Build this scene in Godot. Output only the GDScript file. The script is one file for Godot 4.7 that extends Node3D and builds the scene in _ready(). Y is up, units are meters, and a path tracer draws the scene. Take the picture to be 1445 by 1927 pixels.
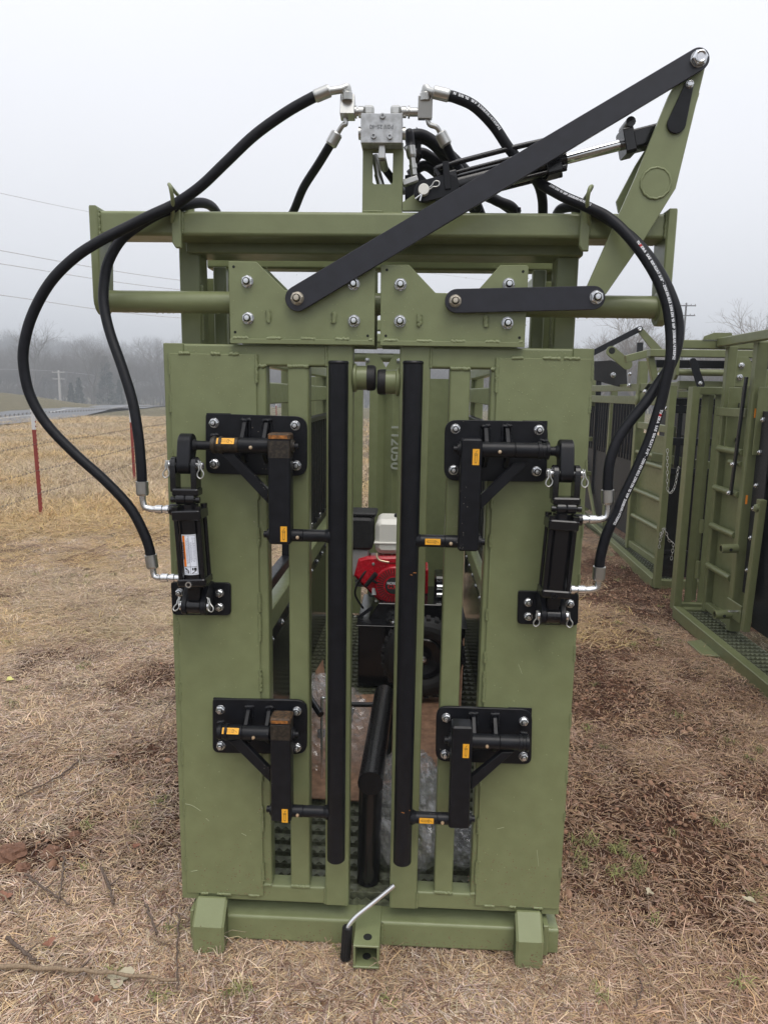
extends Node3D
# A green hydraulic cattle squeeze chute in a foggy winter field. Metres, y up; the chute's headgate doors lie in the plane z = 0, the eye stands in front of them.

class Geo:
	# collects triangles with their normals; tri() turns each so that its front looks along its normals
	var v := PackedVector3Array()
	var n := PackedVector3Array()
	var t := PackedVector2Array()
	var c := PackedColorArray()
	var tint := Color.WHITE
	var tinted := false
	func tri(a: Vector3, b: Vector3, d: Vector3, na: Vector3, nb: Vector3, nd: Vector3) -> void:
		if (b - a).cross(d - a).dot(na + nb + nd) > 0.0:
			v.append_array(PackedVector3Array([a, d, b])); n.append_array(PackedVector3Array([na, nd, nb]))
		else:
			v.append_array(PackedVector3Array([a, b, d])); n.append_array(PackedVector3Array([na, nb, nd]))
		if tinted:
			c.append_array(PackedColorArray([tint, tint, tint]))
	func quad(a: Vector3, b: Vector3, d: Vector3, e: Vector3, na: Vector3, nb: Vector3, nd: Vector3, ne: Vector3) -> void:
		tri(a, b, d, na, nb, nd)
		tri(a, d, e, na, nd, ne)
	func flat(a: Vector3, b: Vector3, d: Vector3, e: Vector3, o: Vector3) -> void:
		quad(a, b, d, e, o, o, o, o)
	func uvquad(a: Vector3, b: Vector3, d: Vector3, e: Vector3, o: Vector3, ta: Vector2, tb: Vector2, td: Vector2, te: Vector2) -> void:
		for q in [[a, b, d, ta, tb, td], [a, d, e, ta, td, te]]:
			var turn: bool = (q[1] - q[0]).cross(q[2] - q[0]).dot(o) > 0.0
			v.append_array(PackedVector3Array([q[0], q[2] if turn else q[1], q[1] if turn else q[2]]))
			n.append_array(PackedVector3Array([o, o, o]))
			t.append_array(PackedVector2Array([q[3], q[5] if turn else q[4], q[4] if turn else q[5]]))
	# a bar from a to b with a rounded rectangular section: w across, h along up
	func bar(a: Vector3, b: Vector3, w: float, h: float, up := Vector3.UP, r := 0.006, bev := 0.0015) -> Geo:
		var d := (b - a).normalized()
		var s := d.cross(up).normalized()
		var u := s.cross(d)
		r = minf(r, minf(w, h) * 0.49)
		bev = minf(bev, r * 0.9)
		var p := []
		var seg := 3 if r > 0.0025 else 1
		for k in 4:
			var cx: float = (w / 2 - r) * (1.0 if k == 0 or k == 3 else -1.0)
			var cy := (h / 2 - r) * (1.0 if k < 2 else -1.0)
			for i in seg + 1:
				var g := PI / 2 * (k + float(i) / seg)
				p.append([s * (cx + r * cos(g)) + u * (cy + r * sin(g)), s * cos(g) + u * sin(g), s * (cx + (r - bev) * cos(g)) + u * (cy + (r - bev) * sin(g))])
		for i in p.size():
			var j := (i + 1) % p.size()
			var A: Vector3 = p[i][0]; var B: Vector3 = p[j][0]; var nA: Vector3 = p[i][1]; var nB: Vector3 = p[j][1]
			if A.distance_to(B) < 1e-6:
				continue
			if absf(nA.dot(nB)) > 0.99999:
				nB = nA
			quad(a + d * bev + A, b - d * bev + A, b - d * bev + B, a + d * bev + B, nA, nA, nB, nB)
			var IA: Vector3 = p[i][2]; var IB: Vector3 = p[j][2]
			quad(a + d * bev + A, a + d * bev + B, a + IB, a + IA, (nA - d).normalized(), (nB - d).normalized(), (nB - d).normalized(), (nA - d).normalized())
			quad(b - d * bev + A, b - d * bev + B, b + IB, b + IA, (nA + d).normalized(), (nB + d).normalized(), (nB + d).normalized(), (nA + d).normalized())
			tri(a, a + IA, a + IB, -d, -d, -d)
			tri(b, b + IA, b + IB, d, d, d)
		return self
	func box(lo: Vector3, hi: Vector3, r := 0.002) -> Geo:
		var m := (lo + hi) / 2
		return bar(Vector3(m.x, m.y, lo.z), Vector3(m.x, m.y, hi.z), hi.x - lo.x, hi.y - lo.y, Vector3.UP, r, r)
	func tube(pts: Array, radius: Variant, sides := 12, caps := true) -> Geo:
		var rings := []
		var side := Vector3.ZERO
		for i in pts.size():
			var d: Vector3 = (pts[mini(i + 1, pts.size() - 1)] - pts[maxi(i - 1, 0)]).normalized()
			if side == Vector3.ZERO:
				side = d.cross(Vector3.UP if absf(d.y) < 0.9 else Vector3.RIGHT).normalized()
			side = (side - d * side.dot(d)).normalized()
			var u := d.cross(side)
			var r: float = radius[i] if radius is Array else radius
			var ring := []
			for k in sides:
				var g := TAU * k / sides
				var o := side * cos(g) + u * sin(g)
				ring.append([pts[i] + o * r, o])
			rings.append(ring)
			if caps and (i == 0 or i == pts.size() - 1):
				var o: Vector3 = -d if i == 0 else d
				for k in sides:
					tri(pts[i], ring[k][0], ring[(k + 1) % sides][0], o, o, o)
		for i in rings.size() - 1:
			for k in sides:
				var j := (k + 1) % sides
				quad(rings[i][k][0], rings[i + 1][k][0], rings[i + 1][j][0], rings[i][j][0], rings[i][k][1], rings[i + 1][k][1], rings[i + 1][j][1], rings[i][j][1])
		return self
	# an outline in the xy plane of xf, thick from z0 to z1, its edges broken by bev
	func prism(poly: PackedVector2Array, z0: float, z1: float, bev := 0.001, xf := Transform3D.IDENTITY) -> Geo:
		if Geometry2D.is_polygon_clockwise(poly):
			poly.reverse()
		var k := poly.size()
		var en := []
		for i in k:
			var e := (poly[(i + 1) % k] - poly[i]).normalized()
			en.append(Vector2(e.y, -e.x))
		var inn := PackedVector2Array()
		for i in k:
			var a: Vector2 = en[(i + k - 1) % k]; var b: Vector2 = en[i]
			inn.append(poly[i] - (a + b) * bev / (1.0 + a.dot(b)))
		var B := xf.basis
		var up := B * Vector3(0, 0, 1)
		var P := func(p: Vector2, z: float) -> Vector3: return xf * Vector3(p.x, p.y, z)
		var idx := Geometry2D.triangulate_polygon(inn)
		for i in range(0, idx.size(), 3):
			tri(P.call(inn[idx[i]], z1), P.call(inn[idx[i + 1]], z1), P.call(inn[idx[i + 2]], z1), up, up, up)
			tri(P.call(inn[idx[i]], z0), P.call(inn[idx[i + 1]], z0), P.call(inn[idx[i + 2]], z0), -up, -up, -up)
		for i in k:
			var j := (i + 1) % k
			var e: Vector2 = en[i]
			var p: Vector2 = en[(i + k - 1) % k]; var q: Vector2 = en[j]
			var ei := (e + p).normalized() if e.dot(p) > 0.93 else e
			var ej := (e + q).normalized() if e.dot(q) > 0.93 else e
			var ni := B * Vector3(ei.x, ei.y, 0); var nj := B * Vector3(ej.x, ej.y, 0)
			quad(P.call(poly[i], z0 + bev), P.call(poly[j], z0 + bev), P.call(poly[j], z1 - bev), P.call(poly[i], z1 - bev), ni, nj, nj, ni)
			if bev > 0.0:
				for s in [1.0, -1.0]:
					var zo := z1 if s > 0 else z0
					quad(P.call(poly[i], zo - s * bev), P.call(poly[j], zo - s * bev), P.call(inn[j], zo), P.call(inn[i], zo), (ni + up * s).normalized(), (nj + up * s).normalized(), (nj + up * s).normalized(), (ni + up * s).normalized())
		return self
	# a turned shape: profile of (radius, distance along dir from a)
	func lathe(profile: Array, a: Vector3, dir: Vector3, sides := 20) -> Geo:
		var d := dir.normalized()
		var s := d.cross(Vector3.UP if absf(d.y) < 0.9 else Vector3.RIGHT).normalized()
		var u := d.cross(s)
		for i in profile.size() - 1:
			var p: Vector2 = profile[i]; var q: Vector2 = profile[i + 1]
			var e := q - p
			if e.length() < 1e-7:
				continue
			var o := Vector2(e.y, -e.x).normalized()
			for k in sides:
				var g := TAU * k / sides; var h := TAU * (k + 1) / sides
				var A := s * cos(g) + u * sin(g); var B := s * cos(h) + u * sin(h)
				var nA := (A * o.x + d * o.y).normalized(); var nB := (B * o.x + d * o.y).normalized()
				if p.x > 1e-6:
					tri(a + A * p.x + d * p.y, a + B * p.x + d * p.y, a + A * q.x + d * q.y, nA, nB, nA)
				if q.x > 1e-6:
					tri(a + B * p.x + d * p.y, a + B * q.x + d * q.y, a + A * q.x + d * q.y, nB, nB, nA)
		return self
	func add(m: Mesh, xf: Transform3D) -> Geo:
		for k in m.get_surface_count():
			var s := m.surface_get_arrays(k)
			var idx: PackedInt32Array = s[Mesh.ARRAY_INDEX] if s[Mesh.ARRAY_INDEX] != null else PackedInt32Array(range(s[Mesh.ARRAY_VERTEX].size()))
			for i in idx:
				v.append(xf * s[Mesh.ARRAY_VERTEX][i])
				n.append((xf.basis * s[Mesh.ARRAY_NORMAL][i]).normalized())
		return self
	func mesh() -> ArrayMesh:
		var s := []
		s.resize(Mesh.ARRAY_MAX)
		s[Mesh.ARRAY_VERTEX] = v
		s[Mesh.ARRAY_NORMAL] = n
		if t.size() == v.size():
			s[Mesh.ARRAY_TEX_UV] = t
		if tinted:
			s[Mesh.ARRAY_COLOR] = c
		var m := ArrayMesh.new()
		m.add_surface_from_arrays(Mesh.PRIMITIVE_TRIANGLES, s)
		return m

var M := {}
var rng := RandomNumberGenerator.new()
var taken := {}

func numbered(called: String) -> String:
	taken[called] = taken.get(called, -1) + 1
	return called if taken[called] == 0 else "%s_%03d" % [called, taken[called]]

func put(called: String, shape: Variant, material: Material, parent: Node3D) -> MeshInstance3D:
	var o := MeshInstance3D.new()
	o.mesh = shape.mesh() if shape is Geo else shape
	o.material_override = material
	o.name = numbered(called) if parent == self else called
	parent.add_child(o, true)
	return o

func node(called: String, parent: Node3D) -> Node3D:
	var o := Node3D.new()
	o.name = numbered(called) if parent == self else called
	parent.add_child(o, true)
	return o

func tag(o: Node3D, label: String, category: String, group := "") -> Node3D:
	o.set_meta("label", label)
	o.set_meta("category", category)
	if group:
		o.set_meta("group", group)
	return o

func setting(o: Node3D, label: String, kind := "structure") -> Node3D:
	o.set_meta("kind", kind)
	o.set_meta("label", label)
	return o

func rrect(x0: float, y0: float, x1: float, y1: float, r: float, seg := 6) -> PackedVector2Array:
	var p := PackedVector2Array()
	for k in 4:
		var cx := x1 - r if k == 0 or k == 3 else x0 + r
		var cy := y1 - r if k < 2 else y0 + r
		for i in seg + 1:
			p.append(Vector2(cx, cy) + Vector2.from_angle(PI / 2 * (k + float(i) / seg)) * r)
	return p

# a rectangle with given corner radii (top left, top right, bottom right, bottom left) between measured corners
func plate_poly(q: PackedVector2Array, radii: Array) -> PackedVector2Array:
	var p := PackedVector2Array()
	for k in 4:
		var a := (q[(k + 3) % 4] - q[k]).normalized(); var b := (q[(k + 1) % 4] - q[k]).normalized()
		var r: float = radii[k]
		for i in 7:
			var w := i / 6.0
			p.append(q[k] + a * r * (1 - w) * (1 - w) + b * r * w * w)
	return p

func slot_poly(a: Vector2, b: Vector2, ra: float, rb: float, seg := 12) -> PackedVector2Array:
	var p := PackedVector2Array()
	var g := (b - a).angle()
	for i in seg + 1:
		p.append(a + Vector2.from_angle(g + PI / 2 + PI * i / seg) * ra)
	for i in seg + 1:
		p.append(b + Vector2.from_angle(g - PI / 2 + PI * i / seg) * rb)
	return p

func circle(c: Vector2, r: float, seg := 24, turn := 0.0) -> PackedVector2Array:
	var p := PackedVector2Array()
	for i in seg:
		p.append(c + Vector2.from_angle(TAU * i / seg + turn) * r)
	return p

func spline(pts: Array, per := 8) -> Array:
	var out := []
	for i in pts.size() - 1:
		var a: Vector3 = pts[maxi(i - 1, 0)]; var b: Vector3 = pts[i]; var c: Vector3 = pts[i + 1]; var d: Vector3 = pts[mini(i + 2, pts.size() - 1)]
		for k in per:
			out.append(b.cubic_interpolate(c, a, d, float(k) / per))
	out.append(pts[-1])
	return out

# a weld bead: overlapping ripples laid along a to b
func weld(parent: Node3D, a: Vector3, b: Vector3, r := 0.0035, material: Material = null, called := "weld_bead") -> void:
	var g := Geo.new()
	var k := maxi(3, int(a.distance_to(b) / (r * 0.38)))
	var pts := []
	var rad := []
	for i in k + 1:
		pts.append(a.lerp(b, float(i) / k) + Vector3(rng.randf_range(-1, 1), rng.randf_range(-1, 1), 0) * r * 0.22)
		rad.append(r * (0.72 + 0.32 * absf(sin(i * 1.3)) + rng.randf_range(-0.12, 0.12)) * (0.5 if i == 0 or i == k else 1.0))
	g.tube(pts, rad, 7)
	put(called, g, material if material else M.green, parent)

# intermittent stitch welds along a line
func stitches(parent: Node3D, a: Vector3, b: Vector3, count: int, share := 0.35, r := 0.0032) -> void:
	for i in count:
		var s := (i + 0.05 + rng.randf() * 0.5) / count
		weld(parent, a.lerp(b, s), a.lerp(b, s + share / count * rng.randf_range(0.45, 1.6)), r)

# a hex nut on a stud over a washer, standing on a face whose outward direction is dir
func bolt(parent: Node3D, at: Vector3, r := 0.0105, dir := Vector3.BACK, material: Material = null, stud := 0.45, called := "bolt") -> void:
	var d := dir.normalized()
	var x := d.cross(Vector3.UP if absf(d.y) < 0.9 else Vector3.RIGHT).normalized()
	var xf := Transform3D(Basis(x, d.cross(x), d), at)
	var g := Geo.new()
	g.tinted = true
	g.tint = Color(0.55, 0.55, 0.55)
	g.prism(circle(Vector2.ZERO, r * 1.15, 20), 0.0, r * 0.14, r * 0.04, xf)
	g.tint = Color(0.92, 0.93, 0.95)
	g.prism(circle(Vector2.ZERO, r * 1.08, 6, rng.randf() * 3.0), r * 0.14, r * 0.8, r * 0.12, xf)
	g.lathe([Vector2(r * 0.86, r * 0.8), Vector2(r * 0.80, r * 0.95), Vector2(r * 0.70, r * 0.98)], at, d, 18)
	g.tint = Color(0.03, 0.03, 0.035) if stud > 0.0 else Color(0.8, 0.8, 0.82)
	g.lathe([Vector2(r * 0.70, r * 0.98), Vector2(r * 0.48, r * 0.84), Vector2(0, r * 0.84)], at, d, 18)
	g.tint = Color(0.95, 0.96, 0.98)
	if stud > 0.0:
		g.lathe([Vector2(r * 0.52, r * 0.8), Vector2(r * 0.52, r * (0.95 + stud * 0.6)), Vector2(r * 0.42, r * (0.95 + stud)), Vector2(0, r * (0.97 + stud))], at, d, 14)
	put(called, g, material if material else M.zinc, parent)

# a hairpin cotter hanging or lying through a pin: loop of wire from at along dir, in the plane of dir and side
func r_clip(parent: Node3D, at: Vector3, dir: Vector3, side: Vector3, size := 0.045) -> void:
	size *= 0.64
	var pts := []
	for q in [[-0.25, 0.05], [0.1, 0.05], [0.35, 0.1], [0.6, 0.24], [0.85, 0.2], [1.0, 0.0], [0.85, -0.2], [0.6, -0.2], [0.35, -0.06], [0.1, -0.1], [-0.15, -0.06], [-0.3, -0.12]]:
		pts.append(at + dir * q[0] * size + side * q[1] * size)
	put("hairpin_clip", Geo.new().tube(spline(pts, 4), 0.0016, 7), M.steel, parent)

func text_geo(g: Geo, s: String, height: float, xf: Transform3D, depth := 0.0008, font := "Droid Sans", bold := true, centred := true) -> float:
	var tm := TextMesh.new()
	var f := SystemFont.new()
	f.font_names = PackedStringArray([font])
	if bold:
		f.font_weight = 700
	tm.font = f
	tm.font_size = 32
	tm.text = s
	tm.depth = depth
	tm.pixel_size = height / 23.0
	tm.curve_step = 3.0
	var box := tm.get_aabb()
	g.add(tm, xf if centred else xf.translated_local(Vector3(-box.position.x, 0, 0)))
	return box.size.x

func mat(albedo: Color, rough: float, metal := 0.0, spec := 0.5) -> StandardMaterial3D:
	var m := StandardMaterial3D.new()
	m.albedo_color = albedo.linear_to_srgb()
	m.roughness = rough
	m.metallic = metal
	m.metallic_specular = spec
	return m

func noise_tex(freq: float, lo: Color, hi: Color, sd: int, oct := 4, size := 512, normal := false, strength := 1.0) -> NoiseTexture2D:
	var n := FastNoiseLite.new()
	n.seed = sd
	n.frequency = freq
	n.fractal_octaves = oct
	var t := NoiseTexture2D.new()
	t.width = size; t.height = size
	t.seamless = true
	t.noise = n
	if normal:
		t.as_normal_map = true
		t.bump_strength = strength
	else:
		var ramp := Gradient.new()
		ramp.set_color(0, lo); ramp.set_color(1, hi)
		t.color_ramp = ramp
	return t

# powder coat: orange peel, uneven gloss, faint dust
func coat(m: StandardMaterial3D, scale: float, dust: float, sd: int) -> StandardMaterial3D:
	m.uv1_triplanar = true
	m.uv1_world_triplanar = true
	m.uv1_scale = Vector3.ONE * scale
	m.albedo_texture = noise_tex(0.012, Color.from_hsv(0.1, 0.02, 1.0 - dust), Color.WHITE, sd, 5)
	m.roughness_texture = noise_tex(0.02, Color(0.72, 0.72, 0.72), Color.WHITE, sd + 1, 5)
	m.roughness_texture_channel = BaseMaterial3D.TEXTURE_CHANNEL_RED
	m.normal_enabled = true
	m.normal_texture = noise_tex(0.09, Color.BLACK, Color.WHITE, sd + 2, 3, 512, true, 1.2)
	m.normal_scale = 0.12
	return m

func make_materials() -> void:
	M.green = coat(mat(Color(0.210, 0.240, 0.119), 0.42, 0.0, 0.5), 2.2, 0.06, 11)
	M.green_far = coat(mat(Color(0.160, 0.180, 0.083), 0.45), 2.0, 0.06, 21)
	M.black = coat(mat(Color(0.011, 0.012, 0.016), 0.42, 0.0, 0.36), 4.0, 0.25, 31)
	M.black_bar = coat(mat(Color(0.017, 0.018, 0.027), 0.42, 0.0, 0.5), 4.0, 0.2, 36)  # bluish, lighter black: the sky reflection is put into the colour
	M.black_gloss = coat(mat(Color(0.008, 0.008, 0.010), 0.22), 4.0, 0.1, 41)
	M.hose = coat(mat(Color(0.010, 0.011, 0.016), 0.55, 0.0, 0.36), 9.0, 0.3, 51)
	M.rubber = coat(mat(Color(0.014, 0.014, 0.016), 0.7), 6.0, 0.3, 61)
	M.zinc = mat(Color(0.80, 0.81, 0.82), 0.24, 0.9)
	M.zinc.vertex_color_use_as_albedo = true
	M.steel = mat(Color(0.54, 0.54, 0.52), 0.32, 0.92)
	M.chrome = mat(Color(0.72, 0.72, 0.72), 0.08, 1.0)
	M.block = coat(mat(Color(0.56, 0.58, 0.60), 0.5, 0.45), 8.0, 0.2, 71)
	M.rust = coat(mat(Color(0.16, 0.085, 0.035), 0.75), 14.0, 0.75, 81)
	M.stain = coat(mat(Color(0.06, 0.045, 0.03), 0.6), 14.0, 0.7, 91)
	M.yellow = mat(Color(0.86, 0.42, 0.03), 0.45)
	M.ink = mat(Color(0.02, 0.02, 0.02), 0.6)
	M.orange = mat(Color(0.85, 0.28, 0.02), 0.5)
	M.white_print = mat(Color(0.80, 0.82, 0.86), 0.6)
	M.red_print = mat(Color(0.62, 0.02, 0.02), 0.6)
	M.engine_red = coat(mat(Color(0.62, 0.008, 0.025), 0.3), 6.0, 0.15, 101)
	M.tank_white = mat(Color(0.80, 0.79, 0.73), 0.35)
	M.brass = mat(Color(0.75, 0.6, 0.42), 0.35, 0.8)
	M.hole = mat(Color(0.01, 0.012, 0.01), 0.9)
	M.tread = coat(mat(Color(0.17, 0.185, 0.12), 0.4), 6.0, 0.45, 111)
	M.zinc_dull = mat(Color(0.62, 0.56, 0.46), 0.42, 0.85)
	M.zinc_dull.vertex_color_use_as_albedo = true
	M.rust_bright = coat(mat(Color(0.55, 0.21, 0.04), 0.7), 14.0, 0.5, 171)
	M.black_wet = coat(mat(Color(0.009, 0.009, 0.011), 0.5), 7.0, 0.3, 181)
	M.black_wet.roughness_texture = noise_tex(0.05, Color(0.25, 0.25, 0.25), Color.WHITE, 183, 4)
	M.speck = mat(Color(0.20, 0.12, 0.075), 0.9)
	M.dust = mat(Color(0.34, 0.31, 0.27), 0.8)
	M.scratch = mat(Color(0.42, 0.46, 0.30), 0.6)
	M.wet = mat(Color(0.36, 0.40, 0.22), 0.08)
	M.plastic = mat(Color(0.97, 0.98, 1.0), 0.04)
	M.plastic.transparency = BaseMaterial3D.TRANSPARENCY_ALPHA
	M.plastic.albedo_color.a = 0.09
	M.plastic.cull_mode = BaseMaterial3D.CULL_DISABLED
	M.card = coat(mat(Color(0.50, 0.29, 0.18), 0.8), 3.0, 0.35, 121)
	M.tyre = mat(Color(0.012, 0.012, 0.013), 0.65)
	M.alu = mat(Color(0.55, 0.56, 0.57), 0.45, 0.6)
	M.tread_far = coat(mat(Color(0.19, 0.21, 0.13), 0.45), 6.0, 0.4, 131)

func _ready() -> void:
	rng.seed = 7
	var cam := Camera3D.new()
	cam.name = "camera"
	cam.transform = Transform3D(Basis(Vector3(0.9989, 0.0157, -0.0431), Vector3(-0.0226, 0.986, -0.165), Vector3(0.0399, 0.1658, 0.9854)), Vector3(0.0951, 1.5334, 1.7298))
	cam.fov = 71.597
	cam.near = 0.05
	cam.far = 1200.0
	add_child(cam)
	# a fully overcast sky: brightest overhead, dimmer towards the horizon, all the same round about
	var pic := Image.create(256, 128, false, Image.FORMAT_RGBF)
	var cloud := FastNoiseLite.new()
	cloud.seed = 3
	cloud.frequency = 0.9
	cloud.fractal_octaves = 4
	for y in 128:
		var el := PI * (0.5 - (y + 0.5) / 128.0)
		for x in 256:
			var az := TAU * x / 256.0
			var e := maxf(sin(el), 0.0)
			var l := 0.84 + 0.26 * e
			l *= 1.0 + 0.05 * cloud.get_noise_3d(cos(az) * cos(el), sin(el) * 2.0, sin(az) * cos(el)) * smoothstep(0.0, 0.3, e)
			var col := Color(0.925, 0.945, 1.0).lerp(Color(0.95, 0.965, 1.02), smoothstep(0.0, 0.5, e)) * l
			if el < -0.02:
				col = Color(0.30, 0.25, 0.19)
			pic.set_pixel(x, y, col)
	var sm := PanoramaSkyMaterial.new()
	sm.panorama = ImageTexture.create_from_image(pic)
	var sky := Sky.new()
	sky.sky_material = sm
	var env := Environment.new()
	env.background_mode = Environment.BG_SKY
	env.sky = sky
	env.tonemap_mode = Environment.TONE_MAPPER_LINEAR
	env.tonemap_exposure = 1.22
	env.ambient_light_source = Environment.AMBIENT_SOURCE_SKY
	env.sdfgi_enabled = true
	env.ssao_enabled = true
	env.ssil_enabled = true
	env.fog_enabled = true
	env.fog_density = 0.0031
	env.fog_light_color = Color(0.95, 0.975, 1.0)
	var we := WorldEnvironment.new()
	we.name = "world_environment"
	we.environment = env
	add_child(we)
	var sun := DirectionalLight3D.new()
	sun.name = "sun"
	sun.light_color = Color(1.0, 0.975, 0.94)
	sun.light_energy = 0.5
	sun.light_angular_distance = 40.0
	sun.shadow_enabled = true
	sun.rotation_degrees = Vector3(-64, 18, 0)
	add_child(sun)
	make_materials()
	ground()
	background()
	chute()
	contents()
	other_chutes()
	litter()

func noise(sd: int, freq: float, oct := 3) -> FastNoiseLite:
	var n := FastNoiseLite.new()
	n.seed = sd
	n.frequency = freq
	n.fractal_octaves = oct
	return n

var n_a := noise(5, 0.35, 3)
var n_b := noise(6, 2.2, 4)
var n_c := noise(8, 9.0, 3)

# the lie of the land: level round the chutes, dropping a little to the road, rising beyond
func lie(x: float, z: float) -> float:
	var d := Vector2(x, z).length()
	var h := 0.022
	h += (n_a.get_noise_2d(x, z) * 0.05 + n_b.get_noise_2d(x, z) * 0.018) * smoothstep(0.3, 3.0, d)
	h += n_b.get_noise_2d(x * 2.0 + 40.0, z * 2.0) * 0.007
	h -= 0.02 * smoothstep(1.2, 2.6, x)
	h += 0.012 * n_c.get_noise_2d(x * 0.8, z * 0.8) * smoothstep(0.45, 0.7, absf(x))
	var far := smoothstep(12.0, 45.0, d)
	h += far * (-0.25 + n_a.get_noise_2d(x * 0.05, z * 0.05) * 0.2)
	# the tan rise beyond the road on the left, and wooded ground climbing far behind
	var slant := -x / maxf(-z, 1.0)
	h += 1.25 * smoothstep(0.44, 0.62, slant) * smoothstep(48.0, 66.0, d) * smoothstep(130.0, 90.0, d) * smoothstep(0.0, 10.0, -z)
	h -= 0.3 * smoothstep(60.0, 110.0, d) + 1.5 * smoothstep(80.0, 160.0, d)
	h += 14.0 * smoothstep(190.0, 360.0, -z)
	return h

# how bare the soil lies: 0 under straw, 1 in mud
func mud(x: float, z: float) -> float:
	var m := smoothstep(-0.02, 0.38, n_a.get_noise_2d(x * 2.6 + 7.0, z * 2.6) + 0.45 * n_b.get_noise_2d(x, z))
	m *= 0.75
	for p in [[-0.95, -0.95, 0.32, 0.22], [-1.05, -0.35, 0.34, 0.16], [-1.15, 0.2, 0.30, 0.12], [-0.75, -1.3, 0.25, 0.3], [0.95, -0.55, 0.5, 0.8], [1.05, -1.9, 0.6, 0.9], [1.5, -0.9, 0.35, 0.35], [1.75, -4.0, 0.7, 1.2], [0.75, 0.55, 0.4, 0.2], [0.2, 0.62, 0.5, 0.12], [1.35, 0.15, 0.25, 0.35], [-0.84, -0.72, 0.24, 0.10], [-1.02, -0.52, 0.20, 0.09], [-1.17, -0.38, 0.16, 0.10], [-1.17, -0.22, 0.14, 0.07], [-1.15, -1.78, 0.16, 0.16], [-0.70, -0.50, 0.14, 0.10], [-0.72, -1.05, 0.14, 0.14], [1.3, -2.6, 0.5, 0.5], [0.85, -0.2, 0.3, 0.2], [-0.3, 0.5, 0.35, 0.1]]:
		var q := Vector2((x - p[0]) / p[2], (z - p[1]) / p[3])
		m = maxf(m, (1.0 - smoothstep(0.45, 1.25, q.length() + n_b.get_noise_2d(x * 1.7, z * 1.7) * 0.55)) * 0.95)
	return clampf(m * (1.0 - smoothstep(7.0, 14.0, Vector2(x, z).length())), 0.0, 1.0)

func soil_color(x: float, z: float) -> Color:
	var straw := Color(0.38, 0.295, 0.222)
	straw = straw.lerp(Color(0.32, 0.262, 0.212), smoothstep(-0.3, 0.4, n_a.get_noise_2d(x * 1.3, z * 1.3 + 30.0)))
	straw = straw.lerp(Color(0.46, 0.31, 0.14), 0.85 * smoothstep(0.0, 0.45, n_a.get_noise_2d(x * 0.5 + 90.0, z * 0.9)) * smoothstep(4.0, 9.0, -z))
	straw = straw.lerp(Color(0.15, 0.17, 0.07), 0.45 * smoothstep(0.18, 0.5, n_b.get_noise_2d(x * 0.6 + 50.0, z * 0.6)))
	straw = straw.lerp(Color(0.42, 0.30, 0.17), 0.8 * smoothstep(35.0, 55.0, Vector2(x, z).length()))
	var wet := Color(0.135, 0.068, 0.043).lerp(Color(0.205, 0.118, 0.076), smoothstep(-0.4, 0.4, n_b.get_noise_2d(x * 2.0, z * 2.0 + 9.0)))
	return straw.lerp(wet, mud(x, z))

func straw_picture() -> Image:
	# litter of stalks lying every way, as grey tones round white
	var im := Image.create(1024, 1024, false, Image.FORMAT_RGB8)
	im.fill(Color(0.26, 0.235, 0.22))
	var r := RandomNumberGenerator.new()
	r.seed = 91
	for i in 11500:
		var p := Vector2(r.randf(), r.randf()) * 1024.0
		var g := r.randf() * TAU
		var d := Vector2.from_angle(g)
		var len := r.randf_range(14, 70)
		var bend := r.randf_range(-0.012, 0.012)
		var l := r.randf_range(0.34, 1.0) * (0.55 + 0.45 * minf(1.0, i / 9000.0))
		var col := Color(l, l * r.randf_range(0.90, 1.0), l * r.randf_range(0.84, 1.02))
		for k in int(len):
			d = d.rotated(bend)
			p += d
			var x := posmod(int(p.x), 1024); var y := posmod(int(p.y), 1024)
			im.set_pixel(x, y, col)
			im.set_pixel(posmod(x + 1, 1024), y, col.darkened(0.25))
	return im

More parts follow.
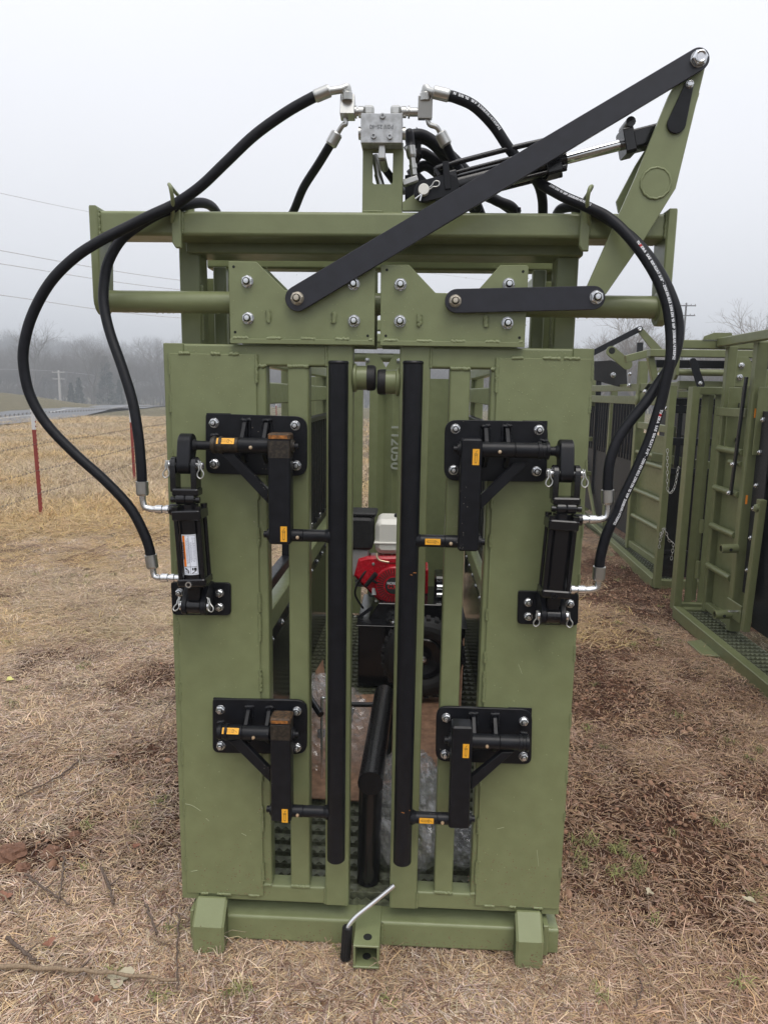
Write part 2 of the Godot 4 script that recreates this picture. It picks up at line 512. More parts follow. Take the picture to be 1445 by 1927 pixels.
func ground() -> void:
	M.soil = StandardMaterial3D.new()
	M.soil.vertex_color_use_as_albedo = true
	M.soil.roughness = 0.95
	M.soil.metallic_specular = 0.25
	var im := straw_picture()
	var tex := ImageTexture.create_from_image(im)
	M.soil.albedo_color = Color(1, 1, 1)
	M.soil.albedo_texture = tex
	M.soil.uv1_triplanar = true
	M.soil.uv1_world_triplanar = true
	M.soil.uv1_scale = Vector3.ONE * 0.9
	M.soil.heightmap_enabled = true
	M.soil.heightmap_scale = 1.2
	M.soil.heightmap_texture = tex
	M.soil.detail_enabled = true
	M.soil.detail_blend_mode = BaseMaterial3D.BLEND_MODE_MUL
	# one sheet, finely meshed near the camera and coarser outwards
	var xs := grade(0.0, 420.0)
	var zs := grade(-0.8, 420.0)
	var v := PackedVector3Array(); var c := PackedColorArray(); var n := PackedVector3Array(); var idx := PackedInt32Array()
	for z in zs:
		for x in xs:
			var m := mud(x, z)
			var y := lie(x, z) + m * (n_c.get_noise_2d(x * 1.4, z * 1.4) * 0.034 - 0.008)
			v.append(Vector3(x, y, z))
			c.append(soil_color(x, z) * 3.6)
			n.append(Vector3.UP)
	var w: int = xs.size()
	for j in zs.size():
		for i in w:
			var a := v[j * w + maxi(i - 1, 0)]; var b := v[j * w + mini(i + 1, w - 1)]
			var p := v[maxi(j - 1, 0) * w + i]; var q := v[mini(j + 1, zs.size() - 1) * w + i]
			n[j * w + i] = (q - p).cross(b - a).normalized()
	for j in zs.size() - 1:
		for i in w - 1:
			var a := j * w + i
			idx.append_array(PackedInt32Array([a, a + 1, a + w, a + 1, a + w + 1, a + w]))
	var s := []
	s.resize(Mesh.ARRAY_MAX)
	s[Mesh.ARRAY_VERTEX] = v; s[Mesh.ARRAY_NORMAL] = n; s[Mesh.ARRAY_COLOR] = c; s[Mesh.ARRAY_INDEX] = idx
	var me := ArrayMesh.new()
	me.add_surface_from_arrays(Mesh.PRIMITIVE_TRIANGLES, s)
	setting(put("ground", me, M.soil, self), "muddy pasture ground under flattened dead grass")

# coordinates along one axis: steps of 3 cm round the middle, growing outwards
func grade(mid: float, reach: float) -> Array:
	var half := []
	var at := 0.0
	var step := 0.03
	while at < reach:
		half.append(at)
		if at > 2.6:
			step *= 1.06
		at += step
	half.append(reach)
	var out := []
	for i in range(half.size() - 1, 0, -1):
		out.append(mid - half[i])
	for h in half:
		out.append(mid + h)
	return out

# ---------- the squeeze chute in front ----------

func chute() -> void:
	var t := node("squeeze_chute", self)
	tag(t, "large olive green hydraulic cattle squeeze chute with black linkage and hoses, nearest of the chutes", "squeeze chute")
	chute_base(t)
	chute_frame(t)
	chute_walls(t)
	door(t, -1)
	door(t, 1)
	hangers(t)
	linkage(t)
	tower(t)
	bracket(t, {side = -1, plate = PackedVector2Array([Vector2(-0.4099, 1.4769), Vector2(-0.1636, 1.4735), Vector2(-0.164, 1.3291), Vector2(-0.4137, 1.3305)]), bolts = PackedVector2Array([Vector2(-0.3897, 1.4543), Vector2(-0.1918, 1.4518), Vector2(-0.1891, 1.3542), Vector2(-0.3905, 1.3547)]), lugs = [-0.3126, -0.2598], lug_top = 1.4597,
		ty = 1.405, t0 = -0.3831, t1 = -0.2472, ax0 = -0.2448, ax1 = -0.1922, atop = 1.4237, abot = 1.173, brace = PackedVector2Array([Vector2(-0.356, 1.3811), Vector2(-0.3268, 1.3816), Vector2(-0.2493, 1.3023), Vector2(-0.2496, 1.269)]),
		ly = 1.1918, l1 = -0.0998, stain = 1.0, tube_label = 1, arm_label = 1.1989})
	bracket(t, {side = -1, plate = PackedVector2Array([Vector2(-0.4109, 0.7424), Vector2(-0.1646, 0.7474), Vector2(-0.1663, 0.5975), Vector2(-0.4145, 0.5923)]), bolts = PackedVector2Array([Vector2(-0.3905, 0.7147), Vector2(-0.1907, 0.7175), Vector2(-0.1917, 0.617), Vector2(-0.3916, 0.6142)]), lugs = [-0.3154, -0.2616], lug_top = 0.723,
		ty = 0.6775, t0 = -0.3847, t1 = -0.2526, ax0 = -0.2466, ax1 = -0.1954, atop = 0.7184, abot = 0.4495, brace = PackedVector2Array([Vector2(-0.3544, 0.6547), Vector2(-0.3257, 0.6616), Vector2(-0.2521, 0.5832), Vector2(-0.2524, 0.548)]),
		ly = 0.4682, l1 = -0.103, stain = 0.6, tube_label = 1, arm_label = 0.4689})
	bracket(t, {side = 1, plate = PackedVector2Array([Vector2(0.1677, 1.4716), Vector2(0.4119, 1.472), Vector2(0.4165, 1.3269), Vector2(0.1695, 1.3256)]), bolts = PackedVector2Array([Vector2(0.1934, 1.4506), Vector2(0.3913, 1.4516), Vector2(0.3904, 1.3524), Vector2(0.1917, 1.3514)]), lugs = [0.265, 0.3151], lug_top = 1.456,
		ty = 1.4059, t0 = 0.4032, t1 = 0.2494, ax0 = 0.204, ax1 = 0.2526, atop = 1.4197, abot = 1.1677, brace = PackedVector2Array([Vector2(0.3617, 1.3765), Vector2(0.3298, 1.3759), Vector2(0.2539, 1.2992), Vector2(0.2552, 1.2651)]),
		ly = 1.186, l1 = 0.1044, stain = 0.0, tube_label = 0, arm_label = 1.3906})
	bracket(t, {side = 1, plate = PackedVector2Array([Vector2(0.1677, 0.7425), Vector2(0.4113, 0.7425), Vector2(0.416, 0.5921), Vector2(0.1692, 0.5913)]), bolts = PackedVector2Array([Vector2(0.1934, 0.7139), Vector2(0.3909, 0.7109), Vector2(0.3942, 0.6145), Vector2(0.1933, 0.613)]), lugs = [0.2626, 0.3163], lug_top = 0.7251,
		ty = 0.6765, t0 = 0.3919, t1 = 0.2533, ax0 = 0.2043, ax1 = 0.2557, atop = 0.7139, abot = 0.4505, brace = PackedVector2Array([Vector2(0.3603, 0.6536), Vector2(0.3314, 0.6524), Vector2(0.2585, 0.5835), Vector2(0.2598, 0.5472)]),
		ly = 0.4633, l1 = 0.1102, stain = 0.0, tube_label = 0, arm_label = 0.6636})
	cylinder(t, -1, [Vector3(-0.4431, 1.4033, 0.07), Vector3(-0.4409, 1.3569, 0.085), Vector3(-0.4365, 1.2844, 0.09), Vector3(-0.4312, 1.2489, 0.09), Vector3(-0.4231, 1.0842, 0.09), Vector3(-0.4291, 1.013, 0.075)], PackedVector2Array([Vector2(-0.5107, 1.0514), Vector2(-0.3579, 1.0542), Vector2(-0.3596, 0.9692), Vector2(-0.5095, 0.9661)]), PackedVector2Array([Vector2(-0.3865, 1.0269), Vector2(-0.3874, 0.9907), Vector2(-0.488, 1.0262)]))
	cylinder(t, 1, [Vector3(0.4409, 1.4052, 0.07), Vector3(0.4455, 1.3551, 0.085), Vector3(0.4474, 1.2827, 0.09), Vector3(0.441, 1.2463, 0.09), Vector3(0.433, 1.0803, 0.09), Vector3(0.435, 1.0142, 0.075)], PackedVector2Array([Vector2(0.3617, 1.0536), Vector2(0.5099, 1.0536), Vector2(0.5131, 0.9688), Vector2(0.363, 0.9684)]), PackedVector2Array([Vector2(0.3874, 1.0255), Vector2(0.3892, 0.9892), Vector2(0.4891, 1.025)]))
	hoses(t)
	droplets(t)

func chute_base(t: Node3D) -> void:
	# front tube under the doors, two angle-cut skids, the hitch receiver
	var p := node("base_frame", t)
	put("front_tube", Geo.new().bar(Vector3(-0.492, 0.072, -0.028), Vector3(0.515, 0.072, -0.028), 0.07, 0.076, Vector3.UP, 0.009), M.green, p)
	for s in [-1, 1]:
		var x0: float = -0.471 if s < 0 else 0.3942
		var x1: float = -0.3844 if s < 0 else 0.4663
		var poly := PackedVector2Array([Vector2(-0.052, 0.036), Vector2(0.0, 0.036), Vector2(0.0, 0.113), Vector2(-0.046, 0.166), Vector2(-0.052, 0.166)])
		# the yz outline, thick along x
		var xf := Transform3D(Basis(Vector3(0, 0, 1), Vector3(0, 1, 0), Vector3(-1, 0, 0)), Vector3(x1, 0, 0.060))
		put("skid", Geo.new().prism(poly, 0.0, x1 - x0, 0.006, xf), M.green, p)
		put("skid_side_plate", Geo.new().box(Vector3(x0 - 0.014 if s < 0 else x1 + 0.003, 0.045, -0.07), Vector3(x0 - 0.003 if s < 0 else x1 + 0.018, 0.135, 0.025)), M.green, p)
		put("side_rail", Geo.new().bar(Vector3(s * 0.46, 0.072, -0.0635), Vector3(s * 0.46, 0.072, -2.62), 0.07, 0.074, Vector3.UP, 0.009), M.green, p)
	for z in [-0.9, -1.8, -2.6]:
		put("cross_tube", Geo.new().bar(Vector3(-0.42, 0.075, z), Vector3(0.42, 0.075, z), 0.06, 0.06, Vector3.UP, 0.006), M.green, p)
	# receiver: an open square tube
	var rx0 := -0.0339; var rx1 := 0.0349
	var ry1 := 0.1120; var ry0 := 0.044
	var rc := node("hitch_receiver", t)
	var z1 := 0.097; var z0 := -0.3; var w := 0.0065
	put("top_wall", Geo.new().box(Vector3(rx0, ry1 - w, z0), Vector3(rx1, ry1, z1)), M.green, rc)
	put("bottom_wall", Geo.new().box(Vector3(rx0, ry0, z0), Vector3(rx1, ry0 + w, z1)), M.green, rc)
	put("side_wall", Geo.new().box(Vector3(rx0 + 0.0005, ry0 + w, z0), Vector3(rx0 + w, ry1 - w, z1 - 0.0007)), M.green, rc)
	put("side_wall", Geo.new().box(Vector3(rx1 - w, ry0 + w, z0), Vector3(rx1 - 0.0005, ry1 - w, z1 - 0.0007)), M.green, rc)
	put("added_back_wall", Geo.new().box(Vector3(rx0 + w, ry0 + w, -0.035), Vector3(rx1 - w, ry1 - w, -0.03)), M.green, rc)  # added plate: shuts out light from behind so the opening looks dark
	put("pin_hole", Geo.new().lathe([Vector2(0.0115, 0.0), Vector2(0.0115, 0.0012), Vector2(0, 0.0012)], Vector3((rx0 + rx1) / 2 + 0.002, ry1 - 0.0004, 0.066), Vector3.UP), M.hole, rc)
	put("pin_hole", Geo.new().lathe([Vector2(0.0115, 0.0), Vector2(0.0115, 0.0012), Vector2(0, 0.0012)], Vector3((rx0 + rx1) / 2, ry0 + w - 0.0004, 0.062), Vector3.UP), M.hole, rc)
	weld(rc, Vector3(rx1 + 0.002, ry1 - 0.004, 0.008), Vector3(rx1 + 0.002, ry0 + 0.004, 0.008), 0.004)
	# tread floor of serrated channels
	var fl := node("tread_floor", t)
	var z := -0.066
	var mesh_row := tread_row(0.86)
	while z > -2.55:
		var o := put("tread_plank", mesh_row, M.tread, fl)
		o.position = Vector3(0, 0.116, z)
		z -= 0.055
	# the zigzag edge strip that shows under the doors
	var g := Geo.new()
	var x := -0.40
	while x < 0.40:
		g.prism(PackedVector2Array([Vector2(x, 0.111), Vector2(x + 0.026, 0.111), Vector2(x + 0.026, 0.134), Vector2(x + 0.013, 0.124), Vector2(x, 0.134)]), 0.0, 0.003, 0.0, Transform3D(Basis.IDENTITY, Vector3(0, 0, -0.056)))
		x += 0.026
	put("serrated_edge", g, M.tread, t)

# one plank of grip tread: a channel whose edges are raised in teeth, with diamonds between
func tread_row(width: float) -> ArrayMesh:
	var g := Geo.new()
	var h := width / 2
	g.bar(Vector3(-h, 0.0235, -0.017), Vector3(h, 0.0235, -0.017), 0.031, 0.004, Vector3.UP, 0.001, 0.0)
	for s in [-0.002, -0.0335]:
		g.bar(Vector3(-h, 0.012, s), Vector3(h, 0.012, s), 0.0025, 0.026, Vector3.UP, 0.0005, 0.0)
		var x := -h
		while x < h - 0.02:
			var a := Vector3(x, 0.024, s); var b := Vector3(x + 0.022, 0.024, s); var c := Vector3(x + 0.011, 0.0335, s - 0.0015)
			g.tri(a, b, c, Vector3(0, 0.2, 1), Vector3(0, 0.2, 1), Vector3(0, 0.2, 1))
			g.tri(a + Vector3(0, 0, -0.003), b + Vector3(0, 0, -0.003), c, Vector3(0, 0.5, -1).normalized(), Vector3(0, 0.5, -1).normalized(), Vector3(0, 0.5, -1).normalized())
			x += 0.026
	return g.mesh()

func chute_frame(t: Node3D) -> void:
	var p := node("head_frame", t)
	var G := func(called: String, a: Vector3, b: Vector3, w: float, h: float, up := Vector3.UP, r := 0.007) -> void: put(called, Geo.new().bar(a, b, w, h, up, r), M.green, p)
	# front top beam between the end plates
	var y1 := 1.953; var y0 := 1.8959
	var xl := -0.6692; var xr := 0.6665
	G.call("top_beam", Vector3(xl, (y0 + y1) / 2, -0.075), Vector3(xr, (y0 + y1) / 2, -0.075), 0.09, y1 - y0, Vector3.UP, 0.009)
	# end plates, rounded at the foot
	for s in [-1, 1]:
		var x0: float = -0.6893 if s < 0 else 0.6665
		var x1: float = -0.6686 if s < 0 else 0.6884
		var poly := PackedVector2Array([Vector2(-0.115, y1 + 0.008), Vector2(-0.02, y1 + 0.008)])
		var yb := 1.7097 if s < 0 else 1.7006
		for i in 9:
			poly.append(Vector2(-0.0575, yb + 0.04) + Vector2.from_angle(-PI * i / 8.0) * Vector2(0.0375, 0.04))
		var xf := Transform3D(Basis(Vector3(0, 0, 1), Vector3(0, 1, 0), Vector3(-1, 0, 0)), Vector3(x1, 0, 0))
		put("end_plate", Geo.new().prism(poly, 0.0, x1 - x0, 0.003, xf), M.green, p)
		var e: float = xl if s < 0 else xr
		weld(p, Vector3(e, y1, -0.029), Vector3(e, y0, -0.029), 0.005)
	# the rail that the doors hang from
	var ry := 1.7455
	put("door_rail", Geo.new().tube([Vector3(-0.6872, ry, -0.058), Vector3(0.6849, ry, -0.058)], 0.0265, 24), M.green, p)
	put("weld_bead", Geo.new().lathe([Vector2(0.027, 0.0), Vector2(0.033, 0.003), Vector2(0.028, 0.008)], Vector3(0.6624, ry, -0.058), Vector3.RIGHT), M.green, p)
	# posts behind the doors with inner channels
	for s in [-1, 1]:
		var x := -0.4876 if s < 0 else 0.469
		G.call("post", Vector3(x, 0.14, -0.175), Vector3(x, y1 - 0.006, -0.175), 0.07, 0.055, Vector3.RIGHT)
		G.call("post_channel", Vector3(x - s * 0.055, 0.14, -0.235), Vector3(x - s * 0.055, y0 - 0.04, -0.235), 0.03, 0.035, Vector3.RIGHT)
		var wa := -0.5038 if s < 0 else 0.4166
		var wb := -0.4116 if s < 0 else 0.4796
		put("post_web", Geo.new().box(Vector3(wa, 1.2, -0.292), Vector3(wb, y0 - 0.06, -0.280)), M.green, p)
		weld(p, Vector3(x - s * 0.03, 1.66, -0.145), Vector3(x - s * 0.03, 1.80, -0.145), 0.004)
		G.call("overhead_rail", Vector3(s * 0.45, y0 - 0.06, -0.33), Vector3(s * 0.45, y0 - 0.06, -2.55), 0.06, 0.06)
		# rear corner post
		G.call("rear_post", Vector3(s * 0.45, 0.14, -2.52), Vector3(s * 0.45, y0 - 0.10, -2.52), 0.06, 0.06, Vector3.RIGHT)
	# header tubes behind the top beam
	put("header", Geo.new().bar(Vector3(-0.4826, y0 - 0.004, -0.1735), Vector3(0.5009, y0 - 0.004, -0.1735), 0.104, 0.038), M.green, p)
	var hy := 1.8882
	G.call("rear_header", Vector3(-0.4819, hy, -0.31), Vector3(0.4873, hy, -0.31), 0.06, 0.05)
	for k in 3:
		G.call("overhead_tie", Vector3(-0.42, y0 - 0.05, -0.95 - k * 0.78), Vector3(0.42, y0 - 0.05, -0.95 - k * 0.78), 0.05, 0.05)
	# hose clamps: a strap over the beam with a rod loop
	for s in [-1, 1]:
		var a := -0.4896 if s < 0 else 0.4679
		var b := -0.4679 if s < 0 else 0.4899
		var poly := PackedVector2Array([Vector2(a, y1 + 0.006), Vector2(a, y0 - 0.018), Vector2(a + 0.008, y0 - 0.03), Vector2(b, y0 - 0.03), Vector2(b, y1 + 0.006)])
		put("clamp_strap", Geo.new().prism(poly, -0.0305, -0.017, 0.002), M.green, p)
		put("clamp_back", Geo.new().box(Vector3(a, y0 - 0.02, -0.135), Vector3(b, y1 + 0.04, -0.123)), M.green, p)
		weld(p, Vector3(b + 0.001, y1 - 0.004, -0.029), Vector3(b + 0.001, y0 + 0.004, -0.029), 0.004)
		var cx: float = (a + b) / 2 - 0.006 * s * -1.0
		var pts := []
		for q in [[0.004, -0.028, -0.013], [-0.006, -0.012, 0.006], [-0.014, 0.012, 0.03], [-0.012, 0.036, 0.036], [-0.002, 0.046, 0.012], [0.0, 0.042, -0.04], [0.0, 0.036, -0.10], [0.0, 0.02, -0.122]]:
			pts.append(Vector3(cx - s * -1.0 * q[0], y1 + q[1], q[2] - 0.004))
		put("hose_loop", Geo.new().tube(spline(pts, 5), 0.0045, 10), M.green, p)

func chute_walls(t: Node3D) -> void:
	for s in [-1, 1]:
		var w := node("side_wall", t)
		var G := func(called: String, a: Vector3, b: Vector3, wd: float, h: float, m: Material, up := Vector3.UP, r := 0.005) -> void: put(called, Geo.new().bar(a, b, wd, h, up, r), m, w)
		var x: float = 0.43 * s
		G.call("top_rail", Vector3(x, 1.525, -0.30), Vector3(x, 1.525, -2.48), 0.05, 0.075, M.green)
		G.call("upper_tube", Vector3(x, 1.64, -0.30), Vector3(x, 1.64, -2.48), 0.05, 0.05, M.green)
		G.call("bar_rail", Vector3(x - s * 0.02, 1.40, -0.95), Vector3(x - s * 0.02, 1.40, -2.48), 0.04, 0.025, M.black)
		G.call("bar_rail", Vector3(x - s * 0.02, 0.86, -0.42), Vector3(x - s * 0.02, 0.86, -2.48), 0.04, 0.04, M.black)
		for k in 19:
			var z := -1.05 - k * 0.075
			G.call("drop_bar", Vector3(x - s * 0.02, 0.86, z), Vector3(x - s * 0.02, 1.40, z), 0.022, 0.03, M.black, Vector3.RIGHT, 0.003)
			if k % 2 == 0:
				put("latch_lug", Geo.new().box(Vector3(x - s * 0.02 - 0.012, 0.872, z - 0.02), Vector3(x - s * 0.02 + 0.022, 0.90, z - 0.004)), M.zinc if k % 4 == 0 else M.black, w)
		# pale ledge tube with the panels below
		G.call("ledge", Vector3(x - s * 0.015, 0.755, -0.40), Vector3(x - s * 0.015, 0.755, -2.48), 0.075, 0.075, M.green)
		G.call("panel", Vector3(x - s * 0.005, 0.42, -0.40), Vector3(x - s * 0.005, 0.42, -2.48), 0.012, 0.56, M.black_gloss, Vector3.UP, 0.002)
		G.call("panel_strip", Vector3(x - s * 0.017, 0.65, -0.40), Vector3(x - s * 0.017, 0.65, -2.48), 0.010, 0.07, M.black, Vector3.UP, 0.002)
		for k in 10:
			bolt(w, Vector3(x - s * 0.0225, 0.65, -0.5 - k * 0.2), 0.012, Vector3(-s, 0, 0), M.zinc, 0.3)
		for z in [-0.36, -1.42, -2.49]:
			G.call("wall_post", Vector3(x + s * 0.035, 0.14, z), Vector3(x + s * 0.035, 1.70, z), 0.05, 0.05, M.green, Vector3.RIGHT)
	# flat bars inside the mouth on the right
	put("guide_bar", Geo.new().bar(Vector3(0.125, 0.15, -0.34), Vector3(0.125, 1.76, -0.34), 0.045, 0.012, Vector3.RIGHT, 0.003), M.black, t)
	# tail gate: two leaves of folded sheet, a gap between them
	var g := node("tail_gate", t)
	var z := -2.56
	var x0 := -0.2731; var x1 := -0.2151
	put("leaf", Geo.new().box(Vector3(x0 - 0.30, 0.16, z - 0.03), Vector3(x1, 1.62, z)), M.green, g)
	var fx := [-0.1732, -0.1281, -0.0863, -0.0348, 0.0101, 0.36]
	var fz := [0.0, 0.0, -0.05, -0.012, -0.05, -0.05]
	for i in 5:
		var a := Vector3(fx[i], 0, z + fz[i]); var b := Vector3(fx[i + 1], 0, z + fz[i + 1])
		var gg := Geo.new()
		gg.bar(Vector3((a.x + b.x) / 2, 0.16, (a.z + b.z) / 2), Vector3((a.x + b.x) / 2, 1.62, (a.z + b.z) / 2), a.distance_to(b) + 0.004, 0.006, (b - a).cross(Vector3.UP).normalized(), 0.002)
		put("fold", gg, M.green, g)
	put("gate_plate", Geo.new().prism(PackedVector2Array([Vector2(-0.22, 1.60), Vector2(0.02, 1.60), Vector2(0.02, 1.78), Vector2(-0.05, 1.78), Vector2(-0.10, 1.70), Vector2(-0.15, 1.78), Vector2(-0.22, 1.78)]), 0.0, 0.01, 0.001, Transform3D(Basis.IDENTITY, Vector3(0.02, -0.02, z + 0.01))), M.green, g)
	for q in [[-0.19, 1.72], [-0.005, 1.72], [-0.19, 1.61], [-0.005, 1.61]]:
		bolt(g, Vector3(q[0], q[1], z + 0.022), 0.012, Vector3.BACK, M.zinc, 0.3)
	put("gate_rail", Geo.new().tube([Vector3(-0.5, 1.74, z - 0.06), Vector3(0.62, 1.74, z - 0.06)], 0.026, 16), M.green, g)
	put("gate_top_tube", Geo.new().bar(Vector3(-0.5, 1.83, z - 0.06), Vector3(0.62, 1.83, z - 0.06), 0.08, 0.07), M.green, g)
	var n := Geo.new()
	text_geo(n, "112050", 0.062, Transform3D(Basis(Vector3(0, -1, 0), Vector3(1, 0, 0), Vector3(0, 0, 1)), Vector3(-0.0124, 1.2149, z + 0.003)))
	put("painted_number", n, mat(Color(0.30, 0.33, 0.27), 0.6), g)

func door(t: Node3D, s: int) -> void:
	var d := node("headgate_door", t)
	var G := func(called: String, a: Vector3, b: Vector3, w: float, h: float, up := Vector3.UP, r := 0.006) -> void: put(called, Geo.new().bar(a, b, w, h, up, r), M.green, d)
	var top := 1.643; var bot := 0.15; var dz := -0.025
	var xo: float = -0.515 if s < 0 else 0.515                                     # outer edge
	var xi: float = -0.0548 if s < 0 else 0.0565                  # inner edge
	var xs: float = -0.1189 if s < 0 else 0.1307                  # outer side of the inner stile
	var xa: float = -0.2133 if s < 0 else 0.1765                  # the slat
	var xb: float = -0.1612 if s < 0 else 0.2262
	var xc: float = -0.2641 if s < 0 else 0.2745                  # edge of the middle stile
	var xe: float = -0.2875 if s < 0 else 0.2879                  # inner edge of the sheet
	var xh: float = -0.4982 if s < 0 else 0.5105                 # outer edge of the sheet
	var ct := top - 0.0255; var cb := bot + 0.0255
	G.call("outer_stile", Vector3(xo - s * 0.0255, bot, dz), Vector3(xo - s * 0.0255, top, dz), 0.05, 0.051, Vector3.RIGHT)
	G.call("inner_stile", Vector3((xi + xs) / 2, bot - 0.001, dz + 0.0005), Vector3((xi + xs) / 2, top + 0.001, dz + 0.0005), absf(xi - xs), 0.051, Vector3.BACK)
	G.call("top_tube", Vector3(xo - s * 0.0511, ct, dz), Vector3(xs, ct, dz), 0.049, 0.05)
	G.call("bottom_tube", Vector3(xo - s * 0.0511, cb, dz), Vector3(xs, cb, dz), 0.049, 0.05)
	G.call("slat", Vector3((xa + xb) / 2, bot + 0.0505, dz - 0.0012), Vector3((xa + xb) / 2, top - 0.0505, dz - 0.0012), absf(xb - xa), 0.05, Vector3.BACK)
	G.call("middle_stile", Vector3(xc + s * 0.0255, bot + 0.0505, dz - 0.0012), Vector3(xc + s * 0.0255, top - 0.0505, dz - 0.0012), 0.05, 0.05, Vector3.BACK)
	var y1: float = top - 0.024; var y0 := bot + 0.021
	put("sheet", Geo.new().prism(rrect(minf(xh, xe), y0, maxf(xh, xe), y1, 0.002, 2), 0.0003, 0.0048, 0.0012), M.green, d)
	# stitch welds round the sheet, full beads where tubes meet
	stitches(d, Vector3(xh, y0 + 0.03, 0.003), Vector3(xh, y1 - 0.01, 0.003), 9, 0.3, 0.0042)
	stitches(d, Vector3(xe, y0 + 0.02, 0.003), Vector3(xe, y1 - 0.01, 0.003), 11, 0.42, 0.005)
	stitches(d, Vector3(minf(xh, xe) + 0.01, y1, 0.003), Vector3(maxf(xh, xe) - 0.01, y1, 0.003), 3, 0.4, 0.005)
	stitches(d, Vector3(minf(xh, xe) + 0.01, y0, 0.003), Vector3(maxf(xh, xe) - 0.01, y0, 0.003), 3, 0.5, 0.0045)
	weld(d, Vector3(xh, y1, 0.003), Vector3(xh, y1 - 0.05, 0.003), 0.004)
	weld(d, Vector3(xe, y1, 0.003), Vector3(xe, y1 - 0.06, 0.003), 0.0045)
	for y in [top - 0.0505, bot + 0.0505]:
		weld(d, Vector3(xa, y, -0.003), Vector3(xb, y, -0.002), 0.006)
		weld(d, Vector3(xc, y, -0.003), Vector3(xe, y, -0.002), 0.006)
	for y in [[top - 0.05, top - 0.002], [bot + 0.05, bot + 0.002]]:
		weld(d, Vector3(xs, y[0], -0.0005), Vector3(xs, y[1], -0.0005), 0.0036)
	if s < 0:
		for q in [[Vector3(-0.501, 0.438, 0.005), Vector3(-0.4766, 0.4328, 0.005), Vector3(-0.4539, 0.4182, 0.005)], [Vector3(-0.4401, 0.397, 0.005), Vector3(-0.4316, 0.3896, 0.005)], [Vector3(-0.3441, 0.3574, 0.005), Vector3(-0.3313, 0.3501, 0.005)], [Vector3(-0.4406, 1.2036, 0.005), Vector3(-0.4232, 1.1972, 0.005)], [Vector3(-0.4853, 0.2364, 0.005), Vector3(-0.4676, 0.2405, 0.005)]]:
			put("scratch", Geo.new().tube(spline(q, 4), 0.0006, 5), M.scratch, d)
	else:
		for q in [[Vector3(0.3718, 0.8597, 0.005), Vector3(0.3823, 0.8345, 0.005)], [Vector3(0.3374, 0.4002, 0.005), Vector3(0.3553, 0.4056, 0.005)], [Vector3(0.4449, 0.3431, 0.005), Vector3(0.4515, 0.2966, 0.005)]]:
			put("scratch", Geo.new().tube(spline(q, 4), 0.0005, 5), M.scratch, d)
	# bump stop near the top: a green stub with a rubber nose
	var by: float = 1.568 if s < 0 else 1.5589
	var bs := put("bump_stop", Geo.new().lathe([Vector2(0.029, 0), Vector2(0.029, 0.034)], Vector3(xi - s * 0.0 - s * -0.001, by, -0.024), Vector3(-s, 0, 0), 28), M.green, d)
	put("rubber_nose", Geo.new().lathe([Vector2(0.0305, 0.0), Vector2(0.0305, 0.014), Vector2(0.029, 0.0185), Vector2(0.026, 0.0205), Vector2(0, 0.021)], Vector3(xi - s * 0.033, by, -0.024), Vector3(-s, 0, 0), 28), M.rubber, d)
	put("weld_bead", Geo.new().lathe([Vector2(0.0295, 0.0), Vector2(0.035, 0.002), Vector2(0.034, 0.006), Vector2(0.0292, 0.009)], Vector3(xi, by, -0.024), Vector3(-s, 0, 0), 28), M.green, d)
	# the black neck bar
	var pz := 0.065
	var ax: float = -0.0826 if s < 0 else 0.0891
	var py1: float = 1.6017 if s < 0 else 1.604
	var py0: float = 0.3349 if s < 0 else 0.3355
	var nb := put("neck_bar", Geo.new().lathe([Vector2(0, 0), Vector2(0.0215, 0), Vector2(0.0232, 0.002), Vector2(0.0232, py1 - py0 - 0.002), Vector2(0.0215, py1 - py0), Vector2(0, py1 - py0)], Vector3(ax, py0, pz), Vector3.UP, 32), M.black, d)
	if s > 0:
		for q in [[1047, 0.5, 0.010], [1050, 0.2, 0.005], [1508, -0.2, 0.008], [1506, 0.7, 0.003]]:
			var yy := lerpf(py1, py0, (q[0] - 681.0) / 941.0)
			var mark := []
			for i in 4:
				var a: float = q[1] + q[2] / 0.0235 * i / 3.0
				mark.append(Vector3(ax + sin(a) * 0.0231, yy + 0.0012 * sin(i * 2.0), pz + cos(a) * 0.0231))
			put("rub_mark", Geo.new().tube(mark, 0.0011, 5), M.rust_bright, nb)
	put("cap_weld", Geo.new().lathe([Vector2(0.0233, -0.006), Vector2(0.0246, -0.002), Vector2(0.0222, 0.0022)], Vector3(ax, py1, pz), Vector3.UP, 24), M.black, nb)

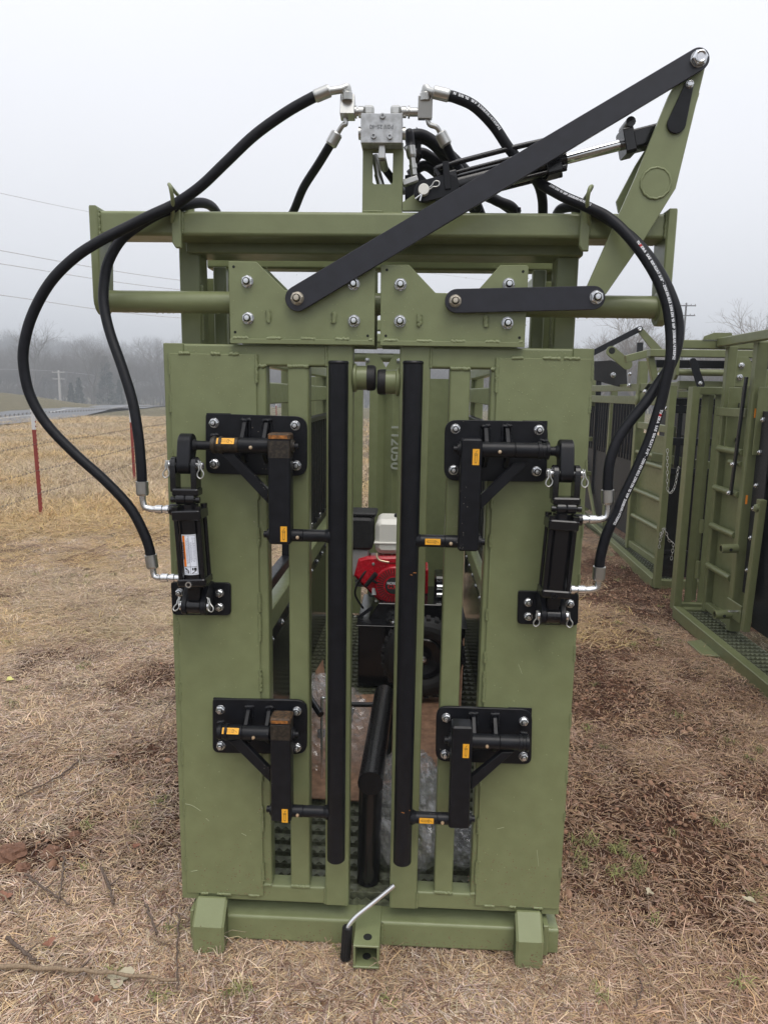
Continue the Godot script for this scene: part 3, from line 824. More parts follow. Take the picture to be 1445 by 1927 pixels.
func hangers(t: Node3D) -> void:
	for s in [-1, 1]:
		var h := node("hanger_bracket", t)
		var poly := PackedVector2Array([Vector2(-0.3478, 1.831), Vector2(-0.282, 1.8303), Vector2(-0.2157, 1.767), Vector2(-0.1317, 1.7654), Vector2(-0.0672, 1.8268), Vector2(-0.0041, 1.8261), Vector2(-0.0035, 1.6413), Vector2(-0.3466, 1.6437)])
		if s > 0:
			poly = PackedVector2Array([Vector2(0.0089, 1.8256), Vector2(0.0742, 1.8268), Vector2(0.1374, 1.7645), Vector2(0.228, 1.763), Vector2(0.2842, 1.8273), Vector2(0.345, 1.8279), Vector2(0.3494, 1.8232), Vector2(0.3484, 1.6429), Vector2(0.0104, 1.6421)])
		put("hanger_plate", Geo.new().prism(poly, 0.004, 0.012, 0.0012), M.green, h)
		var back := PackedVector2Array()
		for q in poly:
			back.append(Vector2(q.x, q.y + (0.004 if q.y > 1.7 else 0.0)))
		put("back_plate", Geo.new().prism(back, -0.118, -0.108, 0.001), M.green, h)
		# folded lip along the foot and the welds that hold it to the door
		var a := Vector3(-0.3465, 1.6498, 0.012) if s < 0 else Vector3(0.0103, 1.6482, 0.012)
		var b := Vector3(-0.0035, 1.6481, 0.012) if s < 0 else Vector3(0.3481, 1.6489, 0.012)
		put("foot_lip", Geo.new().bar(Vector3(a.x, (a.y + b.y) / 2, 0.0145), Vector3(b.x, (a.y + b.y) / 2, 0.0145), 0.006, 0.012, Vector3.UP, 0.0015), M.green, h)
		for k in 5:
			var u := 0.02 + k * 0.235
			weld(h, Vector3(lerpf(a.x, b.x, u), a.y + 0.006, 0.014), Vector3(lerpf(a.x, b.x, minf(u + 0.105, 0.99)), a.y + 0.006, 0.014), 0.005)
		var bolts := PackedVector2Array([Vector2(-0.3036, 1.7854), Vector2(-0.3031, 1.7019), Vector2(-0.0536, 1.7821), Vector2(-0.0521, 1.6987)])
		if s > 0:
			bolts = PackedVector2Array([Vector2(0.0555, 1.7823), Vector2(0.0559, 1.6992), Vector2(0.3055, 1.7851), Vector2(0.3061, 1.6982)])
		for q in bolts:
			bolt(h, Vector3(q.x, q.y, 0.012), 0.0125)
			# the roller on the rail behind
			put("roller", Geo.new().lathe([Vector2(0, 0), Vector2(0.024, 0), Vector2(0.017, 0.02), Vector2(0.017, 0.036), Vector2(0.024, 0.056), Vector2(0.0, 0.056)], Vector3(q.x, q.y, -0.09), Vector3.BACK, 16), M.steel, h)
		var plugs := PackedVector2Array([Vector2(-0.2553, 1.7066), Vector2(-0.0997, 1.7054)])
		if s > 0:
			plugs = PackedVector2Array([Vector2(0.1012, 1.7021), Vector2(0.2556, 1.701)])
		for q in plugs:
			weld(h, Vector3(q.x, q.y + 0.014, 0.0125), Vector3(q.x + 0.001, q.y - 0.014, 0.0125), 0.0068)
		var holes := PackedVector2Array([Vector2(-0.3355, 1.8186), Vector2(-0.3346, 1.6697), Vector2(-0.0195, 1.665)])
		if s > 0:
			holes = PackedVector2Array([Vector2(0.0233, 1.8145), Vector2(0.0232, 1.6655), Vector2(0.3371, 1.8137), Vector2(0.3356, 1.6651)])
		for q in holes:
			put("drilled_hole", Geo.new().lathe([Vector2(0.0032, 0), Vector2(0.0032, 0.0006), Vector2(0, 0.0006)], Vector3(q.x, q.y, 0.0119), Vector3.BACK, 12), M.hole, h)

func linkage(t: Node3D) -> void:
	var p := node("door_linkage", t)
	# lever: two plates on a pivot
	var arm := put("lever_plate", Geo.new().prism(PackedVector2Array([Vector2(0.6375, 2.1878), Vector2(0.6639, 2.2435), Vector2(0.7123, 2.2519), Vector2(0.6684, 1.9956), Vector2(0.6591, 1.9793), Vector2(0.6093, 1.8902), Vector2(0.5304, 1.7672), Vector2(0.5086, 1.748), Vector2(0.4847, 1.7809), Vector2(0.579, 2.0221)]), 0.0, 0.012, 0.0012), M.green, p)
	var q := PackedVector2Array()
	put("rear_lever_plate", Geo.new().prism(PackedVector2Array([Vector2(0.6706, 2.1907), Vector2(0.6946, 2.2359), Vector2(0.7328, 2.2246), Vector2(0.6842, 2.023), Vector2(0.6062, 1.961), Vector2(0.5857, 1.9514), Vector2(0.5673, 1.9656), Vector2(0.5607, 1.9893), Vector2(0.5994, 2.0696)]), -0.082, -0.07, 0.0012), M.green, p)
	var pv := Vector3(0.6229, 2.0061, 0.012)
	put("pivot_tube", Geo.new().lathe([Vector2(0.031, 0), Vector2(0.031, 0.1615), Vector2(0.030, 0.1625), Vector2(0.0, 0.1625)], Vector3(pv.x, pv.y, -0.148), Vector3.BACK, 28), M.green, arm)
	var ring := []
	for i in 41:
		var r := 0.0325 + sin(i * 2.1) * 0.0008
		ring.append(Vector3(pv.x + cos(TAU * i / 40.0) * r, pv.y + sin(TAU * i / 40.0) * r, 0.013))
	put("weld_ring", Geo.new().tube(ring, 0.003, 7, false), M.green, arm)
	put("pivot_mount", Geo.new().bar(Vector3(pv.x, pv.y - 0.09, -0.12), Vector3(pv.x, pv.y + 0.02, -0.12), 0.07, 0.03, Vector3.RIGHT), M.green, p)
	# long black bar
	var z := 0.022
	var a := Vector3(-0.1827, 1.7458, 0.03); var b := Vector3(0.6882, 2.2529, 0.03)
	var lb := put("long_bar", Geo.new().prism(slot_poly(Vector2(a.x, a.y), Vector2(b.x, b.y), -0.1541 - a.x, 0.7118 - b.x), z, z + 0.0105, 0.001), M.black_bar, p)
	bolt(lb, Vector3(a.x, a.y, z + 0.0105), 0.0135, Vector3.BACK, M.zinc_dull)
	bolt(lb, Vector3(b.x, b.y, z + 0.0105), 0.0155, Vector3.BACK, M.zinc, 0.0)
	put("spacer", Geo.new().lathe([Vector2(0.016, 0), Vector2(0.016, 0.010)], Vector3(b.x, b.y, 0.012), Vector3.BACK), M.steel, lb)
	put("spacer", Geo.new().lathe([Vector2(0.016, 0), Vector2(0.016, 0.010)], Vector3(a.x, a.y, 0.012), Vector3.BACK), M.steel, lb)
	# short black bar
	a = Vector3(0.1857, 1.7442, 0.03); b = Vector3(0.4965, 1.7545, 0.03)
	var sb := put("short_bar", Geo.new().prism(slot_poly(Vector2(a.x, a.y), Vector2(b.x, b.y), 0.2125 - a.x, 0.5228 - b.x), z, z + 0.0105, 0.001), M.black_bar, p)
	var c := Vector3(0.1824, 1.7438, 0.032)
	bolt(sb, Vector3(c.x, c.y, z + 0.0105), 0.0125, Vector3.BACK, M.zinc_dull)
	c = Vector3(0.5026, 1.7553, 0.032)
	bolt(sb, Vector3(c.x, c.y, z + 0.0105), 0.0135)
	# teardrop keeper
	a = Vector3(0.6781, 2.2077, 0.016); b = Vector3(0.6571, 2.1288, 0.016)
	var k := put("keeper_plate", Geo.new().prism(slot_poly(Vector2(a.x, a.y), Vector2(b.x, b.y), 0.0095, 0.0205), 0.0125, 0.019, 0.001), M.black, p)
	bolt(k, Vector3(a.x, a.y, 0.019), 0.0075, Vector3.BACK, M.zinc, 0.0)
	# hydraulic cylinder that swings the lever
	var h := node("linkage_cylinder", t)
	var pin := Vector3(0.1043, 1.9935, -0.03); var cap := Vector3(0.4068, 2.0477, -0.045); var eye := Vector3(0.5993, 2.1159, -0.045)
	var e := Vector3(pin.x, pin.y, -0.045)
	var d := (Vector3(eye.x, eye.y, -0.045) - e).normalized()
	var end := Vector3(0.4142, 2.0697, -0.045)
	var L := e.distance_to(Vector3(end.x, end.y, -0.045))
	var u := Vector3(0, 0, 1).cross(d)
	put("barrel", Geo.new().lathe([Vector2(0, 0.075), Vector2(0.027, 0.075), Vector2(0.027, L - 0.03)], e, d, 28), M.black_gloss, h)
	for q2 in [[1, 1], [1, -1], [-1, 1], [-1, -1]]:
		var o: Vector3 = (u * q2[0] + Vector3(0, 0, 1) * q2[1]) * 0.0245
		put("tie_rod", Geo.new().tube([e + d * 0.06 + o, e + d * (L + 0.006) + o], 0.0045, 10), M.black_gloss, h)
		put("tie_nut", Geo.new().lathe([Vector2(0, 0), Vector2(0.008, 0), Vector2(0.008, 0.009), Vector2(0, 0.009)], e + d * L + o, d, 6), M.black_gloss, h)
	put("rod_end_cap", Geo.new().bar(e + d * (L - 0.034), e + d * L, 0.064, 0.064, u, 0.006), M.black_gloss, h)
	put("base_cap", Geo.new().bar(e + d * 0.055, e + d * 0.082, 0.064, 0.064, u, 0.006), M.black_gloss, h)
	put("gland", Geo.new().lathe([Vector2(0.022, 0), Vector2(0.022, 0.016), Vector2(0, 0.016)], e + d * L, d), M.black_gloss, h)
	var re := e + d * (e.distance_to(Vector3(eye.x, eye.y, -0.045)) - 0.045)
	put("piston_rod", Geo.new().tube([e + d * L, re + d * 0.02], 0.0125, 24), M.chrome, h)
	put("rod_clevis", Geo.new().bar(re, re + d * 0.024, 0.06, 0.058, u, 0.008), M.black_gloss, h)
	put("rod_clevis", Geo.new().bar(re + d * 0.0241, re + d * 0.09, 0.05, 0.044, u, 0.008), M.black_gloss, h)
	put("clamp_screw", Geo.new().lathe([Vector2(0, -0.03), Vector2(0.011, -0.03), Vector2(0.011, 0.03), Vector2(0, 0.03)], re + d * 0.02 + u * 0.036, Vector3(0, 0, 1), 12), M.black_gloss, h)
	# clevis plates and pin at the fixed end
	for zz in [-0.022, -0.08]:
		put("clevis_plate", Geo.new().prism(slot_poly(Vector2(e.x, e.y), Vector2((e + d * 0.058).x, (e + d * 0.058).y), 0.0235, 0.024), zz, zz + 0.012, 0.0012), M.black, h)
	put("hose_bracket", Geo.new().bar(e + d * 0.055 - u * 0.01 + Vector3(0, 0, 0.036), e + d * 0.062 + u * 0.05 + Vector3(0, 0, 0.036), 0.014, 0.006, Vector3.BACK, 0.001), M.black, h)
	put("feed_tube", Geo.new().tube(spline([e + d * 0.04 + u * 0.028 + Vector3(0, 0, 0.02), e + d * 0.038 + u * 0.04 + Vector3(0, 0, 0.02), e + d * 0.055 + u * 0.046 + Vector3(0, 0, 0.02), e + d * 0.2 + u * 0.047 + Vector3(0, 0, 0.02), e + d * (L - 0.03) + u * 0.045 + Vector3(0, 0, 0.02)], 4), 0.006, 10), M.black_gloss, h)
	put("pin", Geo.new().lathe([Vector2(0, -0.09), Vector2(0.0125, -0.09), Vector2(0.0125, 0.02), Vector2(0.0115, 0.0215), Vector2(0, 0.0215)], Vector3(e.x, e.y, -0.015), Vector3.BACK, 24), M.tank_white, h)
	r_clip(h, Vector3(e.x + 0.012, e.y + 0.002, 0.004), Vector3(0.86, 0.5, 0), Vector3(-0.5, 0.86, 0), 0.042)
	put("split_end", Geo.new().tube([Vector3(e.x - 0.004, e.y - 0.01, 0.004), Vector3(e.x - 0.019, e.y - 0.021, 0.004)], 0.0022, 7), M.zinc, h)
	put("split_end", Geo.new().tube([Vector3(e.x - 0.004, e.y - 0.01, 0.004), Vector3(e.x - 0.008, e.y - 0.025, 0.004)], 0.0022, 7), M.zinc, h)

func tower(t: Node3D) -> void:
	var p := node("valve_tower", t)
	# upright plate with a window, made of four strips
	var x0 := -0.0397; var x1 := 0.0546; var yb := 1.9554; var yt := 2.1076
	var wx0 := -0.0163; var wx1 := 0.031; var wy1 := 2.0868; var wy0 := 2.0168
	put("upright", Geo.new().prism(PackedVector2Array([Vector2(x0, yb - 0.004), Vector2(x1, yb - 0.004), Vector2(x1, yt), Vector2(wx1, yt), Vector2(wx1, wy0 + 0.004), Vector2(wx1 - 0.004, wy0), Vector2(wx0 + 0.004, wy0), Vector2(wx0, wy0 + 0.004), Vector2(wx0, yt), Vector2(x0, yt)]), -0.05, -0.042, 0.0008), M.green, p)
	put("upper_plate", Geo.new().prism(PackedVector2Array([Vector2(wx0, wy1), Vector2(wx1, wy1), Vector2(wx1, yt), Vector2(wx0, yt)]), -0.05, -0.042, 0.0), M.green, p)
	for s in [x0 + 0.003, x1 - 0.003]:
		put("flange", Geo.new().box(Vector3(s - 0.003, yb - 0.004, -0.11), Vector3(s + 0.003, yt, -0.0505)), M.green, p)
	put("gusset", Geo.new().prism(PackedVector2Array([Vector2(0.0558, 1.9568), Vector2(0.0554, 1.9758), Vector2(0.0808, 1.9925), Vector2(0.1038, 2.0221), Vector2(0.128, 2.0022), Vector2(0.1393, 1.9573)]), -0.05, -0.038, 0.001), M.green, p)
	weld(p, Vector3(x0, yb, -0.041), Vector3(x0 + 0.05, yb, -0.041), 0.003)
	put("black_gusset", Geo.new().prism(PackedVector2Array([Vector2(0.0592, 1.9881), Vector2(0.0575, 2.0698), Vector2(0.0945, 2.0762), Vector2(0.1763, 2.0013), Vector2(0.1767, 1.9887)]), -0.166, -0.158, 0.001), M.black, p)
	put("black_fin", Geo.new().prism(PackedVector2Array([Vector2(0.083, 2.1731), Vector2(0.0962, 2.1587), Vector2(0.0962, 2.1078), Vector2(0.0857, 2.1127)]), -0.15, -0.13, 0.0005), M.black, p)
	# valve block
	var b := node("valve_block", t)
	var bx0 := -0.0415; var bx1 := 0.0526; var by1 := 2.1562; var by0 := 2.0935
	put("body", Geo.new().box(Vector3(bx0, by0, -0.062), Vector3(bx1, by1, 0.0), 0.0012), M.block, b)
	for q in PackedVector2Array([Vector2(0.0077, 2.1495), Vector2(-0.0122, 2.1075), Vector2(0.0246, 2.1065)]):
		put("cap_screw", Geo.new().lathe([Vector2(0, 0), Vector2(0.0062, 0), Vector2(0.0062, 0.0045), Vector2(0.0056, 0.005), Vector2(0.003, 0.005), Vector2(0.003, 0.002), Vector2(0, 0.002)], Vector3(q.x, q.y, 0), Vector3.BACK, 18), M.block, b)
	for s in [-1, 1]:
		put("port_plug", Geo.new().lathe([Vector2(0, 0), Vector2(0.014, 0), Vector2(0.014, 0.007), Vector2(0, 0.007)], Vector3(bx0 if s < 0 else bx1, (by0 + by1) / 2 - 0.002, -0.028), Vector3(s, 0, 0), 6), M.steel, b)
		# elbow, nuts and tee at each side of the top
		var ex := (bx0 + 0.016) if s < 0 else (bx1 - 0.016)
		var ey := by1 + 0.0095
		var f := node("elbow_fitting", b)
		put("stub", Geo.new().lathe([Vector2(0.0085, 0), Vector2(0.0085, 0.008)], Vector3(ex, by1, -0.03), Vector3.UP), M.steel, f)
		put("elbow", Geo.new().box(Vector3(ex - 0.0125, by1 + 0.002, -0.0425), Vector3(ex + 0.0125, by1 + 0.026, -0.0175), 0.007), M.steel, f)
		var tx: float = -0.074 if s < 0 else 0.1033
		var ty: float = 2.178 if s < 0 else 2.1769
		put("swivel_nut", Geo.new().lathe([Vector2(0, 0), Vector2(0.0125, 0), Vector2(0.0125, 0.011), Vector2(0.0085, 0.012), Vector2(0.0085, 0.0145), Vector2(0.0135, 0.015), Vector2(0.0135, 0.019), Vector2(0.0095, 0.020), Vector2(0.0095, absf(tx - ex) - 0.029), Vector2(0, absf(tx - ex) - 0.029)], Vector3(ex + s * 0.0126, by1 + 0.013, -0.03), Vector3(s, 0, 0), 6), M.steel, f)
		put("tee_block", Geo.new().bar(Vector3(tx - 0.0165, ty, -0.028), Vector3(tx + 0.0165, ty, -0.028), 0.032, 0.046, Vector3(0, 1, 0.2 * s), 0.0015), M.steel, f)
		var up_a := Vector3(tx - s * -0.0, ty + 0.012, -0.01)
		put("nut", Geo.new().lathe([Vector2(0, 0), Vector2(0.0125, 0), Vector2(0.0125, 0.014), Vector2(0.0105, 0.016), Vector2(0.0105, 0.02), Vector2(0, 0.02)], Vector3(tx, ty + 0.010, -0.011), Vector3(0, 1, 0.15), 8), M.steel, f)
		# the bent steel end of the loop hose
		var h0 := Vector3(tx, ty + 0.024, -0.011)
		var ferr: Vector3 = Vector3(-0.1156, 2.2018, 0) if s < 0 else Vector3(0.1227, 2.1993, 0)
		put("bent_pipe", Geo.new().tube(spline([h0, h0 + Vector3(s * 0.0, 0.012, 0.001), Vector3(lerpf(h0.x, ferr.x, 0.35), ferr.y + 0.006, -0.006), ferr], 6), 0.0085, 14), M.steel, f)
		var lo: Vector3 = Vector3(-0.0858, 2.1408, -0.03) if s < 0 else Vector3(0.1313, 2.1365, -0.03)
		put("bent_pipe", Geo.new().tube(spline([Vector3(tx - s * 0.006 * -1.0, ty - 0.02, -0.03), Vector3(lerpf(tx, lo.x, 0.4), ty - 0.034, -0.03), lo, (Vector3(-0.0973, 2.1265, -0.035) if s < 0 else Vector3(0.1404, 2.1234, -0.035))], 5), 0.0058, 12), M.steel, f)
	var g := Geo.new()
	text_geo(g, "PDV 25-40", 0.0085, Transform3D(Basis(Vector3(-1, 0, 0), Vector3(0, -1, 0), Vector3(0, 0, 1)), Vector3((bx0 + bx1) / 2, (by0 + by1) / 2 + 0.003, 0.0002)))
	put("stamped_lettering", g, mat(Color(0.22, 0.23, 0.24), 0.6, 0.3), b)
	# fittings and hoses seen in and beside the window
	var f2 := node("outlet_fitting", b)
	var a := Vector3(0.0063, 2.0988, -0.02); var c := Vector3(0.0068, 2.0645, -0.02)
	put("elbow", Geo.new().bar(a, c, 0.0165, 0.0165, Vector3.BACK, 0.004), M.steel, f2)
	put("ferrule", Geo.new().tube([Vector3(0.0063, 2.0698, -0.03), Vector3(0.0114, 2.0554, -0.06)], 0.0095, 14), M.steel, f2)
	put("short_hose", Geo.new().tube(spline([Vector3(0.0102, 2.0578, -0.06), Vector3(0.0224, 2.0456, -0.075), Vector3(0.0353, 2.04, -0.12), Vector3(0.0538, 2.056, -0.25)], 5), 0.009, 12), M.hose, f2)
	put("ferrule", Geo.new().tube([Vector3(-0.0144, 2.0937, -0.085), Vector3(-0.0048, 2.0483, -0.085)], 0.0085, 14), M.steel, f2)
	put("nut", Geo.new().tube([Vector3(-0.0062, 2.0507, -0.085), Vector3(0.0019, 2.0243, -0.085)], 0.0105, 6), M.steel, f2)
	var f3 := node("side_fitting", b)
	put("short_hose", Geo.new().tube(spline([Vector3(0.0647, 2.1343, -0.1), Vector3(0.0658, 2.1452, -0.09), Vector3(0.0702, 2.1216, -0.09), Vector3(0.0717, 2.1081, -0.085)], 4), 0.0115, 12), M.hose, f3)
	put("ferrule", Geo.new().lathe([Vector2(0, 0), Vector2(0.0125, 0), Vector2(0.0118, 0.02), Vector2(0.01, 0.026), Vector2(0, 0.026)], Vector3(0.0704, 2.1128, -0.085), Vector3(0.0762, 2.0796, -0.085) - Vector3(0.0704, 2.1128, -0.085), 14), M.steel, f3)
	put("nut", Geo.new().tube([Vector3(0.0748, 2.0868, -0.085), Vector3(0.0807, 2.0486, -0.085)], [0.0085, 0.0085], 6), M.steel, f3)
	put("nut", Geo.new().tube([Vector3(0.077, 2.0725, -0.085), Vector3(0.0791, 2.0629, -0.085)], 0.0105, 6), M.steel, f3)
	put("elbow", Geo.new().bar(Vector3(0.0543, 2.0293, -0.085), Vector3(0.0898, 2.0414, -0.085), 0.016, 0.016, Vector3.BACK, 0.004), M.steel, f3)

# a neck bar mount: plate, pivot tube, hanging arm, brace, lower pivot
func bracket(t: Node3D, d: Dictionary) -> void:
	var b := node("neck_bar_mount", t)
	var s: int = d.side
	var radii := [0.008, 0.03, 0.03, 0.02] if s < 0 else [0.03, 0.03, 0.02, 0.03]
	put("mounting_plate", Geo.new().prism(plate_poly(d.plate, radii), 0.0052, 0.0145, 0.0012), M.black, b)
	var q: PackedVector2Array = d.plate
	var corner := q[0] if s < 0 else q[1]
	put("back_shim", Geo.new().prism(rrect(minf(corner.x, corner.x - s * 0.06), corner.y - 0.13, maxf(corner.x, corner.x - s * 0.06), corner.y + 0.001, 0.001, 1), 0.0050, 0.0082, 0.0004), M.black, b)
	for p in d.bolts:
		bolt(b, Vector3(p.x, p.y, 0.0145), 0.0105)
	var tz := 0.062
	# lugs that hold the tube off the plate
	for x in d.lugs:
		var poly := PackedVector2Array([Vector2(0.0145, d.lug_top - d.ty), Vector2(0.028, d.lug_top - d.ty - 0.002), Vector2(0.058, 0.019), Vector2(0.066, -0.019), Vector2(0.03, -0.045), Vector2(0.0145, -0.045)])
		put("lug", Geo.new().prism(poly, 0.0, 0.01, 0.001, Transform3D(Basis(Vector3(0, 0, 1), Vector3(0, 1, 0), Vector3(-1, 0, 0)), Vector3(x + 0.005, d.ty, 0))), M.black, b)
		weld(b, Vector3(x - 0.011, d.lug_top + 0.002, 0.0155), Vector3(x + 0.012, d.lug_top + 0.003, 0.0155), 0.006, M.black)
		weld(b, Vector3(x - 0.009, d.lug_top, 0.0155), Vector3(x - 0.009, d.ty + 0.015, 0.0155), 0.004, M.black)
		weld(b, Vector3(x + 0.009, d.lug_top, 0.0155), Vector3(x + 0.009, d.ty + 0.015, 0.0155), 0.004, M.black)
	var stain: float = d.stain
	var mid := lerpf(d.t0, d.t1, 0.48)
	var tube_m: Material = M.stain if stain > 0.8 else M.black
	var R := 0.0185
	put("pivot_sleeve", Geo.new().lathe([Vector2(0, 0), Vector2(R, 0), Vector2(R, absf(mid - d.t0) - 0.001), Vector2(R * 0.9, absf(mid - d.t0))], Vector3(d.t0, d.ty, tz), Vector3(signf(mid - d.t0), 0, 0), 28), tube_m, b)
	put("pivot_sleeve", Geo.new().lathe([Vector2(R * 0.9, 0), Vector2(R, 0.001), Vector2(R, absf(d.t1 - mid))], Vector3(mid, d.ty, tz), Vector3(signf(d.t1 - mid), 0, 0), 28), M.black, b)
	for u in [0.02, 0.14]:
		put("collar", Geo.new().lathe([Vector2(R, 0), Vector2(R * 1.14, 0.001), Vector2(R * 1.14, 0.008), Vector2(R, 0.009)], Vector3(lerpf(d.t0, d.t1, u), d.ty, tz), Vector3.RIGHT, 28), tube_m, b)
	weld(b, Vector3(d.t0 - s * -0.004, d.ty + 0.021, tz - 0.006), Vector3(d.t0 - s * 0.014, d.ty + 0.023, tz - 0.01), 0.005, M.black)
	put("grease_nipple", Geo.new().lathe([Vector2(0.0042, 0), Vector2(0.0042, 0.003), Vector2(0.0025, 0.0035), Vector2(0.003, 0.006), Vector2(0, 0.0068)], Vector3(lerpf(mid, d.t1, 0.45), d.ty - 0.003, tz + R - 0.0005), Vector3(0, -0.1, 1), 10), M.brass, b)
	# arm
	var ax: float = (d.ax0 + d.ax1) / 2.0
	var aw: float = d.ax1 - d.ax0
	var arm := put("arm", Geo.new().bar(Vector3(ax, d.abot, 0.065), Vector3(ax, d.atop + 0.012, 0.065), aw, 0.05, Vector3.BACK, 0.006, 0.004), M.black, b)
	if stain > 0.0:
		put("rust_stain", Geo.new().bar(Vector3(ax, d.atop - 0.004, 0.0655), Vector3(ax, d.atop + 0.0128, 0.0655), aw + 0.0012, 0.0512, Vector3.BACK, 0.006, 0.004), M.rust, arm)
		put("rust_streak", Geo.new().bar(Vector3(ax - aw * 0.44, d.atop + 0.004, 0.0895), Vector3(ax + aw * 0.40, d.atop + 0.0045, 0.0895), 0.004, 0.010, Vector3.UP, 0.0015), M.rust_bright, arm)
		put("rust_stain", Geo.new().bar(Vector3(ax, d.atop - 0.045, 0.0652), Vector3(ax, d.atop - 0.004, 0.0652), aw + 0.0006, 0.0506, Vector3.BACK, 0.006, 0.001), M.stain, arm)
	for k in [[d.ty, -s], [d.ly, s]]:
		var e: float = d.ax1 if k[1] > 0 else d.ax0
		put("washer", Geo.new().lathe([Vector2(0, 0), Vector2(0.019, 0), Vector2(0.019, 0.003), Vector2(0.014, 0.004), Vector2(0.014, 0.007), Vector2(0, 0.007)], Vector3(e, k[0], tz), Vector3(k[1], 0, 0), 20), M.stain if stain > 0.8 and k[1] > 0 else M.black, b)
		put("bolt_head", Geo.new().lathe([Vector2(0, 0), Vector2(0.0085, 0), Vector2(0.0085, 0.009), Vector2(0, 0.009)], Vector3(e + k[1] * 0.007, k[0], tz), Vector3(k[1], 0, 0), 6), M.black, b)
	# brace
	put("brace", Geo.new().prism(d.brace, 0.052, 0.07, 0.001), M.black, b)
	weld(b, Vector3(d.brace[2].x, d.brace[2].y, 0.062), Vector3(d.brace[3].x, d.brace[3].y, 0.062), 0.004, M.black)
	# lower pivot to the neck bar
	var e0: float = d.ax1 if s < 0 else d.ax0
	var m2 := lerpf(e0, d.l1, 0.3)
	put("lower_pivot", Geo.new().lathe([Vector2(0.0152, 0), Vector2(0.0152, absf(m2 - e0) - 0.001), Vector2(0.014, absf(m2 - e0))], Vector3(e0, d.ly, 0.065), Vector3(-s, 0, 0), 24), M.black, b)
	put("lower_pivot", Geo.new().lathe([Vector2(0.014, 0), Vector2(0.0148, 0.001), Vector2(0.0148, absf(d.l1 - m2) - 0.012), Vector2(0.019, absf(d.l1 - m2) - 0.003), Vector2(0.0165, absf(d.l1 - m2) + 0.004)], Vector3(m2, d.ly, 0.065), Vector3(-s, 0, 0), 24), M.black, b)
	put("grease_nipple", Geo.new().lathe([Vector2(0.0042, 0), Vector2(0.0042, 0.003), Vector2(0.0025, 0.0035), Vector2(0.003, 0.006), Vector2(0, 0.0068)], Vector3(lerpf(e0, m2, 0.55), d.ly - 0.002, 0.0795), Vector3(0, -0.1, 1), 10), M.brass, b)
	# yellow grease point labels
	if d.tube_label:
		label(b, Vector3(lerpf(d.t0, d.t1, 0.27), d.ty + 0.0105, tz + 0.0156), 0.042, 0.0155, false, -34.0)
	else:
		label(b, Vector3(lerpf(m2, d.l1, 0.42), d.ly + 0.001, 0.0805), 0.036, 0.0145, false, -3.0)
	label(b, Vector3(ax + aw * 0.2, d.arm_label, 0.0904), 0.0155, 0.037, true, 0.0)

# a yellow sticker with the outline of a grease gun
func label(b: Node3D, at: Vector3, w: float, h: float, upright: bool, tilt: float) -> void:
	var basis := Basis(Vector3.RIGHT, deg_to_rad(tilt))
	var g := Geo.new()
	g.prism(rrect(-w / 2, -h / 2, w / 2, h / 2, 0.0008, 2), 0.0, 0.0004, 0.0, Transform3D(basis, at))
	var o := put("grease_sticker", g, M.yellow, b)
	var k := Geo.new()
	var L := h if upright else w
	var turn := Basis(Vector3.BACK, PI / 2) if upright else Basis.IDENTITY
	for q in [[-0.34, 0.06, 0.12, 0.06], [-0.34, -0.06, 0.12, -0.06], [-0.34, 0.06, -0.34, -0.06], [0.12, 0.09, 0.12, -0.09], [0.12, 0.09, 0.2, 0.09], [0.12, -0.09, 0.2, -0.09], [0.2, 0.09, 0.2, -0.09], [0.2, 0.03, 0.33, 0.0], [0.33, 0.0, 0.4, -0.09], [-0.42, 0.0, -0.34, 0.0]]:
		k.bar(at + basis * (turn * Vector3(q[0] * L, q[1] * L, 0.0005)), at + basis * (turn * Vector3(q[2] * L, q[3] * L, 0.0005)), 0.0006, 0.0009, (basis * Vector3.BACK), 0.0001, 0.0)
	put("printed_outline", k, M.ink, o)

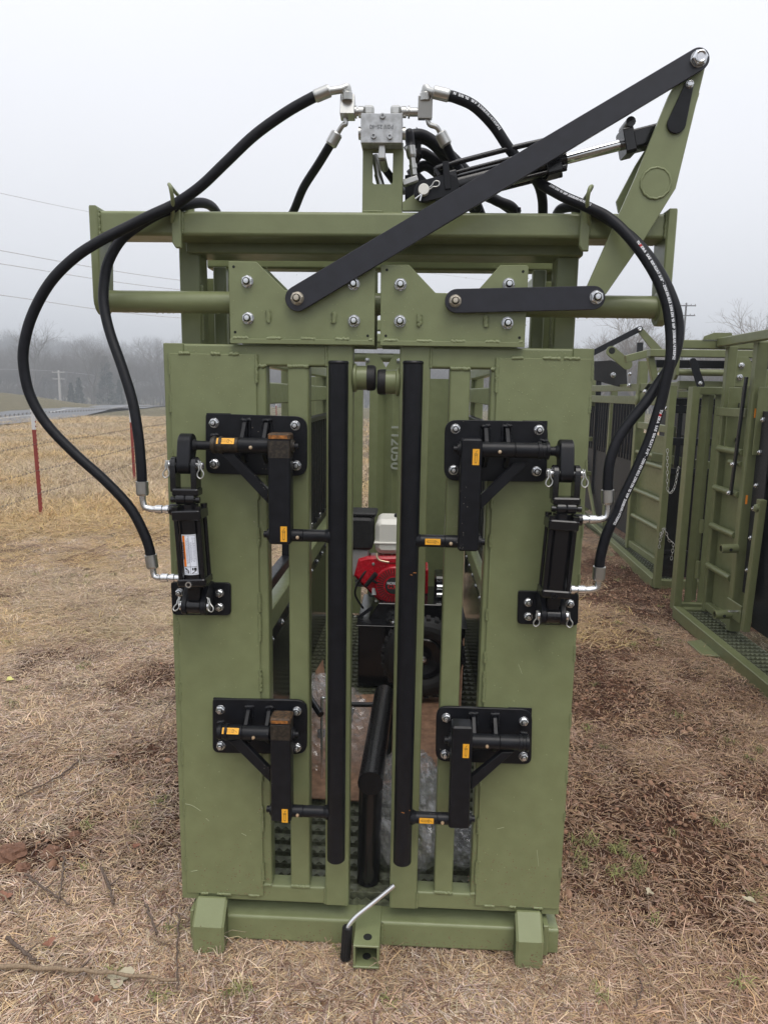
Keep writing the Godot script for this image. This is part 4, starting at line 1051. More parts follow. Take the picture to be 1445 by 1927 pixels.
# a short hydraulic ram from a crank on the pivot down to a clevis on the door
func cylinder(t: Node3D, s: int, j: Array, plate: PackedVector2Array, bolts: PackedVector2Array) -> void:
	var c := node("door_cylinder", t)
	var axle: Vector3 = j[0]; var pin: Vector3 = j[1]; var clamp: Vector3 = j[2]; var top: Vector3 = j[3]; var bot: Vector3 = j[4]; var foot: Vector3 = j[5]
	# crank cam seen edge on
	var poly := slot_poly(Vector2(axle.z - 0.004, axle.y), Vector2(pin.z, pin.y), 0.028, 0.02)
	put("crank_cam", Geo.new().prism(poly, 0.0, 0.031, 0.002, Transform3D(Basis(Vector3(0, 0, 1), Vector3(0, 1, 0), Vector3(-1, 0, 0)), Vector3(pin.x + 0.0155, 0, 0))), M.black, c)
	var inward := -s
	put("axle", Geo.new().lathe([Vector2(0.016, 0), Vector2(0.011, 0.008), Vector2(0.0105, 0.05)], Vector3(pin.x + inward * 0.0155, axle.y, 0.062), Vector3(inward, 0, 0), 20), M.black, c)
	# rod clevis: two cheeks with a bridge, gripping the rod with a split clamp
	for k in [-1, 1]:
		var cx: float = pin.x + k * 0.0245
		var pl := PackedVector2Array([Vector2(pin.z - 0.02, clamp.y + 0.012), Vector2(pin.z + 0.02, clamp.y + 0.012)])
		for i in 11:
			pl.append(Vector2(pin.z, pin.y) + Vector2.from_angle(PI * i / 10.0) * 0.021)
		put("clevis_cheek", Geo.new().prism(pl, 0.0, 0.013, 0.0015, Transform3D(Basis(Vector3(0, 0, 1), Vector3(0, 1, 0), Vector3(-1, 0, 0)), Vector3(cx + 0.0065, 0, 0))), M.black_gloss, c)
		r_clip(c, Vector3(pin.x + k * 0.039, pin.y + 0.004, pin.z + 0.014), Vector3(0.06 * k, -1, 0.15), Vector3(1, 0.05, 0), 0.05)
	put("clevis_bridge", Geo.new().box(Vector3(clamp.x - 0.031, clamp.y + 0.002, clamp.z - 0.022), Vector3(clamp.x + 0.031, clamp.y + 0.02, clamp.z + 0.02), 0.004), M.black_gloss, c)
	put("clevis_pin", Geo.new().lathe([Vector2(0, -0.043), Vector2(0.0115, -0.043), Vector2(0.0115, -0.036), Vector2(0.0085, -0.036), Vector2(0.0085, 0.043), Vector2(0, 0.043)], pin, Vector3.RIGHT, 20), M.zinc, c)
	for k in [-0.0115, 0.0115]:
		put("split_clamp", Geo.new().lathe([Vector2(0, -0.0105), Vector2(0.0115, -0.0105), Vector2(0.0125, -0.009), Vector2(0.0125, 0.009), Vector2(0.0115, 0.0105), Vector2(0, 0.0105)], clamp + Vector3(k, -0.005, 0.012), Vector3.RIGHT, 16), M.black_gloss, c)
	put("clamp_bolt", Geo.new().lathe([Vector2(0, -0.034), Vector2(0.008, -0.034), Vector2(0.008, -0.025), Vector2(0.005, -0.025), Vector2(0.005, 0.025), Vector2(0.008, 0.025), Vector2(0.008, 0.034), Vector2(0, 0.034)], clamp + Vector3(0, -0.006, 0.014), Vector3.RIGHT, 6), M.black_gloss, c)
	# barrel between square end caps, held by tie rods
	var d := (bot - top).normalized()
	var side := Vector3.BACK.cross(d).normalized() * -1.0
	var fw := d.cross(side).normalized()
	if fw.z < 0:
		fw = -fw
	var L := top.distance_to(bot)
	put("gland", Geo.new().lathe([Vector2(0, -0.03), Vector2(0.012, -0.03), Vector2(0.012, -0.018), Vector2(0.021, -0.018), Vector2(0.021, 0.0)], top, d, 20), M.black_gloss, c)
	put("top_cap", Geo.new().bar(top - d * 0.006, top + d * 0.018, 0.07, 0.07, fw, 0.008, 0.003), M.black_gloss, c)
	put("barrel", Geo.new().lathe([Vector2(0.029, 0.017), Vector2(0.029, L - 0.004)], top, d, 32), M.black_gloss, c)
	put("bottom_cap", Geo.new().bar(top + d * (L - 0.006), top + d * (L + 0.012), 0.07, 0.066, fw, 0.008, 0.003), M.black_gloss, c)
	for q in [[1, 1], [1, -1], [-1, 1], [-1, -1]]:
		var o: Vector3 = side * (0.0268 * q[0]) + fw * (0.0245 * q[1])
		put("tie_rod", Geo.new().tube([top + o - d * 0.01, top + o + d * (L + 0.014)], 0.0055, 10), M.black_gloss, c)
		put("tie_nut", Geo.new().lathe([Vector2(0, 0), Vector2(0.0085, 0), Vector2(0.0085, 0.009), Vector2(0, 0.009)], top + o - d * 0.015, d, 6), M.black_gloss, c)
	put("port_boss", Geo.new().lathe([Vector2(0, 0), Vector2(0.014, 0), Vector2(0.014, 0.02), Vector2(0, 0.02)], top + Vector3(s * 0.026, 0.003, 0.0), Vector3(s, 0, 0), 16), M.black_gloss, c)
	put("port_ring", Geo.new().lathe([Vector2(0.0045, 0), Vector2(0.0075, 0), Vector2(0.0075, 0.003), Vector2(0.0045, 0.003), Vector2(0.0045, 0)], bot + fw * 0.033 + Vector3(-0.006, -0.006, 0), Vector3.BACK, 18), M.zinc if s < 0 else M.black, c)
	# foot plate on the door, lugs and pin
	put("foot_plate", Geo.new().prism(plate_poly(plate, [0.006, 0.012, 0.012, 0.012]), 0.0052, 0.0135, 0.001), M.black, c)
	for q in bolts:
		bolt(c, Vector3(q.x, q.y, 0.0135), 0.0095)
	for k in [-1, 1]:
		var pl := PackedVector2Array([Vector2(0.0135, foot.y + 0.045), Vector2(0.06, foot.y + 0.045)])
		for i in 9:
			pl.append(Vector2(foot.z + 0.004, foot.y) + Vector2.from_angle(PI * (0.25 - 0.75 * i / 8.0)) * 0.022)
		pl.append(Vector2(0.0135, foot.y - 0.022))
		put("foot_lug", Geo.new().prism(pl, 0.0, 0.012, 0.001, Transform3D(Basis(Vector3(0, 0, 1), Vector3(0, 1, 0), Vector3(-1, 0, 0)), Vector3(foot.x + k * 0.023 + 0.006, 0, 0))), M.black, c)
		put("pin_head", Geo.new().lathe([Vector2(0, 0), Vector2(0.012, 0), Vector2(0.012, 0.005), Vector2(0, 0.005)], foot + Vector3(k * 0.031, 0, 0.004), Vector3(k, 0, 0), 16), M.zinc, c)
		r_clip(c, foot + Vector3(k * 0.037, 0.016 if s < 0 else 0.004, 0.012), Vector3(0.1 * k, -1, 0.1) if s > 0 else Vector3(0.25 * k, -0.85, 0.3), Vector3(1, 0.1, 0.2), 0.046)
	put("foot_eye", Geo.new().lathe([Vector2(0, -0.0155), Vector2(0.02, -0.0155), Vector2(0.02, 0.0155), Vector2(0, 0.0155)], foot + Vector3(0, 0, 0.004), Vector3.RIGHT, 24), M.black_gloss, c)
	put("foot_tang", Geo.new().box(Vector3(foot.x - 0.015, foot.y, foot.z - 0.012), Vector3(foot.x + 0.015, bot.y, foot.z + 0.014), 0.003), M.black_gloss, c)
	if s < 0:
		warning_sticker(c, top, d, side, fw, L)

func warning_sticker(c: Node3D, top: Vector3, d: Vector3, side: Vector3, fw: Vector3, L: float) -> void:
	# a printed label wrapped round the front of the barrel; drawn flat in an image: orange band, print, pictograms
	var W := 96; var H := 192
	var im := Image.create(W, H, false, Image.FORMAT_RGB8)
	im.fill(Color(0.86, 0.88, 0.92))
	im.fill_rect(Rect2i(5, 5, W - 10, H - 10), Color(0.16, 0.17, 0.2))
	im.fill_rect(Rect2i(6, 6, W - 12, H - 12), Color(0.9, 0.92, 0.96))
	im.fill_rect(Rect2i(6, 6, 18, 146), Color(0.98, 0.52, 0.04))
	im.fill_rect(Rect2i(48, 6, 2, H - 12), Color(0.3, 0.31, 0.36))
	im.fill_rect(Rect2i(6, 152, W - 12, 2), Color(0.3, 0.31, 0.36))
	var r := RandomNumberGenerator.new()
	r.seed = 4
	for x in [29, 34, 39, 44, 54, 59, 64, 72, 78, 84]:
		var y := 14 + r.randi_range(0, 26)
		while y < 140 - r.randi_range(0, 24):
			var l := r.randi_range(3, 9)
			im.fill_rect(Rect2i(x, y, 2, l), Color(0.42, 0.43, 0.5))
			y += l + 2
	for k in 24:   # the falling load and the crushed hand
		im.fill_rect(Rect2i(12 + k / 2, 158 + k / 3, 6, 6), Color(0.08, 0.08, 0.09))
	im.fill_rect(Rect2i(14, 176, 26, 3), Color(0.08, 0.08, 0.09))
	im.fill_rect(Rect2i(30, 168, 6, 16), Color(0.08, 0.08, 0.09))
	im.fill_rect(Rect2i(58, 158, 9, 12), Color(0.08, 0.08, 0.09))
	im.fill_rect(Rect2i(70, 158, 16, 14), Color(0.08, 0.08, 0.09))
	for k in 22:
		im.fill_rect(Rect2i(58 + k, 182 - k / 2, 3, 3), Color(0.08, 0.08, 0.09))
	var m := StandardMaterial3D.new()
	m.albedo_texture = ImageTexture.create_from_image(im)
	m.roughness = 0.4
	var g := Geo.new()
	var R := 0.0292
	var n := 12
	var ya := L * 0.31; var yb := L * 0.90
	for i in n:
		var ua := float(i) / n; var ub := float(i + 1) / n
		var ga := lerpf(-0.62, 0.62, ua); var gb := lerpf(-0.62, 0.62, ub)
		var oa := side * sin(ga) + fw * cos(ga); var ob := side * sin(gb) + fw * cos(gb)
		var flip := side.x < 0
		var ta := 1.0 - ua if flip else ua; var tb := 1.0 - ub if flip else ub
		g.uvquad(top + oa * R + d * ya, top + ob * R + d * ya, top + ob * R + d * yb, top + oa * R + d * yb, ((oa + ob) / 2).normalized(), Vector2(ta, 0), Vector2(tb, 0), Vector2(tb, 1), Vector2(ta, 1))
	var o := put("warning_sticker", g, m, c)
	o.set_meta("label", "white warning sticker with orange band")
	var k := Geo.new()
	var right := side if side.x > 0 else -side
	var ang := -0.50
	var out := (right * sin(ang) + fw * cos(ang)).normalized()
	var across := d.cross(out).normalized()
	if across.x > 0:
		across = -across
	# read upwards: the line runs against d, letters stand towards the left
	text_geo(k, "WARNING", 0.0062, Transform3D(Basis(-d, across, out), top + out * (R + 0.0002) + d * lerpf(ya, yb, 0.40)), 0.0003)
	put("lettering", k, M.ink, o)

func hose(t: Node3D, pts: Array, r := 0.0119, per := 10, m: Material = null) -> Array:
	var path := spline(pts, per)
	put("hydraulic_hose", Geo.new().tube(path, r, 18), m if m else M.hose, t)
	return path

# crimped ferrule and bent steel pipe from the end of a hose to a port
func hose_end(t: Node3D, end: Vector3, dir: Vector3, port: Vector3, port_dir: Vector3, flip := 1.0) -> void:
	var f := node("hose_fitting", t)
	var d := dir.normalized()
	put("ferrule", Geo.new().lathe([Vector2(0.0112, -0.002), Vector2(0.0145, -0.001), Vector2(0.0145, 0.027), Vector2(0.0128, 0.032), Vector2(0.008, 0.033), Vector2(0, 0.033)], end - d * 0.004, d, 14), M.steel, f)
	var a := end + d * 0.028
	var pd := port_dir.normalized()
	var b := port + pd * 0.045
	var corner := a + d * maxf(0.012, (b - a).dot(d))
	put("bent_pipe", Geo.new().tube(spline([a, a.lerp(corner, 0.45), corner.lerp((a + b) / 2, 0.3), b.lerp(corner, 0.35), b], 6), 0.0075, 14), M.zinc, f)
	put("swivel_nut", Geo.new().lathe([Vector2(0, 0), Vector2(0.0105, 0.001), Vector2(0.0105, 0.017), Vector2(0.0085, 0.019), Vector2(0.0085, 0.024), Vector2(0.0112, 0.025), Vector2(0.0112, 0.033), Vector2(0.0095, 0.035), Vector2(0.0095, 0.05), Vector2(0, 0.05)], b, -pd, 6), M.zinc, f)

func hoses(t: Node3D) -> void:
	var a := hose(t, [Vector3(-0.1349, 2.1951, 0), Vector3(-0.1518, 2.1885, 0), Vector3(-0.2101, 2.1584, 0), Vector3(-0.2838, 2.11, 0), Vector3(-0.3513, 2.0491, 0.005), Vector3(-0.4082, 1.9994, 0.005), Vector3(-0.4591, 1.9655, 0.005), Vector3(-0.4855, 1.9501, 0.01), Vector3(-0.5239, 1.93, 0.02), Vector3(-0.571, 1.9041, 0.03), Vector3(-0.6327, 1.8669, 0.05), Vector3(-0.69, 1.8253, 0.065), Vector3(-0.7441, 1.7695, 0.075), Vector3(-0.7873, 1.6978, 0.08), Vector3(-0.8094, 1.628, 0.085), Vector3(-0.8131, 1.5737, 0.085), Vector3(-0.8021, 1.5129, 0.085), Vector3(-0.7682, 1.4494, 0.085), Vector3(-0.7059, 1.3818, 0.085), Vector3(-0.6326, 1.3151, 0.085), Vector3(-0.5776, 1.2537, 0.085), Vector3(-0.5478, 1.1963, 0.085), Vector3(-0.5351, 1.1575, 0.085), Vector3(-0.5315, 1.134, 0.085)])
	var fa := node("hose_fitting", t)
	put("ferrule", Geo.new().lathe([Vector2(0, 0), Vector2(0.0125, 0), Vector2(0.014, 0.003), Vector2(0.014, 0.034), Vector2(0.0118, 0.038), Vector2(0, 0.036)], Vector3(-0.112, 2.204, 0), Vector3(-0.1494, 2.1896, 0) - Vector3(-0.112, 2.204, 0), 14), M.steel, fa)
	hose_end(t, a[-1], a[-1] - a[-3], Vector3(-0.462, 1.0844, 0.09), Vector3(-1, 0, 0))
	var b := hose(t, [Vector3(-0.4198, 1.9791, -0.16), Vector3(-0.4219, 1.9847, -0.12), Vector3(-0.4315, 1.9822, -0.08), Vector3(-0.4523, 1.9709, -0.045), Vector3(-0.4811, 1.9556, -0.022), Vector3(-0.5162, 1.9411, -0.012), Vector3(-0.5649, 1.9142, -0.01), Vector3(-0.6058, 1.8784, 0), Vector3(-0.6333, 1.8284, 0.01), Vector3(-0.6436, 1.7817, 0.015), Vector3(-0.6431, 1.7296, 0.025), Vector3(-0.6258, 1.665, 0.04), Vector3(-0.5921, 1.5838, 0.06), Vector3(-0.5643, 1.5044, 0.075), Vector3(-0.5498, 1.4247, 0.085), Vector3(-0.5444, 1.3566, 0.09), Vector3(-0.5437, 1.3125, 0.09)])
	hose_end(t, b[-1], b[-1] - b[-3], Vector3(-0.4694, 1.2519, 0.09), Vector3(-1, 0, 0))
	hose(t, [Vector3(-0.2332, 1.987, -0.2), Vector3(-0.2198, 1.9954, -0.17), Vector3(-0.1917, 2.0332, -0.13), Vector3(-0.1479, 2.0727, -0.08), Vector3(-0.1152, 2.1028, -0.04), Vector3(-0.1087, 2.1114, -0.038)], 0.0105)
	var fb := node("hose_fitting", t)
	put("ferrule", Geo.new().lathe([Vector2(0, 0), Vector2(0.0125, 0), Vector2(0.0142, 0.003), Vector2(0.0142, 0.028), Vector2(0.011, 0.032), Vector2(0, 0.032)], Vector3(-0.0987, 2.1268, -0.036), Vector3(-0.1152, 2.1004, -0.04) - Vector3(-0.0987, 2.1268, -0.036), 14), M.steel, fb)
	# right side: one loop from the top of the tower behind the long bar
	var c := hose(t, [Vector3(0.1526, 2.1927, 0), Vector3(0.1718, 2.1883, 0), Vector3(0.2131, 2.1725, -0.005), Vector3(0.259, 2.1377, -0.02), Vector3(0.2985, 2.0912, -0.03), Vector3(0.3416, 2.0521, -0.045), Vector3(0.3756, 2.0304, -0.08), Vector3(0.3924, 2.0023, -0.11), Vector3(0.4003, 1.9764, -0.14)])
	put("ferrule", Geo.new().lathe([Vector2(0, 0), Vector2(0.0125, 0), Vector2(0.014, 0.003), Vector2(0.014, 0.034), Vector2(0.0118, 0.038), Vector2(0, 0.036)], Vector3(0.1203, 2.2004, 0), Vector3(0.1598, 2.1916, 0) - Vector3(0.1203, 2.2004, 0), 14), M.steel, fb)
	hose_text(t, c, "N  DN 10  WP 330BAR/4785PSI", 0.012, 1.0, 0.0062, "")
	# second pipe of the right tee down behind the cylinder
	hose(t, [Vector3(0.1522, 2.1055, -0.04), Vector3(0.1658, 2.0848, -0.055), Vector3(0.1904, 2.0556, -0.075), Vector3(0.2173, 2.0268, -0.1), Vector3(0.2422, 1.9904, -0.15)], 0.0105)
	put("ferrule", Geo.new().lathe([Vector2(0, 0), Vector2(0.0125, 0), Vector2(0.0142, 0.003), Vector2(0.0142, 0.028), Vector2(0.011, 0.032), Vector2(0, 0.032)], Vector3(0.1391, 2.1271, -0.036), Vector3(0.156, 2.0998, -0.04) - Vector3(0.1391, 2.1271, -0.036), 14), M.steel, fb)
	# a bundle behind the tower
	hose(t, [Vector3(0.0618, 2.1409, -0.12), Vector3(0.0732, 2.1505, -0.12), Vector3(0.1055, 2.1515, -0.13), Vector3(0.1585, 2.1196, -0.14), Vector3(0.2129, 2.0737, -0.15), Vector3(0.2751, 2.0182, -0.16), Vector3(0.3234, 2.0008, -0.17), Vector3(0.3414, 1.9855, -0.18)], 0.0125)
	hose(t, [Vector3(0.062, 2.1194, -0.14), Vector3(0.0927, 2.1475, -0.14), Vector3(0.1257, 2.1386, -0.15), Vector3(0.1737, 2.098, -0.17), Vector3(0.243, 2.0383, -0.18), Vector3(0.2974, 2.0133, -0.18), Vector3(0.3469, 1.9853, -0.19)], 0.0125)
	hose(t, [Vector3(0.0805, 2.1102, -0.17), Vector3(0.1001, 2.1283, -0.18), Vector3(0.1478, 2.1039, -0.19), Vector3(0.1896, 2.0715, -0.2), Vector3(0.2323, 2.0308, -0.21), Vector3(0.2552, 1.9906, -0.22)], 0.0125)
	hose(t, [Vector3(0.0676, 2.0812, -0.2), Vector3(0.1076, 2.1042, -0.2), Vector3(0.1558, 2.0713, -0.2), Vector3(0.2046, 2.0281, -0.2), Vector3(0.2466, 1.9897, -0.2)], 0.0125)
	put("stub", Geo.new().tube([Vector3(0.3374, 1.9714, -0.11), Vector3(0.3369, 1.9825, -0.11)], 0.005, 10), M.black, t)
	# outer loop pair on the right
	var e := hose(t, [Vector3(0.4355, 1.9766, -0.14), Vector3(0.4378, 1.9781, -0.1), Vector3(0.4573, 1.9733, -0.06), Vector3(0.4846, 1.9603, -0.03), Vector3(0.5135, 1.9464, -0.02), Vector3(0.5563, 1.912, 0), Vector3(0.6041, 1.8621, 0.02), Vector3(0.6454, 1.8023, 0.035), Vector3(0.6724, 1.7405, 0.05), Vector3(0.6837, 1.696, 0.055), Vector3(0.6832, 1.6513, 0.06), Vector3(0.6719, 1.6076, 0.062), Vector3(0.6453, 1.5633, 0.067), Vector3(0.6196, 1.5236, 0.075), Vector3(0.5856, 1.4789, 0.08), Vector3(0.5595, 1.439, 0.085), Vector3(0.5435, 1.3906, 0.09), Vector3(0.541, 1.3478, 0.09), Vector3(0.5425, 1.3158, 0.09)])
	hose_end(t, e[-1], e[-1] - e[-3], Vector3(0.4762, 1.2509, 0.09), Vector3(1, 0, 0))
	var g := hose(t, [Vector3(0.3785, 2.0198, -0.05), Vector3(0.3979, 2.0029, -0.03), Vector3(0.4277, 1.9829, -0.015), Vector3(0.4592, 1.9655, 0), Vector3(0.4836, 1.9512, 0.012), Vector3(0.516, 1.9336, 0.02), Vector3(0.5481, 1.901, 0.04), Vector3(0.5854, 1.8522, 0.06), Vector3(0.6197, 1.7958, 0.075), Vector3(0.6412, 1.7439, 0.085), Vector3(0.6508, 1.7038, 0.09), Vector3(0.6563, 1.6578, 0.095), Vector3(0.6568, 1.6162, 0.1), Vector3(0.6503, 1.5676, 0.1), Vector3(0.6434, 1.5219, 0.1), Vector3(0.6356, 1.4865, 0.1), Vector3(0.6222, 1.4315, 0.1), Vector3(0.5967, 1.3587, 0.1), Vector3(0.5745, 1.302, 0.1), Vector3(0.5642, 1.2668, 0.098), Vector3(0.5463, 1.2209, 0.095), Vector3(0.536, 1.167, 0.092), Vector3(0.535, 1.1346, 0.09)])
	hose_end(t, g[-1], g[-1] - g[-3], Vector3(0.4602, 1.0823, 0.09), Vector3(1, 0, 0))
	hose_text(t, g, "TUNDRA  SAE 100 R2AT 3/8\" - DIN EN 853 2SN DN 10 WP 330BAR/4785PSI", 0.275, 0.88, 0.0062, "N")
	hose_text(t, g, "TUNDRA  SAE 100 R2AT 3/8\" - DIN EN 853 2SN DN 10 WP 330BAR/4785PSI", 0.66, 0.88, 0.0062, "N")
	hose_text(t, g, "2SN DN 10 WP 330BAR/4785PSI", 0.03, 0.9, 0.0056, "")

# white print along a hose, one letter after another on its front
func hose_text(t: Node3D, path: Array, s: String, from: float, stretch: float, size: float, red: String) -> void:
	var white := Geo.new()
	var red_g := Geo.new()
	var dist := [0.0]
	for i in path.size() - 1:
		dist.append(dist[-1] + path[i].distance_to(path[i + 1]))
	var at := from
	var eye := Vector3(0.1, 0.1, 1).normalized()
	var first_n := true
	for ch in s:
		var i: int = dist.bsearch(at) - 1
		if i < 0 or i >= path.size() - 1:
			if i >= path.size() - 1:
				break
			i = 0
		var d: Vector3 = (path[i + 1] - path[i]).normalized()
		var p: Vector3 = path[i] + d * (at - dist[i])
		var o := (eye - d * eye.dot(d)).normalized()
		var u := o.cross(d).normalized()
		o = (o + u * 0.15).normalized()
		u = o.cross(d).normalized()
		var adv := size * 0.40
		if ch != " ":
			var is_red := red != "" and ch == red and first_n
			if is_red:
				first_n = false
			adv = text_geo(red_g if is_red else white, ch, size, Transform3D(Basis(d, u, o), p + o * 0.01188), 0.0006, "Droid Sans", true, false) + size * 0.17
		at += adv * stretch
	if white.v.size():
		put("hose_lettering", white, M.white_print, t)
	if red_g.v.size():
		put("hose_lettering", red_g, M.red_print, t)

# rain beading on the paint, mud flecks low down, dust on the arms
func droplets(t: Node3D) -> void:
	var rain := []
	for i in 420:
		var s := -1 if rng.randf() < 0.5 else 1
		var y := 1.64 - absf(rng.randfn(0.0, 0.09)) if rng.randf() < 0.6 else rng.randf_range(0.18, 1.6)
		rain.append([Vector3(s * rng.randf_range(0.29, 0.475), y, 0.005), Vector3.ONE * rng.randf_range(0.5, 1.15)])
	for i in 160:
		rain.append([Vector3(rng.randf_range(-0.37, 0.37), rng.randf_range(1.655, 1.84), 0.0122), Vector3.ONE * rng.randf_range(0.5, 1.1)])
	for i in 120:
		rain.append([Vector3(rng.randf_range(-0.64, 0.66), 1.7455 - 0.0262, -0.058 + rng.randf_range(-0.006, 0.006)), Vector3.ONE * rng.randf_range(1.0, 2.2)])
	var mud_spots := []
	for i in 520:
		var s := -1 if rng.randf() < 0.5 else 1
		var k := rng.randf_range(0.4, 1.3)
		mud_spots.append([Vector3(s * rng.randf_range(0.26, 0.48), 0.172 + absf(rng.randfn(0.0, 0.10)), 0.0049), Vector3(k, k * rng.randf_range(0.8, 1.8), 0.3)])
	for i in 260:
		var k := rng.randf_range(0.5, 1.7)
		mud_spots.append([Vector3(rng.randf_range(-0.44, 0.46), 0.045 + absf(rng.randfn(0.0, 0.02)), 0.0072), Vector3(k, k, 0.3)])
	for i in 140:
		var k := rng.randf_range(0.5, 1.6)
		mud_spots.append([Vector3(rng.randf_range(-0.455, -0.39) if i % 2 else rng.randf_range(0.43, 0.475), 0.04 + absf(rng.randfn(0.0, 0.025)), 0.0603), Vector3(k, k, 0.3)])
	var dust := []
	for i in 150:
		var k := rng.randf_range(0.35, 0.85)
		var a: Array = [[-0.262, 1.15, 0.26, 0.0905], [-0.26, 0.43, 0.2, 0.0905], [0.205, 1.15, 0.25, 0.0905], [0.175, 0.42, 0.2, 0.0905]][i % 4]
		dust.append([Vector3(a[0] + rng.randf_range(-0.018, 0.018), a[1] + absf(rng.randfn(0.0, 0.5)) * a[2], a[3]), Vector3(k, k, 0.3)])
	for q in [["rain_droplets", rain, M.wet], ["mud_flecks", mud_spots, M.speck], ["dust_flecks", dust, M.dust]]:
		var g := SphereMesh.new()
		g.radius = 0.0011; g.height = 0.0018; g.radial_segments = 8; g.rings = 4
		var mm := MultiMesh.new()
		mm.transform_format = MultiMesh.TRANSFORM_3D
		mm.mesh = g
		mm.instance_count = q[1].size()
		for i in q[1].size():
			mm.set_instance_transform(i, Transform3D(Basis.from_scale(q[1][i][1]), q[1][i][0]))
		var o := MultiMeshInstance3D.new()
		o.multimesh = mm
		o.material_override = q[2]
		o.name = q[0]
		o.set_meta("kind", "stuff")
		t.add_child(o)

# ---------- things lying in and against the chute ----------

func contents() -> void:
	var unit := power_unit(Vector3(0.0937, 0.153, -1.46))
	tag(unit, "red petrol engine with white fuel tank on a black oil tank inside the chute", "power unit")
	var other: Node3D = unit.duplicate()
	other.name = numbered("power_unit")
	add_child(other)
	other.position = Vector3(0.23 - 0.02, 0.25, -3.3)
	tag(other, "petrol engine with white fuel tank standing behind the tail gate", "power unit")
	# wheel leaning on the oil tank
	var w := node("spare_wheel", self)
	w.position = Vector3(0.1574, 0.3711, -1.3)
	tag(w, "black pneumatic wheel leaning on the oil tank inside the chute", "wheel")
	var tr := 0.185
	var prof := []
	for i in 17:
		var g := TAU * i / 16.0
		prof.append(Vector2(tr - 0.048 + 0.048 * cos(g), 0.045 * sin(g)))
	put("tyre", Geo.new().lathe(prof, Vector3.ZERO, Vector3.BACK, 48), M.tyre, w)
	put("rim", Geo.new().lathe([Vector2(0.098, 0.022), Vector2(0.088, 0.03), Vector2(0.08, 0.01), Vector2(0.035, 0.0), Vector2(0.03, 0.025), Vector2(0.014, 0.028)], Vector3.ZERO, Vector3.BACK, 40), M.black_gloss, w)
	put("hub", Geo.new().lathe([Vector2(0.014, 0.02), Vector2(0.014, 0.034), Vector2(0.006, 0.036), Vector2(0.006, 0.03), Vector2(0, 0.03)], Vector3.ZERO, Vector3.BACK, 20), M.zinc, w)
	for k in 30:
		var a := TAU * k / 30.0
		var o := Vector3(cos(a), sin(a), 0)
		put("tread_block", Geo.new().bar(o * (tr - 0.006) + Vector3(0, 0, -0.026), o * (tr - 0.006) + Vector3(0, 0, 0.026), 0.02, 0.018, o, 0.003), M.tyre, w)
	# the bent black pipe that stands in the mouth
	var p := node("black_pipe_stand", self)
	tag(p, "glossy black pipe elbow standing upright in the gap between the doors", "pipe")
	var hy := 0.4643
	var hx := -0.0041
	put("upright_pipe", Geo.new().tube([Vector3(hx - 0.004, 0.145, -0.115), Vector3(hx, hy - 0.01, -0.115)], 0.033, 32), M.black_gloss, p)
	var far := Vector3(0.0086, 0.522, -0.62)
	put("level_pipe", Geo.new().tube([Vector3(hx, hy, -0.083), Vector3(far.x, hy, -0.68)], 0.0352, 32), M.black_wet, p)
	put("pipe_end", Geo.new().lathe([Vector2(0.034, 0), Vector2(0.034, 0.0015), Vector2(0, 0.002)], Vector3(hx, hy, -0.083), Vector3.BACK, 28), M.black, p)
	put("rear_upright", Geo.new().tube([Vector3(far.x + 0.012, hy - 0.02, -0.64), Vector3(far.x + 0.012, 0.15, -0.64)], 0.022, 20), M.black_gloss, p)
	put("side_rod", Geo.new().tube([Vector3(far.x, hy - 0.005, -0.6), Vector3(far.x - 0.12, hy - 0.008, -0.6)], 0.009, 10), M.black_gloss, p)
	# jack handle leaning on the receiver
	var j := node("jack_handle", self)
	tag(j, "bent silver crank handle with ribbed black grip leaning on the hitch receiver", "handle")
	var e0 := Vector3(0.0694, 0.2267, 0.012); var e1 := Vector3(-0.0413, 0.1463, 0.05); var e2 := Vector3(-0.052, 0.1253, 0.056)
	put("rod", Geo.new().tube(spline([e0, e0.lerp(e1, 0.5), e0.lerp(e1, 0.93), e2, e2 + Vector3(0, -0.03, 0.002)], 6), 0.0062, 14), M.zinc, j)
	var gp := [Vector2(0, 0)]
	var Lg := 0.083
	for k in 26:
		gp.append(Vector2(0.0148 if k % 3 else 0.0128, Lg * k / 25.0))
	gp.append(Vector2(0, Lg))
	var grip := Geo.new()
	var gb := Vector3(-0.0567, 0.0405, 0.06); var gt := Vector3(-0.052, 0.1301, 0.056)
	grip.lathe([Vector2(0, 0), Vector2(0.0125, 0), Vector2(0.0125, gt.distance_to(gb)), Vector2(0.0, gt.distance_to(gb))], gb, gt - gb, 24)
	var gd := (gt - gb).normalized()
	for k in 14:
		var a := TAU * k / 14.0
		var o := Vector3(cos(a), 0, sin(a))
		grip.tube([gb + o * 0.0122, gb + o * 0.0122 + gd * gt.distance_to(gb)], 0.0019, 6)
	put("ribbed_grip", grip, M.rubber, j)
	# cardboard on the floor
	var cb := node("cardboard_sheet", self)
	tag(cb, "damp brown cardboard sheet lying on the chute floor", "cardboard")
	var pts := [Vector3(-0.36, 0.157, -0.50), Vector3(-0.06, 0.158, -0.49), Vector3(0.0, 0.160, -0.58), Vector3(0.27, 0.157, -0.78), Vector3(0.30, 0.158, -1.34), Vector3(-0.05, 0.16, -1.36), Vector3(-0.38, 0.157, -1.3)]
	var poly := PackedVector2Array()
	for q in pts:
		poly.append(Vector2(q.x + rng.randf_range(-0.008, 0.008), -q.z))
	put("sheet", Geo.new().prism(poly, 0.0, 0.005, 0.0005, Transform3D(Basis(Vector3(1, 0, 0), Vector3(0, 0, -1), Vector3(0, 1, 0)), Vector3(0, 0.1565, 0))), M.card, cb)
